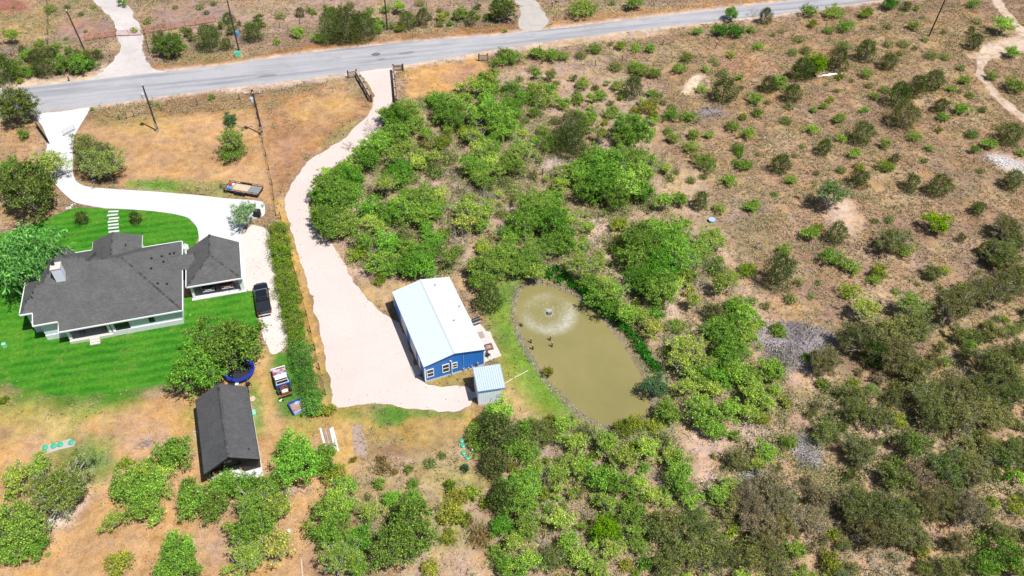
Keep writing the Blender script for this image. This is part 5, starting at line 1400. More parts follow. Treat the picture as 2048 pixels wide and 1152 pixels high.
two("storage_bin", "pale mint storage bin against the shed's right wall", "bin", 508, 829, [("tub", bx(-.25, .25, -.35, .35, 0, .42), M['mint_box']), ("lid", bx(-.28, .28, -.38, .38, .421, .47), M['mint_box'])], 0, .37)
metal_chair(498, 771, 2.4, "small dark chair on the dirt just right of the trampoline's lower edge")
p = g(497, 783); t = thing("old_tyre", "upright pale rimmed tyre leaning at the shed's upper right corner", "tyre", (p.x, p.y, 0), .4)
mb = MB(); mb.lathe([(.2, -.1), (.34, -.1), (.37, 0), (.34, .1), (.2, .1)], 18, (0, 0, .37), 'x'); part("tread", mb, M['rubber'], t)
mb = MB(); mb.lathe([(.09, -.07), (.21, -.09), (.21, .09), (.09, .07)], 14, (0, 0, .37), 'x'); part("rim", mb, M['white_paint'], t)
two("cooler", "grey cooler by the trampoline's lower edge above the shed roof", "cooler", 464, 774, [("body", bx(-.45, .45, -.25, .25, 0, .42), M['galv']), ("lid", bx(-.47, .47, -.27, .27, .421, .5), M['dark_metal'])], 0, .2)
two("folding_stool", "small white stool beside the grey cooler above the shed roof", "stool", 475, 772, [("seat", bx(-.2, .2, -.2, .2, .4, .45), M['white_paint']), ("leg", MB().tube([(-.15, -.15, 0), (.15, .15, .4)], .02, 5).tube([(.15, -.15, 0), (-.15, .15, .4)], .02, 5), M['galv'])])
two("gas_can", "red can at the left end of the shed porch", "can", 431, 949, [("body", bx(-.22, .22, -.18, .18, 0, .55), M['red_plastic']), ("spout", MB().tube([(0, 0, .55), (.12, 0, .8)], .05, 6), M['red_plastic'])], 0.07, .3)
two("orange_cooler", "orange water jug on the shed porch slab, right of the red can", "jug", 483, 938, [("body", MB().lathe([(0, 0), (.18, 0), (.2, .1), (.2, .42), (0, .45)], 14), mat_plain("orange_plastic", (.65, .25, .02), .45)), ("lid", MB().lathe([(0, .45), (.19, .45), (.17, .52), (0, .54)], 14), M['white_paint'])], 0.07)
two("red_stool", "dark red seat in the shade of the shed porch", "stool", 447, 942, [("seat", bx(-.2, .2, -.2, .2, .45, .5), M['peel_red']), ("leg", bx(-.16, .16, -.16, .16, 0, .449), M['dark_metal'])], 0.07, .4)
two("truck_scrap", "small white and black scrap piece on the grass behind the stripped truck", "scrap", 562, 801, [("panel", bx(-.22, .22, -.10, .10, .02, .09), M['white_paint']), ("bracket", bx(.05, .2, -.32, -.11, 0, .2), M['dark_metal'])], 0, .9)
simple("board", "long pale board lying on the dirt near the bottom of the photo", "board", 604, 1137, bx(-1.1, 1.1, -.07, .07, 0, .04), M['plank_tan'], 0.01, 1.85)
# stepping stones from the driveway to the front door
for i, (px, py) in enumerate(((227,423),(225,430),(228,436.5),(226,443),(227,449.5),(227,456),(228,463))):
    od = ("first", "second", "third", "fourth", "fifth", "sixth", "seventh")[i]
    simple("stepping_stone", f"white rectangular stepping stone, {od} counted from the driveway towards the house", "paver", px, py, bx(-.78, .78, -.19, .19, 0, .05), M['concrete'], 0.02, .22 if i else .1, .01, "stepping stones between driveway and house")
simple("paver", "white square paver lying loose left of the lawn's upper edge", "paver", 146, 410, bx(-.35, .35, -.3, .3, 0, .06), M['concrete'], 0.005, .5, .01)
simple("paver", "white square paver lying loose left of the driveway bend, lower one", "paver", 137, 416, bx(-.4, .4, -.3, .3, 0, .06), M['concrete'], 0.005, .4, .01)
# septic lids
sheet("concrete_pad", P((84,904),(82,893),(112,886),(140,878),(151,883),(148,893),(120,899),(90,909)), M['greygravel'], 0.03)
def lid(px, py, lab, z, s=1.0, grp="green septic lids"):
    two("septic_lid", lab, "septic lid", px, py, [("riser", MB().lathe([(0, 0), (.30*s, 0), (.30*s, .16), (0, .16)], 16), M['green_plastic']), ("cover", MB().lathe([(0, .161), (.34*s, .161), (.34*s, .2), (.2*s, .26), (.06*s, .27), (0, .28)], 16), M['green_plastic'])], z, 0, grp)
for (px, py, lab) in ((91,896,"leftmost green septic lid on the concrete pad"), (108,893,"second green septic lid from the left on the concrete pad"), (121,890,"third green septic lid from the left on the concrete pad"), (143,886,"rightmost and tallest green septic lid on the concrete pad")): lid(px, py, lab, .03)
for (px, py, lab) in ((923,883,"topmost green septic lid at the thicket edge below the pump house"), (926,893,"second green septic lid from the top at the thicket edge"), (927,907,"third green septic lid from the top at the thicket edge"), (935,917,"lowest green septic lid at the thicket edge, beside the white pipe stub")): lid(px, py, lab, 0, .85)
two("pipe_stub", "short white pipe stub beside the lowest green septic lid", "pipe", 944, 905, [("pipe", MB().tube([(0, 0, 0), (.05, 0, .6)], .10, 10), M['white_paint']), ("cap", MB().lathe([(0, .6), (.12, .6), (.12, .68), (0, .7)], 10, (.05, 0, 0)), M['white_paint'])])

# boards laid out side by side below the hedge
bd0 = g(640, 852); bd1 = g(653, 905); dv = (bd1-bd0); an = math.atan2(dv.y, dv.x)
names = (("plank_white", "wide white board, leftmost of the boards laid out below the hedge"), ("plank_brown", "narrow brown board beside the leftmost white one"), ("plank_grey", "grey weathered board in the middle of the laid-out boards"),
         ("plank_brown", "darker brown board right of the grey middle one"), ("plank_white", "white board, second from right of the laid-out boards"), ("plank_white", "long white board, rightmost of the laid-out boards"))
for i, (mk, lab) in enumerate(names):
    c = (bd0+bd1)/2 + Vector((-math.sin(an), math.cos(an), 0))*(.27*i + (.02 if i > 3 else 0)) + Vector((math.cos(an), math.sin(an), 0))*(.10*i)
    mb = MB(); L = (1.7, 1.5, 1.6, 1.55, 1.6, 1.85)[i]; mb.box(-L, L, -.115, .115, .0, .05)
    o = part("board", mb, M[mk], None, .006, False, None, (c.x, c.y, .01 + .002*i), an + (.02, -.03, .01, .03, -.02, .0)[i]); tag(o, lab, "board", "boards laid out below the hedge")
for i, (x, lab) in enumerate(((1640,"white pipe lying in the dry field, the left one beside the bright green tree"), (1652,"white pipe lying in the dry field, the middle one beside the bright green tree"), (1664,"white pipe lying in the dry field, right one beside the bright green tree"))):
    simple("pipe", lab, "pipe", x+6, 153-i*2.2, MB().tube([(-1.5, 0, .12), (1.5, 0, .12)], .13, 8), M['white_paint'], 0, .16, 0, "white pipes in the dry field")

# heaps
def heap_of_logs(name, lab, cat, px, py, n, rx, ry, L, rad, mat, seed, ang=0.0, spread=.5, lift=.35):
    p = g(px, py); t = thing(name, lab, cat, (p.x, p.y, 0), ang); rr = random.Random(seed); ms = []
    for k in range(5):
        mb = MB(); l = L*rr.uniform(.8, 1.2); mb.tube([(-l/2, 0, 0), (0, rr.uniform(-.06, .06)*l, rr.uniform(-.03, .03)), (l/2, 0, 0)], [rad, rad*.92, rad*.8], 7); me = mb.mesh("log"); me.materials.append(mat); ms.append(me)
    for k in range(n):
        x = rr.gauss(0, rx*.42); y = rr.gauss(0, ry*.42); z = rad + lift*max(0, 1-abs(x)/rx)*max(0, 1-abs(y)/ry)*rr.random()
        o = link("log", ms[k % 5], None, t, (x, y, z)); o.rotation_euler = (rr.uniform(0, 6), rr.uniform(-.12, .12), rr.gauss(0, spread)); s = rr.uniform(.7, 1.25); o.scale = (s, s, s)
    return t
heap_of_logs("log_pile", "long heap of bare grey cut logs in the dry field", "log pile", 1420, 226, 60, 3.0, 1.2, 2.0, .09, M['log'], 3, .15, .6)
heap_of_logs("firewood_pile", "pile of short split firewood under the round tree right of the shed", "firewood pile", 588, 984, 40, 1.6, .6, .7, .07, M['firewood'], 5, .1, .5)
heap_of_logs("stick_pile", "small heap of purplish sticks beside the firewood, nearer the shed", "stick pile", 573, 977, 20, .6, .5, 1.1, .035, M['rust_pink'], 8, 1.2, .3)
heap_of_logs("ash_heap", "grey burnt branches scattered on the bare dirt left of the shed", "branch pile", 290, 888, 26, 1.5, 1.1, .8, .035, M['log'], 12, .3, 1.4, .2)
def stick_heap(name, lab, px, py, rx, ry, n, h, seed, mats, L=(0.8, 2.2)):
    p = g(px, py); t = thing(name, lab, "brush pile", (p.x, p.y, 0)); rr = random.Random(seed)
    mbs = [MB() for _ in mats]
    for k in range(n):
        a = rr.uniform(0, 6.28); q = math.sqrt(rr.random()); x = rx*q*math.cos(a)*(1+.2*math.sin(3*a)); y = ry*q*math.sin(a)
        z = h*(1-q*q)*rr.random() + .04; l = rr.uniform(*L); d = Vector((math.cos(a*2.3+rr.uniform(-1.2, 1.2)), math.sin(a*2.3+rr.uniform(-1.2, 1.2)), rr.uniform(-.15, .25))).normalized()
        m = Vector((x, y, z)); mbs[k % len(mats)].tube([m-d*l/2, m+Vector((rr.uniform(-.1, .1), rr.uniform(-.1, .1), .05)), m+d*l/2], [.035*rr.uniform(.6, 1.4), .03, .012], 3, False)
    for mb, mt in zip(mbs, mats): stuff(part("branches", mb, mt, t))
    return t
lilac = mat_plain("bleached_lilac_branch", (0.33, 0.285, 0.30), 0.9, var=0.35, scale=2.5)
stick_heap("brush_pile", "wide heap of bleached grey cut branches in the clearing", 1592, 692, 5.4, 4.6, 1500, .8, 21, (lilac, M['bark_pale'], lilac))
stick_heap("brush_pile", "small heap of pale grey branches between the junipers, below the wide branch heap", 1615, 905, 1.9, 2.4, 320, .5, 22, (lilac, M['bark_pale']))
stick_heap("brush_pile", "bleached fallen branches beside the pale tree at the clearing's lower edge", 1510, 955, 1.8, 1.0, 160, .4, 23, (M['bark_pale'],))
def rock_heap(name, lab, cat, px, py, n, rx, ry, smin, smax, mat, seed, rot=0.0, piece="rock"):
    p = g(px, py); t = thing(name, lab, cat, (p.x, p.y, 0), rot); rr = random.Random(seed); ms = []
    for k in range(5):
        me = rock_mesh(piece, seed*10+k, 1); me.materials.append(mat); ms.append(me)
    for k in range(n):
        o = link(piece, ms[k % 5], None, t, (rr.gauss(0, rx*.45), rr.gauss(0, ry*.45), .05)); s = rr.uniform(smin, smax); o.scale = (s, s*rr.uniform(.7, 1.2), s*rr.uniform(.6, 1)); o.rotation_euler = (rr.uniform(-.4, .4), rr.uniform(-.4, .4), rr.uniform(0, 6))
rock_heap("rubble_heap", "white limestone rubble spilled in the dry field at the right edge of the photo", "rubble", 2008, 325, 190, 4.4, 1.7, .06, .27, M['rock_white'], 2, -.55)
for i, (px, py, s, lab) in enumerate(((187,342,.62,"largest blue-grey boulder under the driveway tree, in the middle"), (204,331,.55,"blue-grey boulder under the driveway tree, uppermost on the right"), (189,353,.42,"blue-grey boulder under the driveway tree, lower left of the group"),
                                      (196,340,.36,"small blue-grey boulder tucked behind the largest one under the driveway tree"), (188,362,.33,"lowest small boulder under the driveway tree, nearest the driveway bend"), (214,335,.36,"rightmost blue-grey boulder under the driveway tree"))):
    p = g(px, py); o = link("boulder", rock_mesh("boulder", 50+i, 2), M['rock_blue'], None, (p.x, p.y, s*.35), i*1.3); o.scale = (s, s*.8, s*.8); tag(o, lab, "boulder", "boulders under the driveway tree")
rock_heap("stone_scatter", "scatter of pale stones beneath the tree at the lower left", "stones", 108, 1040, 60, 2.6, 1.2, .06, .22, M['rock_white'], 6, .5)
rock_heap("concrete_chunks", "pale broken chunks on the clay bank beside the dark shed's left wall", "chunks", 392, 870, 14, .5, 2.4, .06, .16, M['rock_white'], 9, .37)
p = g(688, 1098)
def tarp(px, py, lab, sx, sy, seed, mat=M['tarp']):
    p = g(px, py, .3); rr = random.Random(seed); mb = MB(); n = 9
    vs = [((i/(n-1)-.5)*sx, (j/(n-1)-.5)*sy, .55*math.exp(-((i-4)**2+(j-4)**2)/9.0) + rr.uniform(-.07, .07)) for j in range(n) for i in range(n)]
    mb.add(vs, [(j*n+i, j*n+i+1, (j+1)*n+i+1, (j+1)*n+i) for j in range(n-1) for i in range(n-1)])
    o = part("tarp", mb, mat, None, 0, False, None, p, .5); sm = o.modifiers.new("thickness", 'SOLIDIFY'); sm.thickness = .02; tag(o, lab, "tarp", "tarps over junk among the trees")
tarp(690, 1096, "crumpled pale blue tarp glimpsed between the trees, the upper one", 2.6, 2.0, 1)
tarp(706, 1118, "crumpled pale blue tarp glimpsed between the trees, the lower one", 1.8, 1.2, 2)

# ================================================================== vegetation
def np_mesh(name, V, F, mat):
    """V (n,3), F (m,k) all faces with k corners"""
    me = bpy.data.meshes.new(name); k = F.shape[1]
    me.vertices.add(len(V)); me.vertices.foreach_set("co", V.astype(np.float32).ravel())
    me.loops.add(F.size); me.loops.foreach_set("vertex_index", F.astype(np.int32).ravel())
    me.polygons.add(len(F)); me.polygons.foreach_set("loop_start", np.arange(0, F.size, k, dtype=np.int32))
    me.update(calc_edges=True); me.materials.append(mat)
    return me

def unit(v): return v / (np.linalg.norm(v, axis=-1, keepdims=True) + 1e-9)

def leaves(C, out, size, R, aspect=.62, align=.5, along=None):
    """one diamond leaf spray per centre; normals lean outward by `align`"""
    n = len(C)
    nr = unit(unit(R.normal(size=(n, 3))) + out*align + np.array((0, 0, .25*align)))
    t = R.normal(size=(n, 3)) if along is None else along + R.normal(size=(n, 3))*.35
    t = unit(t - nr*np.sum(t*nr, 1, keepdims=True)); b = np.cross(nr, t)
    s = (size*R.uniform(.6, 1.35, n))[:, None]
    V = np.stack([C + t*s, C + b*s*aspect, C - t*s, C - b*s*aspect], 1).reshape(-1, 3)
    return V, np.arange(4*n).reshape(n, 4)

def lump_crown(R, r, nl, rz, zc, n, size, lr=(.24, .40), flat=.8, gap=0.0, droop=0.0, aspect=.5, shell=.55, align=.55, squash=.8):
    L = []; ph = R.uniform(0, 6.28, 3)
    while len(L) < nl:
        d = unit(R.normal(size=3)); d[2] = d[2] if d[2] > -flat else -d[2]*.5
        q = R.uniform(shell, 1.0); a_ = math.atan2(d[1], d[0]); q *= .96 + .17*math.sin(2*a_+ph[0]) + .13*math.sin(3*a_+ph[1]) + .09*math.sin(5*a_+ph[2])
        p = np.array((d[0]*r*q, d[1]*r*q, zc + d[2]*rz*q))
        lr_ = r*R.uniform(*lr); p[:2] *= (1 - .55*lr_/r); L.append((p, lr_))
    w = np.array([l[1]**2 for l in L]); w /= w.sum()
    k = R.choice(nl, n, p=w); P0 = np.array([l[0] for l in L])[k]; rad = np.array([l[1] for l in L])[k]
    # leaves strung along twigs that fan out of every limb end
    per = 8; nt_ = n//per + 1
    k = R.choice(nl, nt_, p=w); P1 = np.array([l[0] for l in L])[k]; r1 = np.array([l[1] for l in L])[k]
    d = unit(R.normal(size=(nt_, 3))); d[:, 2] = np.where(d[:, 2] < -.25, -d[:, 2], d[:, 2])
    ln = r1*R.uniform(.75, 1.55, nt_); P1 = P1 + R.normal(size=(nt_, 3))*(r1*.18)[:, None]
    t = R.uniform(.12, 1.0, (nt_, per))**.85
    bend = R.normal(size=(nt_, 3))*.25
    C = P1[:, None] + (d[:, None]*t[..., None] + bend[:, None]*(t**2)[..., None])*ln[:, None, None]*np.array((1, 1, squash)) + R.normal(size=(nt_, per, 3))*.035*(1+r*.3)
    C = C.reshape(-1, 3); d = np.repeat(d, per, 0)
    C[:, 2] = np.maximum(C[:, 2], .06)
    al = None
    if droop: al = unit(d*np.array((1, 1, .2)) + np.array((0, 0, -droop)))
    V, F = leaves(C, d, size, R, aspect, align, al)
    return V, F, L

def branch_mb(L, zc, r, R, thick, stems=3, every=1, extra=0, ext=1.0):
    mb = MB(); bs = []
    for k in range(stems):
        a = 2*math.pi*k/stems + R.uniform(-.5, .5); e = Vector((math.cos(a)*r*.28, math.sin(a)*r*.28, zc*.55))
        m = Vector((e.x*.35 + R.normal()*.04*r, e.y*.35 + R.normal()*.04*r, e.z*.55))
        mb.tube([(math.cos(a)*thick*.6, math.sin(a)*thick*.6, -.1), m, e], [thick, thick*.8, thick*.55], 6, False); bs.append(e)
    for i, (p, lr) in enumerate(L):
        if i % every: continue
        e = Vector(p)*1.0; e = Vector((p[0]*ext, p[1]*ext, p[2]*(1 + (ext-1)*.6)))
        b = min(bs, key=lambda q: (q-e).length); m = b.lerp(e, .5) + Vector((R.normal(), R.normal(), .6*abs(R.normal())))*.08*r
        mb.tube([b, m, e], [thick*.5, thick*.32, thick*.10], 4, False)
        for j in range(extra):
            d = Vector(tuple(unit(R.normal(size=3)))); d.z = abs(d.z)*.6; s = e.lerp(m, R.uniform(0, .7))
            mb.tube([s, s + d*lr*1.15], [thick*.16, thick*.05], 3, False)
    return mb

VAR = {}
def add_variant(kind, size, trunk_mb, V, F, leafmat='leaf', barkmat='bark'):
    tm = trunk_mb.mesh("trunk"); tm.materials.append(M[barkmat])
    cm = np_mesh("crown", V, F, M[leafmat]) if len(F) else None
    VAR.setdefault((kind, size), []).append((tm, cm))
SZ = {'s': 0.95, 'm': 1.9, 'l': 3.2}
for size, r in SZ.items():
    big = {'s': 0, 'm': 1, 'l': 2}[size]
    for v in range(4):
        R = np.random.default_rng(100 + 37*v + 1000*big)
        # airy bright mesquite
        V, F, L = lump_crown(R, r, (15, 40, 90)[big], .42*r, 1.02*r, (1100, 4000, 9500)[big], (.066, .076, .085)[big], lr=((.22, .36), (.15, .26), (.10, .18))[big], shell=.3, align=.6, squash=.6)
        add_variant('m', size, branch_mb(L, 1.0*r, r, R, .05*r, 3, 1, 2, 1.16), V, F, 'leaf', 'bark_pale')
        # dense green tree
        V, F, L = lump_crown(R, r, (17, 58, 150)[big], .60*r, .82*r, (1400, 5600, 14000)[big], (.070, .080, .090)[big], lr=((.24, .38), (.16, .27), (.10, .18))[big], shell=.5, squash=.65, align=.6)
        add_variant('M', size, branch_mb(L, .8*r, r, R, .045*r, 3, 2, 1, 1.06), V, F)
        # fine, twiggy olive oak / blackbrush
        V, F, L = lump_crown(R, r, (17, 56, 140)[big], .55*r, .78*r, (1500, 5600, 14000)[big], (.064, .072, .080)[big], lr=((.22, .36), (.15, .26), (.10, .18))[big], shell=.4, aspect=.4, align=.4, squash=.7)
        add_variant('o', size, branch_mb(L, .75*r, r, R, .04*r, 4, 1, 3, 1.14), V, F, 'leaf', 'bark' if v % 2 else 'bark_pale')
        # low leafy shrub
        V, F, L = lump_crown(R, r, (15, 40, 80)[big], .62*r, .42*r, (1200, 3900, 8000)[big], (.070, .078, .085)[big], lr=((.24, .38), (.17, .28), (.12, .20))[big], flat=.25, shell=.4, squash=.75)
        add_variant('b', size, branch_mb(L, .4*r, r, R, .03*r, 4, 2, 1, 1.08), V, F)
        # pale wispy shrub: sprays from the root
        n = (460, 1300, 2400)[big]
        az = R.uniform(0, 6.283, n); sp = R.uniform(.05, 1, n)**.6; h = R.uniform(.15, 1, n)
        C = np.stack([np.cos(az)*r*sp*(.35+.65*h), np.sin(az)*r*sp*(.35+.65*h), .95*r*h*(1.05-.5*sp)+.04], 1)
        al = unit(np.stack([np.cos(az)*sp, np.sin(az)*sp, np.full(n, .9)], 1))
        V, F = leaves(C, al*np.array((1, 1, .3)), (.13, .16, .18)[big], R, .28, .4, al)
        tb = MB()
        for k in range(9):
            a = k*.7 + R.uniform(0, .5); q = R.uniform(.3, .9); tb.tube([(0, 0, 0), (math.cos(a)*r*q*.5, math.sin(a)*r*q*.5, r*.45), (math.cos(a)*r*q, math.sin(a)*r*q, r*.8)], [.02*r, .012*r, .005*r], 3, False)
        add_variant('p', size, tb, V, F)
        # dark juniper: dense upright cone of outward sprays
        n = (1100, 3300, 6500)[big]
        h = R.uniform(0, 1, n)**.8; az = R.uniform(0, 6.283, n); lob = 1 + .26*np.sin(az*3 + v + h*5) + .20*np.sin(az*5 + h*13 + v) + .12*np.sin(az*2 - h*7)
        prof = np.sqrt(np.clip(1 - ((h-.36)/.68)**2, .02, 1))*lob
        q = R.uniform(.45, 1.05, n)**.5
        C = np.stack([np.cos(az)*r*prof*q, np.sin(az)*r*prof*q, .10*r + 1.65*r*h], 1) + R.normal(size=(n, 3))*.07*r
        od = unit(np.stack([np.cos(az), np.sin(az), np.full(n, .8)], 1))
        V, F = leaves(C, od, (.10, .12, .135)[big], R, .42, .35, od)
        tb = MB(); tb.tube([(0, 0, -.1), (0, 0, .5*r), (.02*r, 0, 1.6*r)], [.06*r, .05*r, .01*r], 6, False)
        for k in range(14):
            a = k*2.4; z = .2*r + k*.095*r; q = 1.1*r*math.sqrt(max(.05, 1-((z/(1.75*r)-.36)/.72)**2)); tb.tube([(0, 0, z*.8), (math.cos(a)*q, math.sin(a)*q, z+.25*r)], [.02*r, .005*r], 3, False)
        add_variant('d', size, tb, V, F)
        # bare or nearly bare shrub / tree
        tb = MB(); tips = []
        def grow(p, d, l, t, dep):
            e = p + d*l; tb.tube([p, p.lerp(e, .5) + Vector((R.normal(), R.normal(), 0))*.06*l, e], [t, t*.8, t*.55], 4 if dep < 2 else 3, False)
            if dep >= 4: tips.append(e); return
            for k in range(3 if dep < 3 else 2):
                nd = (d + Vector(tuple(R.normal(size=3)))*.55 + Vector((0, 0, .10))).normalized(); grow(e, nd, l*R.uniform(.62, .85), t*.6, dep+1)
        for k in range(3): grow(Vector((0, 0, -.05)), Vector((math.cos(k*2.1+v)*.55, math.sin(k*2.1+v)*.55, .8)).normalized(), .42*r, .035*r, 1)
        T = np.array([tuple(t) for t in tips]); n = (110, 260, 420)[big]
        C = T[R.integers(0, len(T), n)] + R.normal(size=(n, 3))*.09*r
        V, F = leaves(C, unit(C), .07, R, .45, .2)
        add_variant('g', size, tb, V, F, 'leaf', 'bark_pale')
    if size == 'l':
        for v in range(2):      # weeping feathery tree and silvery tree
            R = np.random.default_rng(900+v)
            V, F, L = lump_crown(R, r, 60, .60*r, .85*r, 9000, .17, lr=(.20, .34), shell=.55, aspect=.22, droop=.9, align=.3)
            add_variant('w', size, branch_mb(L, .85*r, r, R, .05*r, 3, 2, 0), V, F)

# ---- where everything grows: (origin x, origin y, zoom) then x y radius kind, read off the photograph
Z = []
def zone(ox, oy, f, txt):
    for tok in txt.split(';'):
        q = tok.split()
        if len(q) < 4: continue
        Z.append((ox + float(q[0])/f, oy + float(q[1])/f, float(q[2])/f, q[3]))
zone(940, 0, 2.743, """180 50 85 D;615 40 100 b;10 75 25 b;905 5 60 M;780 15 30 p;1435 75 50 M;1555 65 40 g;1620 95 45 d;1250 170 45 b;1375 165 60 G;1460 170 65 G;1540 165 35 b;1580 255 42 b;1435 300 42 b;
180 290 50 b;230 315 80 b;150 340 50 b;370 290 60 b;440 310 60 b;510 310 55 b;610 300 45 p;690 270 45 b;770 240 25 p;825 250 45 y;910 260 45 b;990 265 42 b;800 360 50 p;900 365 40 b;940 385 50 b;1015 410 45 b;1190 315 50 b;1150 375 45 b;1290 380 28 b;1390 400 40 p;1475 420 32 b;1490 480 20 p;
350 375 40 p;275 430 30 p;120 400 45 b;615 460 45 b;60 440 60 b;110 480 60 b;90 540 55 m;345 480 60 b;440 490 60 b;340 545 60 b;430 560 60 b;520 570 55 b;590 545 45 b;360 620 50 b;640 660 60 b;215 520 45 p;200 490 40 b;
715 520 50 b;805 470 45 b;890 490 55 d;1000 510 40 b;985 590 55 y;1010 630 40 y;1275 490 40 b;1395 500 65 d;1560 540 52 b;1100 630 55 b;1210 640 48 b;770 610 60 b;560 690 85 d;660 640 55 b;720 740 50 m;890 700 100 M;850 740 70 M;440 780 80 b;560 780 85 d;400 720 50 b;1085 720 30 b;1110 760 45 b;1225 740 40 y;1215 810 55 b;1285 880 75 b;1315 740 35 b;1440 690 45 b;1520 735 50 b;1495 640 30 p;1580 620 35 p;1470 800 35 p;1475 850 28 b;1520 905 40 b;1455 885 25 b;1415 990 50 b;1280 965 30 p;1215 985 35 p;1100 975 35 p;1130 940 30 p;1580 845 20 p;1620 735 55 g;
760 900 110 M;680 870 90 M;900 860 90 m;620 960 80 M;720 1010 100 M;860 990 110 M;940 930 90 m;950 1050 70 M;800 1080 80 M;540 940 60 m;500 1000 60 m;640 1050 70 M;
170 650 90 M;110 610 70 M;180 710 80 M;30 620 60 m;30 740 60 m;230 880 70 m;280 820 80 m;100 820 70 m;60 960 70 m;80 1060 60 g;150 930 50 m;350 1110 100 b;450 1070 60 b;460 1130 60 b;1060 1100 60 m;1160 1095 60 b;1265 1100 50 d;1365 1140 45 b;1550 1130 50 b;1040 520 30 p;1060 560 26 p;1110 585 30 p;1330 330 24 p;1350 350 22 p;300 660 35 p;470 660 40 p;690 480 30 p;1640 470 40 d""")
zone(1448, 0, 2.743, """470 60 60 b;600 65 70 b;480 130 40 y;580 165 38 b;660 150 55 b;775 70 55 y;910 20 65 G;1000 40 25 d;1055 45 28 b;820 150 28 p;900 145 30 p;1045 140 48 b;410 215 35 p;380 285 40 p;450 275 45 p;315 170 25 p;270 190 25 p;660 245 45 p;625 330 60 d;780 285 65 d;905 340 45 d;500 350 72 L;430 390 55 d;635 415 32 y;305 450 65 b;375 520 45 d;360 580 35 p;785 408 38 b;795 465 28 p;885 490 35 p;830 525 38 b;955 530 60 d;1060 480 55 d;1150 450 48 d;1320 440 38 b;1250 485 32 b;1465 415 38 b;1590 465 70 b;1310 600 52 b;1190 580 40 d;1200 640 38 b;1180 710 25 y;775 605 30 b;630 650 45 b;545 585 28 b;490 605 28 b;585 545 28 y;190 620 35 y;105 640 32 y;75 820 40 b;100 905 45 b;480 710 42 b;340 660 38 p;990 635 72 d;760 730 62 d;640 755 38 b;710 840 48 b;550 810 45 d;1040 750 42 b;890 790 45 b;895 910 50 y;940 870 25 d;740 915 32 y;745 980 48 d;645 930 35 p;310 905 50 d;370 985 40 b;30 985 38 b;590 1060 112 B;155 1125 48 b;1030 1005 45 d;1185 1020 60 d;1130 810 32 b;1380 825 38 b;1455 785 50 b;1360 735 42 p;1575 735 60 d;1590 985 55 d;1625 840 30 b;1580 285 65 b;1545 120 70 m;1390 115 30 p;1375 230 50 d;1355 170 22 d;1360 25 40 b;1410 935 28 p;1140 300 50 p;1215 310 40 p;900 240 35 p;990 235 45 p;970 290 30 p;1050 260 25 p;1105 215 32 p;1205 175 25 p;1090 95 18 p;620 495 22 p;390 850 25 p;430 800 22 p;510 945 25 p;280 1060 25 p;1400 1130 30 b;1300 370 28 p;1350 520 30 p;1420 600 30 p;1100 880 24 p;1500 700 24 p;700 440 20 p;240 560 22 p;560 460 20 p;1290 500 20 p""")
zone(1448, 360, 2.743, """1170 235 75 L;1395 160 35 d;910 215 32 p;830 225 25 p;470 290 65 b;520 260 40 y;620 295 62 d;330 385 48 b;195 350 35 g;590 420 70 b;690 480 65 b;930 330 80 o;990 390 55 b;855 500 65 y;820 550 45 b;1150 500 50 o;1205 495 35 y;1300 320 25 d;300 510 95 d;410 560 35 p;365 650 45 p;130 480 55 y;680 610 65 y;780 690 85 m;1030 680 85 m;1430 380 40 d;1560 250 80 o;1540 400 90 o;1600 320 70 o;1480 420 60 o;1450 600 95 o;1330 620 70 o;1560 580 80 o;1620 520 70 o;1250 690 110 o;735 870 105 o;900 830 110 o;1040 820 100 o;960 960 110 o;820 960 70 d;1060 1050 80 o;1140 1000 60 o;1300 850 55 o;1340 900 50 b;1360 840 35 y;1490 830 65 o;1410 860 40 o;1500 1020 110 o;1600 960 80 o;1340 1060 55 g;300 830 52 b;445 975 42 b;560 990 85 o;120 720 80 m;60 680 50 M;60 900 75 m;150 800 60 m;280 1060 60 m;540 1120 45 y;720 1120 55 y;160 1080 70 m;60 1040 70 m;1060 570 20 p;940 610 24 p;520 560 26 p;480 640 24 p;1500 760 30 p;230 690 30 p;150 660 36 p;1180 590 22 p""")
zone(1000, 740, 2.797, """870 90 80 q;935 230 80 M;1050 90 70 m;1130 50 60 m;1200 100 70 m;1130 230 95 M;1200 330 70 M;1290 220 85 m;1420 120 85 m;1400 230 70 m;1500 180 60 m;1470 280 60 y;1310 370 50 b;1540 110 50 m;1600 180 45 y;1500 460 75 m;1610 400 60 b;1340 500 70 o;1440 520 60 m;1200 480 25 y;
350 300 70 m;250 370 70 o;330 420 60 g;420 400 70 m;500 370 50 g;600 400 90 m;690 330 70 y;760 310 70 y;850 310 60 y;700 480 100 m;830 430 80 m;920 400 70 p;960 470 70 m;1000 560 80 M;1010 660 70 M;560 600 90 M;660 630 80 M;450 540 80 m;330 560 80 m;240 600 60 g;120 650 110 M;60 720 80 d;780 640 70 m;860 700 60 m;900 620 50 g;740 790 80 M;620 760 70 m;590 890 90 L;480 800 60 g;330 820 80 m;150 880 95 m;80 960 80 m;230 950 70 g;380 960 80 m;300 1050 80 o;450 1050 90 m;620 1000 70 m;700 920 80 p;760 880 60 m;560 1110 80 m;170 1060 90 m;60 1100 80 M;880 880 90 o;960 870 90 o;1060 850 100 o;1150 930 80 o;1000 1000 90 o;1120 1040 100 o;1230 1050 90 o;930 1090 90 o;1230 690 80 m;1290 640 60 m;1310 760 80 o;1400 700 100 g;1500 640 90 O;1560 720 100 O;1450 830 100 O;1570 880 90 o;1480 960 90 o;1400 1050 90 o;1540 1060 90 o;1400 760 100 O""")
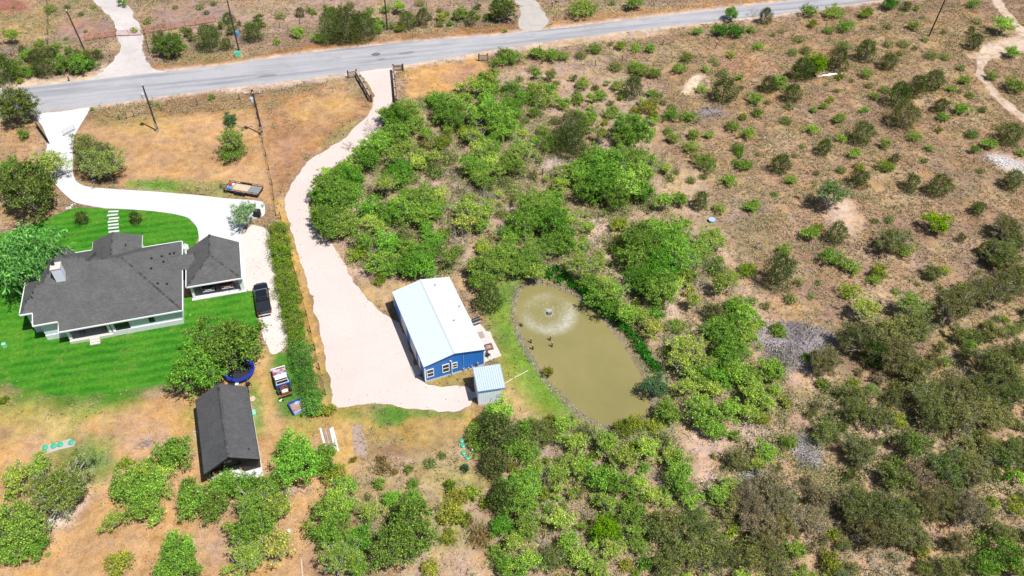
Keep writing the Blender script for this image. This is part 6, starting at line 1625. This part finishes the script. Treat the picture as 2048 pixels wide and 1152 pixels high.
zone(1448, 740, 2.797, """570 90 50 p;720 130 70 o;740 240 75 o;570 350 75 o;880 270 80 o;980 280 60 y;760 450 100 o;1060 420 90 o;1180 400 80 g;1160 130 100 o;1300 120 110 o;1450 100 110 o;1180 250 100 o;1320 250 110 o;1480 230 110 o;1600 140 90 o;1600 60 80 o;1560 270 60 o;960 600 90 o;1080 590 90 O;1250 540 110 o;1380 540 110 o;1560 480 90 o;1580 580 50 M;1660 600 50 m;740 760 110 o;880 780 110 o;1000 780 110 o;1120 760 100 o;1240 740 100 o;1360 780 100 O;1460 790 70 o;830 900 100 o;960 900 100 o;1070 930 80 o;760 930 80 g;1500 740 50 y;600 1070 90 y;850 1090 90 g;980 1060 70 g;1110 1010 60 y;1260 1110 80 o;1380 1080 50 o;1600 1030 90 M;1480 1080 80 M;1640 1110 70 m;480 830 100 O;540 720 90 O""")
zone(600, 120, 4.452, """850 500 150 M;980 420 130 m;760 470 90 m;1000 560 110 M;640 600 90 g;1230 350 90 M;1300 450 120 M;1430 370 90 M;1240 500 80 M;1380 520 110 M;1560 230 100 m;1700 140 100 m;1680 260 90 M;1640 380 80 M;1480 330 60 M;1560 520 100 m;1840 470 120 M;1780 600 110 M;1500 660 100 y;1440 620 70 y;1260 740 120 y;1120 640 80 m;860 680 130 M;700 740 130 M;560 820 100 M;620 900 110 M;820 840 110 m;960 760 90 m;420 940 90 m;400 1010 120 M;240 990 70 m;880 980 120 M;1050 880 110 m;1180 860 110 m;1330 860 110 p;1200 980 110 p;1340 980 90 g;1600 790 110 m;1700 730 100 M;1550 940 120 M;1700 880 100 m;1880 930 120 M;1920 760 90 g;1980 640 80 m;1900 250 70 M;1980 330 70 M;430 760 60 g""")
zone(600, 340, 4.452, """300 150 170 M;430 90 130 M;190 220 120 M;330 260 140 M;480 180 110 M;250 460 150 M;400 480 130 M;170 400 90 M;610 340 110 M;620 440 90 m;760 120 120 m;870 80 110 M;800 380 120 M;860 290 90 m;700 500 90 m;1000 60 100 p;1070 240 150 M;980 330 110 M;1060 400 120 M;1180 360 100 M;1250 300 90 m;1420 140 120 g;1500 330 150 m;1640 370 110 m;1450 460 120 m;1620 480 90 m;1650 110 90 M;1620 230 90 g;1820 100 90 p;1900 170 90 p;1790 380 70 p;930 560 90 o;560 640 100 M;520 740 100 y;640 720 60 g;780 640 110 M;720 800 120 M;820 880 90 M;960 690 110 M;1060 780 130 M;1100 880 120 M;960 860 100 M;1180 620 100 M;1180 720 90 M;1330 780 110 m;1400 720 80 p;1410 590 110 g;700 970 80 y;1640 700 90 y;1570 840 130 m;1700 880 160 M;1780 760 110 M;1620 980 110 M;1840 860 80 m;1240 200 90 m;1120 520 80 M""")
zone(1000, 360, 2.743, """200 150 100 M;130 230 100 M;280 230 110 M;60 300 70 M;290 110 60 M;180 370 90 m;400 230 70 m;320 340 90 M;370 340 70 m;300 410 60 g;465 190 28 b;40 400 80 M;30 480 60 y;140 460 80 M;200 500 70 m;440 470 90 m;540 440 60 m;250 485 35 r;310 490 40 r;360 520 35 r;390 560 35 r;430 590 35 r;650 245 65 y;640 380 60 b;610 340 35 g;760 330 110 M;870 290 100 M;960 290 90 M;830 400 100 M;960 380 100 M;740 430 90 M;880 480 110 M;1000 440 90 m;780 560 90 M;880 600 100 M;960 560 70 m;1030 520 70 m;1080 380 90 m;1150 320 80 m;1100 430 70 g;1200 340 50 m;1180 480 70 p;1220 560 80 m;1100 570 60 g;620 620 90 m;540 640 70 M;600 690 70 M;700 720 80 m;780 740 60 m;860 730 60 b;840 810 70 m;970 800 55 b;1060 660 60 m;1170 720 60 o;1280 690 60 b;1350 500 55 y;1220 860 100 M;1190 800 70 M;1280 800 80 M;1340 870 80 m;1260 960 90 M;1420 790 60 b;1520 830 55 b;1000 900 80 m;1050 920 90 m;930 950 60 p;1130 990 80 m;1010 1010 80 m;1070 1050 70 m;1180 1080 80 M;1300 1060 80 m;1480 1030 80 m;680 800 35 r;700 822 32 r;720 845 35 r;740 868 34 r;775 912 36 r;805 952 36 r;832 995 34 r;860 1035 34 r;640 770 32 r;460 605 34 r;500 640 34 r;545 690 34 r;575 715 34 r;270 520 30 r;330 540 32 r;410 575 32 r;720 845 35 r;760 890 38 r;790 930 38 r;820 975 38 r;845 1015 35 r;480 620 40 r;520 660 40 r;600 740 38 r;640 765 36 r;262 1050 40 a;490 560 60 M;560 560 60 m""")
zone(0, 0, 4.452, """100 310 110 m;360 370 55 b;80 430 110 g;590 340 35 b;760 275 28 p;1080 20 60 M;870 460 50 b;40 640 110 d;150 620 100 M;250 650 70 b;380 610 80 d;540 560 110 D;700 570 110 M;800 570 85 G;690 460 40 p;180 720 45 y;1500 390 180 D;1860 340 140 d;1380 440 60 p;2020 400 60 d;1310 190 50 p;1640 260 60 p;150 940 225 D;1890 870 40 b;1400 930 28 b;820 970 25 b;440 120 30 p;600 60 40 p;720 120 40 p;830 60 35 p;1780 60 50 p;1900 30 40 p;1560 60 36 p;1840 110 40 p;120 60 26 p""")
zone(0, 0, 1, """55 378 72 D;95 322 42 m;25 340 36 M;183 300 40 v;205 322 44 v;166 284 26 v;463 275 34 m;462 306 30 b;489 428 40 s;163 437 12 d;271 437 13 d;42 520 78 w;454 684 78 M;393 737 70 M;50 272 14 b;40 262 9 p;658 820 18 y;8 800 12 y;799 10 18 m;815 40 20 d;845 38 18 d;785 52 13 b;505 65 22 d;597 66 20 b;660 62 30 d;692 55 36 d;726 56 30 d;553 83 11 b;880 48 12 p;920 29 24 b;946 25 10 p;640 75 20 b;755 58 18 b;620 20 12 p;560 30 14 p;980 598 30 d;460 238 16 q;471 265 10 p;300 205 8 p;268 60 11 p;100 15 18 p;708 919 9 a;600 60 14 p;880 20 10 p;1010 60 9 b;740 20 12 p;700 10 14 p;840 5 14 p""")
zone(0, 860, 3.946, """120 370 130 m;280 300 110 m;60 500 60 m;500 500 230 E;150 760 190 M;90 920 150 M;280 900 100 M;380 980 30 b;980 260 70 y;1150 300 100 m;1380 190 130 M;1290 330 90 m;1000 430 130 M;1180 480 130 M;1060 640 90 g;1150 600 130 M;900 700 90 m;1230 680 70 m;1480 430 60 M;1520 570 130 M;1680 600 120 M;1760 430 110 M;930 1060 120 y;1420 960 130 M;1400 1090 170 M;1820 760 60 m;1820 1100 60 m""")
zone(0, 0, 1, """487 974 28 M;535 976 30 M;505 1000 40 m;510 1050 42 M;555 1015 33 m;500 1110 40 m;555 1090 36 m;593 918 50 M;646 918 30 M""")
zone(560, 860, 3.946, """430 370 110 y;520 430 80 M;450 520 120 m;380 640 120 M;540 600 90 m;380 780 130 M;700 640 100 m;700 760 80 g;620 870 130 M;480 1000 150 m;620 1070 120 m;880 540 80 M;1050 560 100 M;960 650 90 M;1000 830 240 M;790 430 70 b;1050 420 60 b;1010 310 50 b;820 300 70 k;800 230 50 k;1340 440 80 y;1400 540 90 y;1500 500 80 y;1330 660 120 y;1340 840 90 y;1430 700 80 y;1460 300 40 q;1700 290 90 d;1760 540 110 d;1640 580 70 y;1580 830 110 k;1700 980 90 b;1750 760 90 M;1180 1090 90 y;1560 130 90 b;900 330 40 k;690 530 40 p;1180 260 60 p;1280 200 50 p;1480 720 60 k""")
zone(900, 780, 4.452, """460 190 120 M;370 190 80 M;330 280 100 d;430 400 150 d;250 330 100 b;200 430 100 b;560 500 110 M;680 340 100 M;780 330 90 o;400 660 110 d;360 600 70 q;880 280 90 y;1050 290 80 y;700 560 110 M;760 700 110 m;560 700 70 y;620 930 180 M;480 1000 120 d;130 690 40 q;1000 430 80 m;1200 370 100 p;1150 470 80 m""")
# the hedge: a row of cedars, olive at the top, darker towards the bottom
hp = [(556,456),(558,478),(561,502),(564,526),(568,550),(573,574),(577,598),(582,622),(588,648),(593,672),(598,697),(603,722),(609,747),(616,771),(622,795),(626,812)]
for i, (x, y) in enumerate(hp): Z.append((x, y, 24 + (i % 3), 'h' if i < 10 else 'H'))

#        mesh  centre-height  colour                 phrase (look)                     head noun
KIND = {'m': ('m', 1.00, (0.307, 0.456, 0.081), "airy light green", "mesquite tree"),
        'M': ('M', 0.80, (0.192, 0.358, 0.061), "dense green", "tree"),
        'o': ('o', 0.78, (0.182, 0.215, 0.068), "dusky olive", "oak"),
        'O': ('o', 0.78, (0.265, 0.240, 0.145), "half bare brown", "oak"),
        'b': ('b', 0.50, (0.228, 0.359, 0.072), "bright green", "shrub"),
        'G': ('b', 0.55, (0.072, 0.228, 0.030), "deep green glossy", "shrub"),
        'p': ('p', 0.45, (0.225, 0.275, 0.105), "pale wispy", "shrub"),
        'd': ('d', 0.85, (0.105, 0.150, 0.045), "dark", "juniper"),
        'v': ('o', 0.95, (0.225, 0.285, 0.085), "airy olive", "tree"),
        'D': ('M', 0.80, (0.135, 0.195, 0.052), "dark olive", "tree"),
        'E': ('o', 0.85, (0.150, 0.200, 0.042), "dark spiky broad", "tree"),
        'g': ('g', 0.60, (0.253, 0.226, 0.165), "grey twiggy", "shrub"),
        'y': ('b', 0.50, (0.260, 0.325, 0.050), "yellow-green", "shrub"),
        'L': ('M', 0.80, (0.200, 0.350, 0.012), "vivid lime-green", "tree"),
        'B': ('m', 0.90, (0.150, 0.260, 0.070), "big round pale green", "tree"),
        'q': ('M', 0.80, (0.085, 0.170, 0.085), "blue-green", "shrub"),
        'r': ('b', 0.50, (0.035, 0.230, 0.018), "vivid green leafy", "shrub"),
        's': ('m', 0.95, (0.360, 0.430, 0.310), "silvery feathery", "tree"),
        'w': ('w', 0.85, (0.138, 0.391, 0.094), "big soft weeping", "tree"),
        'k': ('p', 0.45, (0.299, 0.210, 0.104), "dry rust-brown", "shrub"),
        'a': ('b', 0.50, (0.200, 0.190, 0.030), "orange-tinged green", "shrub"),
        'h': ('d', 0.80, (0.165, 0.277, 0.032), "olive", "hedge cedar"),
        'H': ('d', 0.80, (0.099, 0.253, 0.045), "dark green", "hedge cedar")}
LAND = [("the pond fountain", 1098, 627), ("the building's far gable", 860, 560), ("the pump house", 968, 770), ("the white chimney", 115, 530), ("the carport", 430, 570), ("the black pickup", 526, 600),
        ("the trampoline", 478, 739), ("the dark shed", 455, 880), ("the wide branch heap", 1592, 692), ("the grey log heap", 1420, 226), ("the blue tub", 1423, 443), ("the white rubble", 2005, 325),
        ("the green-lidded pad", 118, 892), ("the boulders", 195, 342), ("the utility trailer", 487, 380), ("the laid-out boards", 653, 875), ("the red pipe gate", 258, 72), ("the mint green cabinet", 477, 113),
        ("the lone field pole", 1858, 72), ("the white pipes", 1655, 152), ("the caliche drive entrance", 755, 150), ("the grey gravel drive", 1070, 40), ("the firewood pile", 588, 984), ("the long pale board", 604, 1137),
        ("the pale tarps", 697, 1106), ("the thicket-edge green lids", 928, 900), ("the leafless field tree", 1531, 268), ("the big pale field tree", 1663, 386), ("the lime-green field bush", 1875, 446), ("the bare-patch post", 1085, 351),
        ("the clearing below the pond", 1420, 930), ("the roadside pale patch", 1388, 172), ("the pond's right tip", 1300, 810), ("the pond's lower tip", 1200, 852), ("the pond's upper end", 1075, 567), ("the dock posts", 1082, 690), ("the dirt track bend", 1965, 130),
        ("the photo's bottom-right corner", 2048, 1152), ("the lower-right sandy patch", 1950, 1030), ("the right edge's dark oaks", 2000, 500), ("the small branch heap", 1615, 905),
        ("the bottom edge's middle", 1024, 1152), ("the photo's bottom-left corner", 0, 1152), ("the drive bend", 640, 330), ("the drive's wide lower end", 690, 500), ("the garden bed", 720, 882), ("the lawn steps", 227, 440), ("the photo's upper-left corner", 0, 0), ("the thin field post", 1718, 500)]
LANDP = [(n, g(a, b)) for n, a, b in LAND]
Z = list(dict.fromkeys(Z))
prng = np.random.default_rng(77); plants = []
for (px, py, rp, k) in Z:
    mk, zf, col, look, noun = KIND[k]
    rp *= 1.28 if k in 'oO' else 1.18 if k in 'mMgED' else 1.08
    if py < 120: rp *= .86
    if px < 560 and py < 780 and k in 'mMDs': rp *= .84
    if py > 820 and px < 700 and k in 'mM': rp *= 1.08
    if k in 'hH': rp *= .80
    r = rp / 13.5
    for it in range(3):
        zc = zf*r if k not in 'E' else 2.0
        p = g(px, py, zc); r = rp / pix_per_m(p.x, p.y, zc)
    if not np.isfinite(p.x): continue
    plants.append(dict(p=p, r=r, k=k, px=px, py=py))
# the thicket closes up between the bigger crowns
FILL = [(P((640,345),(770,215),(960,165),(1150,150),(1330,200),(1330,300),(1345,420),(1480,560),(1440,640),(1560,720),(1580,840),(1480,880),(1390,850),(1330,800),(1250,650),(1120,555),(1030,540),(900,550),(720,540),(640,440)), 'mmbymgoMmv', 85, .7, 1.5),
        (P((930,860),(1050,850),(1210,880),(1340,880),(1385,960),(1560,960),(1620,1180),(980,1180),(1000,1000)), 'mMmybogvm', 60, .7, 1.6),
        (P((1600,830),(1720,740),(1850,700),(2060,600),(2100,1190),(1480,1190),(1480,1000)), 'oovoOoybov', 75, .8, 1.7),
        (P((590,30),(760,22),(870,18),(1000,10),(1000,45),(860,70),(760,80),(640,92),(590,85)), 'dDbovyb', 26, .8, 1.7),
        (P((300,80),(420,50),(530,40),(560,80),(470,100),(320,125)), 'DdDbo', 16, .8, 1.6),
        (P((0,95),(100,95),(205,105),(200,140),(120,150),(0,160)), 'DdMbo', 20, .8, 1.7),
        (P((0,930),(380,880),(420,960),(640,950),(700,1180),(0,1180)), 'mv', 0, .7, 1.2)]
frng = np.random.default_rng(31)
PXY = [(q['p'].x, q['p'].y, .62*q['r']) for q in plants]
OPEN = np.array([tuple(g(*c_))[:2] for c_ in ((1205,480), (1235,555), (1350,610), (1420,900), (1420,960), (1110,335), (1950,1030))])
HEAPS = np.array([tuple(g(*c_))[:2] for c_ in ((1592,692), (1615,905))])
for poly_, ks_, n_, r0_, r1_ in FILL:
    lo_ = poly_.min(0); hi_ = poly_.max(0); made = 0
    cx_ = frng.uniform(lo_[0], hi_[0], 4000); cy_ = frng.uniform(lo_[1], hi_[1], 4000); cr_ = frng.uniform(r0_, r1_, 4000)
    ok_ = (sdf(cx_, cy_, poly_) < -.3) & (sdf(cx_, cy_, POND) > cr_ + 1.2) & (sdf(cx_, cy_, PINK) > cr_)
    for H_, d_ in ((OPEN, 2.6), (HEAPS, 4.5)):
        for h_ in H_: ok_ &= np.hypot(cx_-h_[0], cy_-h_[1]) > d_
    for x_, y_, rr_ in zip(cx_[ok_], cy_[ok_], cr_[ok_]):
        if made >= n_: break
        A_ = np.array(PXY)
        if np.min(np.hypot(A_[:, 0]-x_, A_[:, 1]-y_) - A_[:, 2]) < rr_*.72: continue
        plants.append(dict(p=Vector((float(x_), float(y_), 0)), r=float(rr_), k=ks_[int(frng.integers(len(ks_)))], px=0, py=0)); PXY.append((x_, y_, .62*rr_)); made += 1
SIZEW = lambda r: "tiny" if r < .75 else "small" if r < 1.35 else "mid-sized" if r < 2.2 else "large" if r < 3.6 else "huge"
BEAR = ("right of", "beyond and right of", "beyond", "beyond and left of", "left of", "nearer and left of", "in front of", "nearer and right of")
def sector(d): return int(round(math.atan2(d[1], d[0])/(math.pi/4))) % 8
for q in plants:
    mk, zf, col, look, noun = KIND[q['k']]
    q['noun'] = noun
    if noun == "tree" and q['r'] < 1.5 and q['k'] in 'Mq': q['noun'] = "shrub"
    if noun == "mesquite tree" and q['r'] < 1.4: q['noun'] = "mesquite shrub"
    if noun == "shrub" and q['r'] > 2.6 and q['k'] in 'gq': q['noun'] = "tree"
    if noun == "shrub" and q['k'] in 'pk': q['noun'] = "weed clump"
    if noun == "shrub" and q['k'] == 'g' and q['noun'] == 'shrub': q['noun'] = "bare shrub"
    if noun == "oak" and q['r'] < 1.6: q['noun'] = "oak shrub"
    sw = SIZEW(q['r'])
    q['phrase'] = (look if look.startswith("big") else sw + " " + look) + " " + q['noun']
ORD = ("nearest", "second nearest", "third nearest", "fourth nearest", "fifth nearest", "sixth nearest", "seventh nearest", "eighth nearest", "ninth nearest")
from collections import defaultdict
byph = defaultdict(list)
for i, q in enumerate(plants): byph[q['phrase']].append(i)
used = set(); hedge_n = [0, 0]
NUM = ("first", "second", "third", "fourth", "fifth", "sixth", "seventh", "eighth", "ninth", "tenth")
for ph, ids in byph.items():
    XY = np.array([(plants[i]['p'].x, plants[i]['p'].y) for i in ids])
    tabs = []
    for (nm, L) in LANDP:
        d = XY - np.array((L.x, L.y)); ds = np.hypot(d[:, 0], d[:, 1]); sec = np.round(np.arctan2(d[:, 1], d[:, 0])/(math.pi/4)).astype(int) % 8
        rk = np.array([int(np.sum((sec == sec[a]) & (ds < ds[a]))) for a in range(len(ids))]); tabs.append((nm, ds, sec, rk))
    for a, i in enumerate(ids):
        q = plants[i]
        if q['k'] in 'hH':
            n_ = 0 if q['k'] == 'h' else 1
            q['label'] = (f"olive cedar in the long hedge beside the drive, {NUM[hedge_n[0]]} from its top" if n_ == 0 else f"dark green cedar in the lower half of the hedge, {NUM[hedge_n[1]]} of these from above"); hedge_n[n_] += 1
            continue
        best = min(((tb[3][a]*9 + tb[1][a] + (0 if tb[1][a] < 45 else 500), tb[0], int(tb[2][a]), int(tb[3][a])) for tb in tabs), key=lambda v_: v_[0])
        _, nm, s_, rank = best
        bear = BEAR[s_]
        lab = f"{ph} {bear} {nm}, {ORD[min(rank, 8)]}" if rank else f"{ph} {bear} {nm}"
        if len(lab.split()) > 16: lab = lab.replace("beyond and ", "behind-").replace("nearer and ", "front-").replace("in the ", "").replace(" of the photo", "")
        used.add(lab); q['label'] = lab
GROUP = {'weed clump': "wispy weed clumps in the dry grass", 'bare shrub': "bare twiggy shrubs among the green ones", 'tree': "trees scattered through the brush", 'shrub': "shrubs dotted over the brush and field", 'juniper': "dark junipers in the field and thicket", 'oak': "olive oaks at the lower right", 'mesquite tree': "mesquites of the thicket", 'mesquite shrub': "mesquites of the thicket", 'oak shrub': "olive oaks at the lower right", 'hedge cedar': "cedars of the long hedge"}
for i, q in enumerate(plants):
    mk, zf, col, look, noun = KIND[q['k']]; r = q['r']
    size = 's' if r < 1.3 else 'm' if r < 2.5 else 'l'
    if mk == 'w': size = 'l'
    vs = VAR[(mk, size)]; tm, cm = vs[int(prng.integers(len(vs)))]
    s = r / SZ[size]
    noun = q['noun']
    nm = {'tree': 'tree', 'shrub': 'shrub', 'juniper': 'juniper_tree', 'oak': 'oak_tree', 'oak shrub': 'oak_shrub', 'mesquite tree': 'mesquite_tree', 'mesquite shrub': 'mesquite_shrub', 'hedge cedar': 'hedge_cedar', 'weed clump': 'weed_clump', 'bare shrub': 'bare_shrub'}[noun]
    zs = prng.uniform(.88, 1.12) * (0.62 if q['k'] == 'H' or q['k'] == 'h' else 1)
    t = thing(nm, q['label'], "tree" if ('tree' in noun or noun in ('oak', 'juniper', 'hedge cedar')) else "weeds" if noun == "weed clump" else "shrub", (q['p'].x, q['p'].y, -0.02), float(prng.uniform(0, 6.283)), GROUP[noun])
    lo_, hi_ = (.72, 1.02) if q['k'] == 'd' else (.90, 1.10)
    sc = (s*prng.uniform(lo_, hi_), s*prng.uniform(lo_, hi_), s*zs*(1.08 if q['k'] == 'd' else 1))
    woody = 'trunk' if 'tree' in nm or nm == 'hedge_cedar' else 'stem'
    o = link(woody, tm, None, t); o.scale = sc
    o = link("crown" if woody == 'trunk' else "foliage", cm, None, t); o.scale = sc
    j = prng.normal(size=3)
    v = math.exp(.16*j[0]); cc = np.array(col)*v*np.exp(np.array((.11, 0, .12))*j[1])
    o.color = (float(cc[0]), float(cc[1]), float(cc[2]), 1)

# ------------------------------------------------------------------ ground vegetation nobody could count
nogo = [ROAD, DRIVE, PINK, PARK, LAWN, TOPDRIVE, TOPGREY, TRACK, TRACK2, POND, np.array(ppoly),
        np.array([tuple(Bm @ Vector((x, y, 0)))[:2] for x, y in ((-4.1, -7.1), (4.1, -7.1), (4.1, 7.1), (-4.1, 7.1))]),
        np.array([(-3.9, 62.4), (-.7, 63.2), (-1.5, 66.3), (-4.9, 65.6)]),
        np.array([tuple(Matrix.Translation((-33.17, 55.5, 0)) @ Matrix.Rotation(.368, 4, 'Z') @ Vector((x, y, 0)))[:2] for x, y in ((-2.9, -5.9), (2.9, -5.9), (2.9, 5.3), (-2.9, 5.3))]), P((84,904),(82,893),(140,878),(151,883),(148,893),(90,909))]
R = np.random.default_rng(5)
def scatter(n, keep):
    x = R.uniform(-120, 120, n); y = R.uniform(34, 186, n)
    # only where the photograph looks, with a margin
    d = y*math.cos(CAM_T) + CAM_H*math.sin(CAM_T); u = 1024 + CAM_F*x/d
    k = (u > -120) & (u < 2170); x, y = x[k], y[k]
    c = cover_at(x, y); k = R.random(len(x)) < keep(c, x, y); x, y, c = x[k], y[k], c[k]
    ok = np.ones(len(x), bool)
    for pl in nogo: ok &= sdf(x, y, pl) > (.25 if pl is not POND else .15)
    return x[ok], y[ok], c[ok]
def tufts(name, x, y, hmin, hmax, wid, blades, mat, spread=.6):
    n = len(x); h = R.uniform(hmin, hmax, n)*R.uniform(.6, 1.2, n); rep = np.repeat
    az = R.uniform(0, 6.283, (n, blades)); ln = R.uniform(.25, 1.0, (n, blades))*spread
    bx_ = rep(x[:, None], blades, 1); by = rep(y[:, None], blades, 1); hh = rep(h[:, None], blades, 1)*R.uniform(.6, 1.1, (n, blades))
    cx, sx = np.cos(az), np.sin(az); w = wid*R.uniform(.6, 1.3, (n, blades))*(.5 + hh)
    V = np.stack([np.stack([bx_ - sx*w + cx*.03, by + cx*w + sx*.03, np.full_like(hh, .0)], -1), np.stack([bx_ + sx*w + cx*.03, by - cx*w + sx*.03, np.full_like(hh, .0)], -1),
                  np.stack([bx_ + cx*ln*hh*1.6, by + sx*ln*hh*1.6, hh], -1)], 2).reshape(-1, 3)
    me = np_mesh(name, V, np.arange(len(V)).reshape(-1, 3), mat)
    return stuff(link(name, me))
straw = mat_island("dry_grass_blade", [(0.0, (0.20, 0.13, 0.085)), (0.3, (0.34, 0.23, 0.15)), (0.7, (0.52, 0.39, 0.26)), (0.92, (0.42, 0.36, 0.21)), (1.0, (0.26, 0.27, 0.13))])
clump = lambda x, y: np.clip((vnoise(x, y, .55)*.6 + vnoise(x, y, 1.5)*.5 - .32)*3.2, 0, 1)
x, y, c = scatter(520000, lambda c, x, y: np.clip((c[:, 3]-.50)*2.6, 0, 1)*clump(x, y))
tufts("dry_grass", x, y, .14, .40, .055, 6, straw, .9)
weedm = mat_island("weed_leaf", [(0.0, (0.11, 0.14, 0.05)), (0.5, (0.20, 0.26, 0.09)), (1.0, (0.32, 0.32, 0.15))])
gclump = lambda x, y: np.clip((vnoise(x+50, y+9, .25)*.6 + vnoise(x, y+77, .9)*.6 - .58)*4, 0, 1)
x, y, c = scatter(230000, lambda c, x, y: np.clip(c[:, 3]-.28, 0, 1)*gclump(x, y))
n = len(x); kq = 5
C = np.stack([np.repeat(x, kq) + R.normal(size=n*kq)*.22, np.repeat(y, kq) + R.normal(size=n*kq)*.22, np.abs(R.normal(size=n*kq))*.16 + .05], 1)
V, F = leaves(C, np.tile(np.array((0, 0, 1.0)), (len(C), 1)), .12, R, .5, .6)
stuff(link("weeds", np_mesh("weeds", V, F, weedm)))
# green grass blades where the cover itself is green
grassm = mat_island("green_grass_blade", [(0.0, (0.04, 0.14, 0.012)), (0.6, (0.09, 0.23, 0.025)), (1.0, (0.20, 0.27, 0.06))])
x, y, c = scatter(220000, lambda c, x, y: np.clip((c[:, 1]-c[:, 0])*9, 0, 1))
tufts("green_grass", x, y, .07, .16, .08, 3, grassm, .5)
# low undergrowth below the thicket trees
thick = [P((640,340),(770,215),(960,170),(1060,190),(1130,260),(1200,330),(1330,300),(1340,420),(1480,560),(1440,640),(1580,720),(1590,840),(1460,880),(1370,860),(1330,800),(1240,650),(1110,560),(1020,545),(900,560),(700,540),(640,440)),
         P((1380,960),(1600,800),(1800,740),(2060,640),(2100,1160),(1560,1160)),
         P((920,850),(1050,840),(1210,870),(1350,870),(1390,960),(1560,950),(1620,1152),(980,1152),(1000,1000))]
x = R.uniform(-60, 60, 120000); y = R.uniform(36, 150, 120000); ok = np.zeros(len(x), bool)
for pl in thick: ok |= sdf(x, y, pl) < 0
ok &= R.random(len(x)) < np.clip((vnoise(x, y, .30)*.6 + vnoise(x, y, .9)*.5 - .36)*3, 0, 1)
for pl in nogo: ok &= sdf(x, y, pl) > .4
x, y = x[ok], y[ok]; n = len(x); kq = 9
C = np.stack([np.repeat(x, kq) + R.normal(size=n*kq)*.35, np.repeat(y, kq) + R.normal(size=n*kq)*.35, np.abs(R.normal(size=n*kq))*.35*np.repeat(R.uniform(.4, 2.0, n), kq) + .05], 1)
V, F = leaves(C, np.tile(np.array((0, 0, 1.0)), (len(C), 1)), .12, R, .45, .5)
stuff(link("undergrowth", np_mesh("undergrowth", V, F, mat_island("undergrowth_leaf", [(0.0, (0.10, 0.13, 0.04)), (0.4, (0.17, 0.24, 0.06)), (0.65, (0.26, 0.31, 0.09)), (0.8, (0.34, 0.27, 0.15)), (1.0, (0.42, 0.34, 0.24))]))))
# leaf litter and pebbles in the yards, thickest under the trees
lit = []
for q in plants:
    if q['k'] in 'mMDEob' and q['r'] > 1.2:
        m_ = int(26*q['r']); a_ = R.uniform(0, 6.283, m_); rad_ = q['r']*R.uniform(.2, 1.9, m_); lit.append(np.stack([q['p'].x + np.cos(a_)*rad_, q['p'].y + np.sin(a_)*rad_], 1))
lit = np.concatenate(lit + [np.stack([R.uniform(-75, 70, 9000), R.uniform(38, 140, 9000)], 1)])
okl = np.ones(len(lit), bool)
for pl in nogo:
    if pl is LAWN or pl is PINK or pl is PARK: continue
    okl &= sdf(lit[:, 0], lit[:, 1], pl) > .1
dpk = sdf(lit[:, 0], lit[:, 1], PINK); okl &= (dpk > 0) | (dpk > -2.2*R.random(len(lit))**2)
dlw = sdf(lit[:, 0], lit[:, 1], LAWN); okl &= dlw > -.6
lit = lit[okl]; nl_ = len(lit); C = np.concatenate([lit, np.full((nl_, 1), .05)], 1)
V, F = leaves(C, np.tile(np.array((0, 0, 2.0)), (nl_, 1)), .085, R, .6, 1.2); V[:, 2] = np.maximum(V[:, 2], .035)
stuff(link("leaf_litter", np_mesh("leaf_litter", V, F, mat_island("leaf_litter", [(0.0, (0.10, 0.06, 0.04)), (0.6, (0.22, 0.14, 0.085)), (0.85, (0.42, 0.33, 0.24)), (1.0, (0.5, 0.44, 0.36))]))))
# fallen twigs on the brush floor
tw = MB(); rr = random.Random(9)
for k in range(1500):
    i = rr.randrange(n); px_, py_ = x[i] + rr.gauss(0, 1.0), y[i] + rr.gauss(0, 1.0); a = rr.uniform(0, 6.28); l = rr.uniform(.3, 1.1)
    tw.tube([(px_, py_, .04), (px_ + l*math.cos(a), py_ + l*math.sin(a), .04 + rr.random()*.3)], [.025, .010], 3, False)
stuff(part("fallen_twigs", tw, M['bark_pale']))
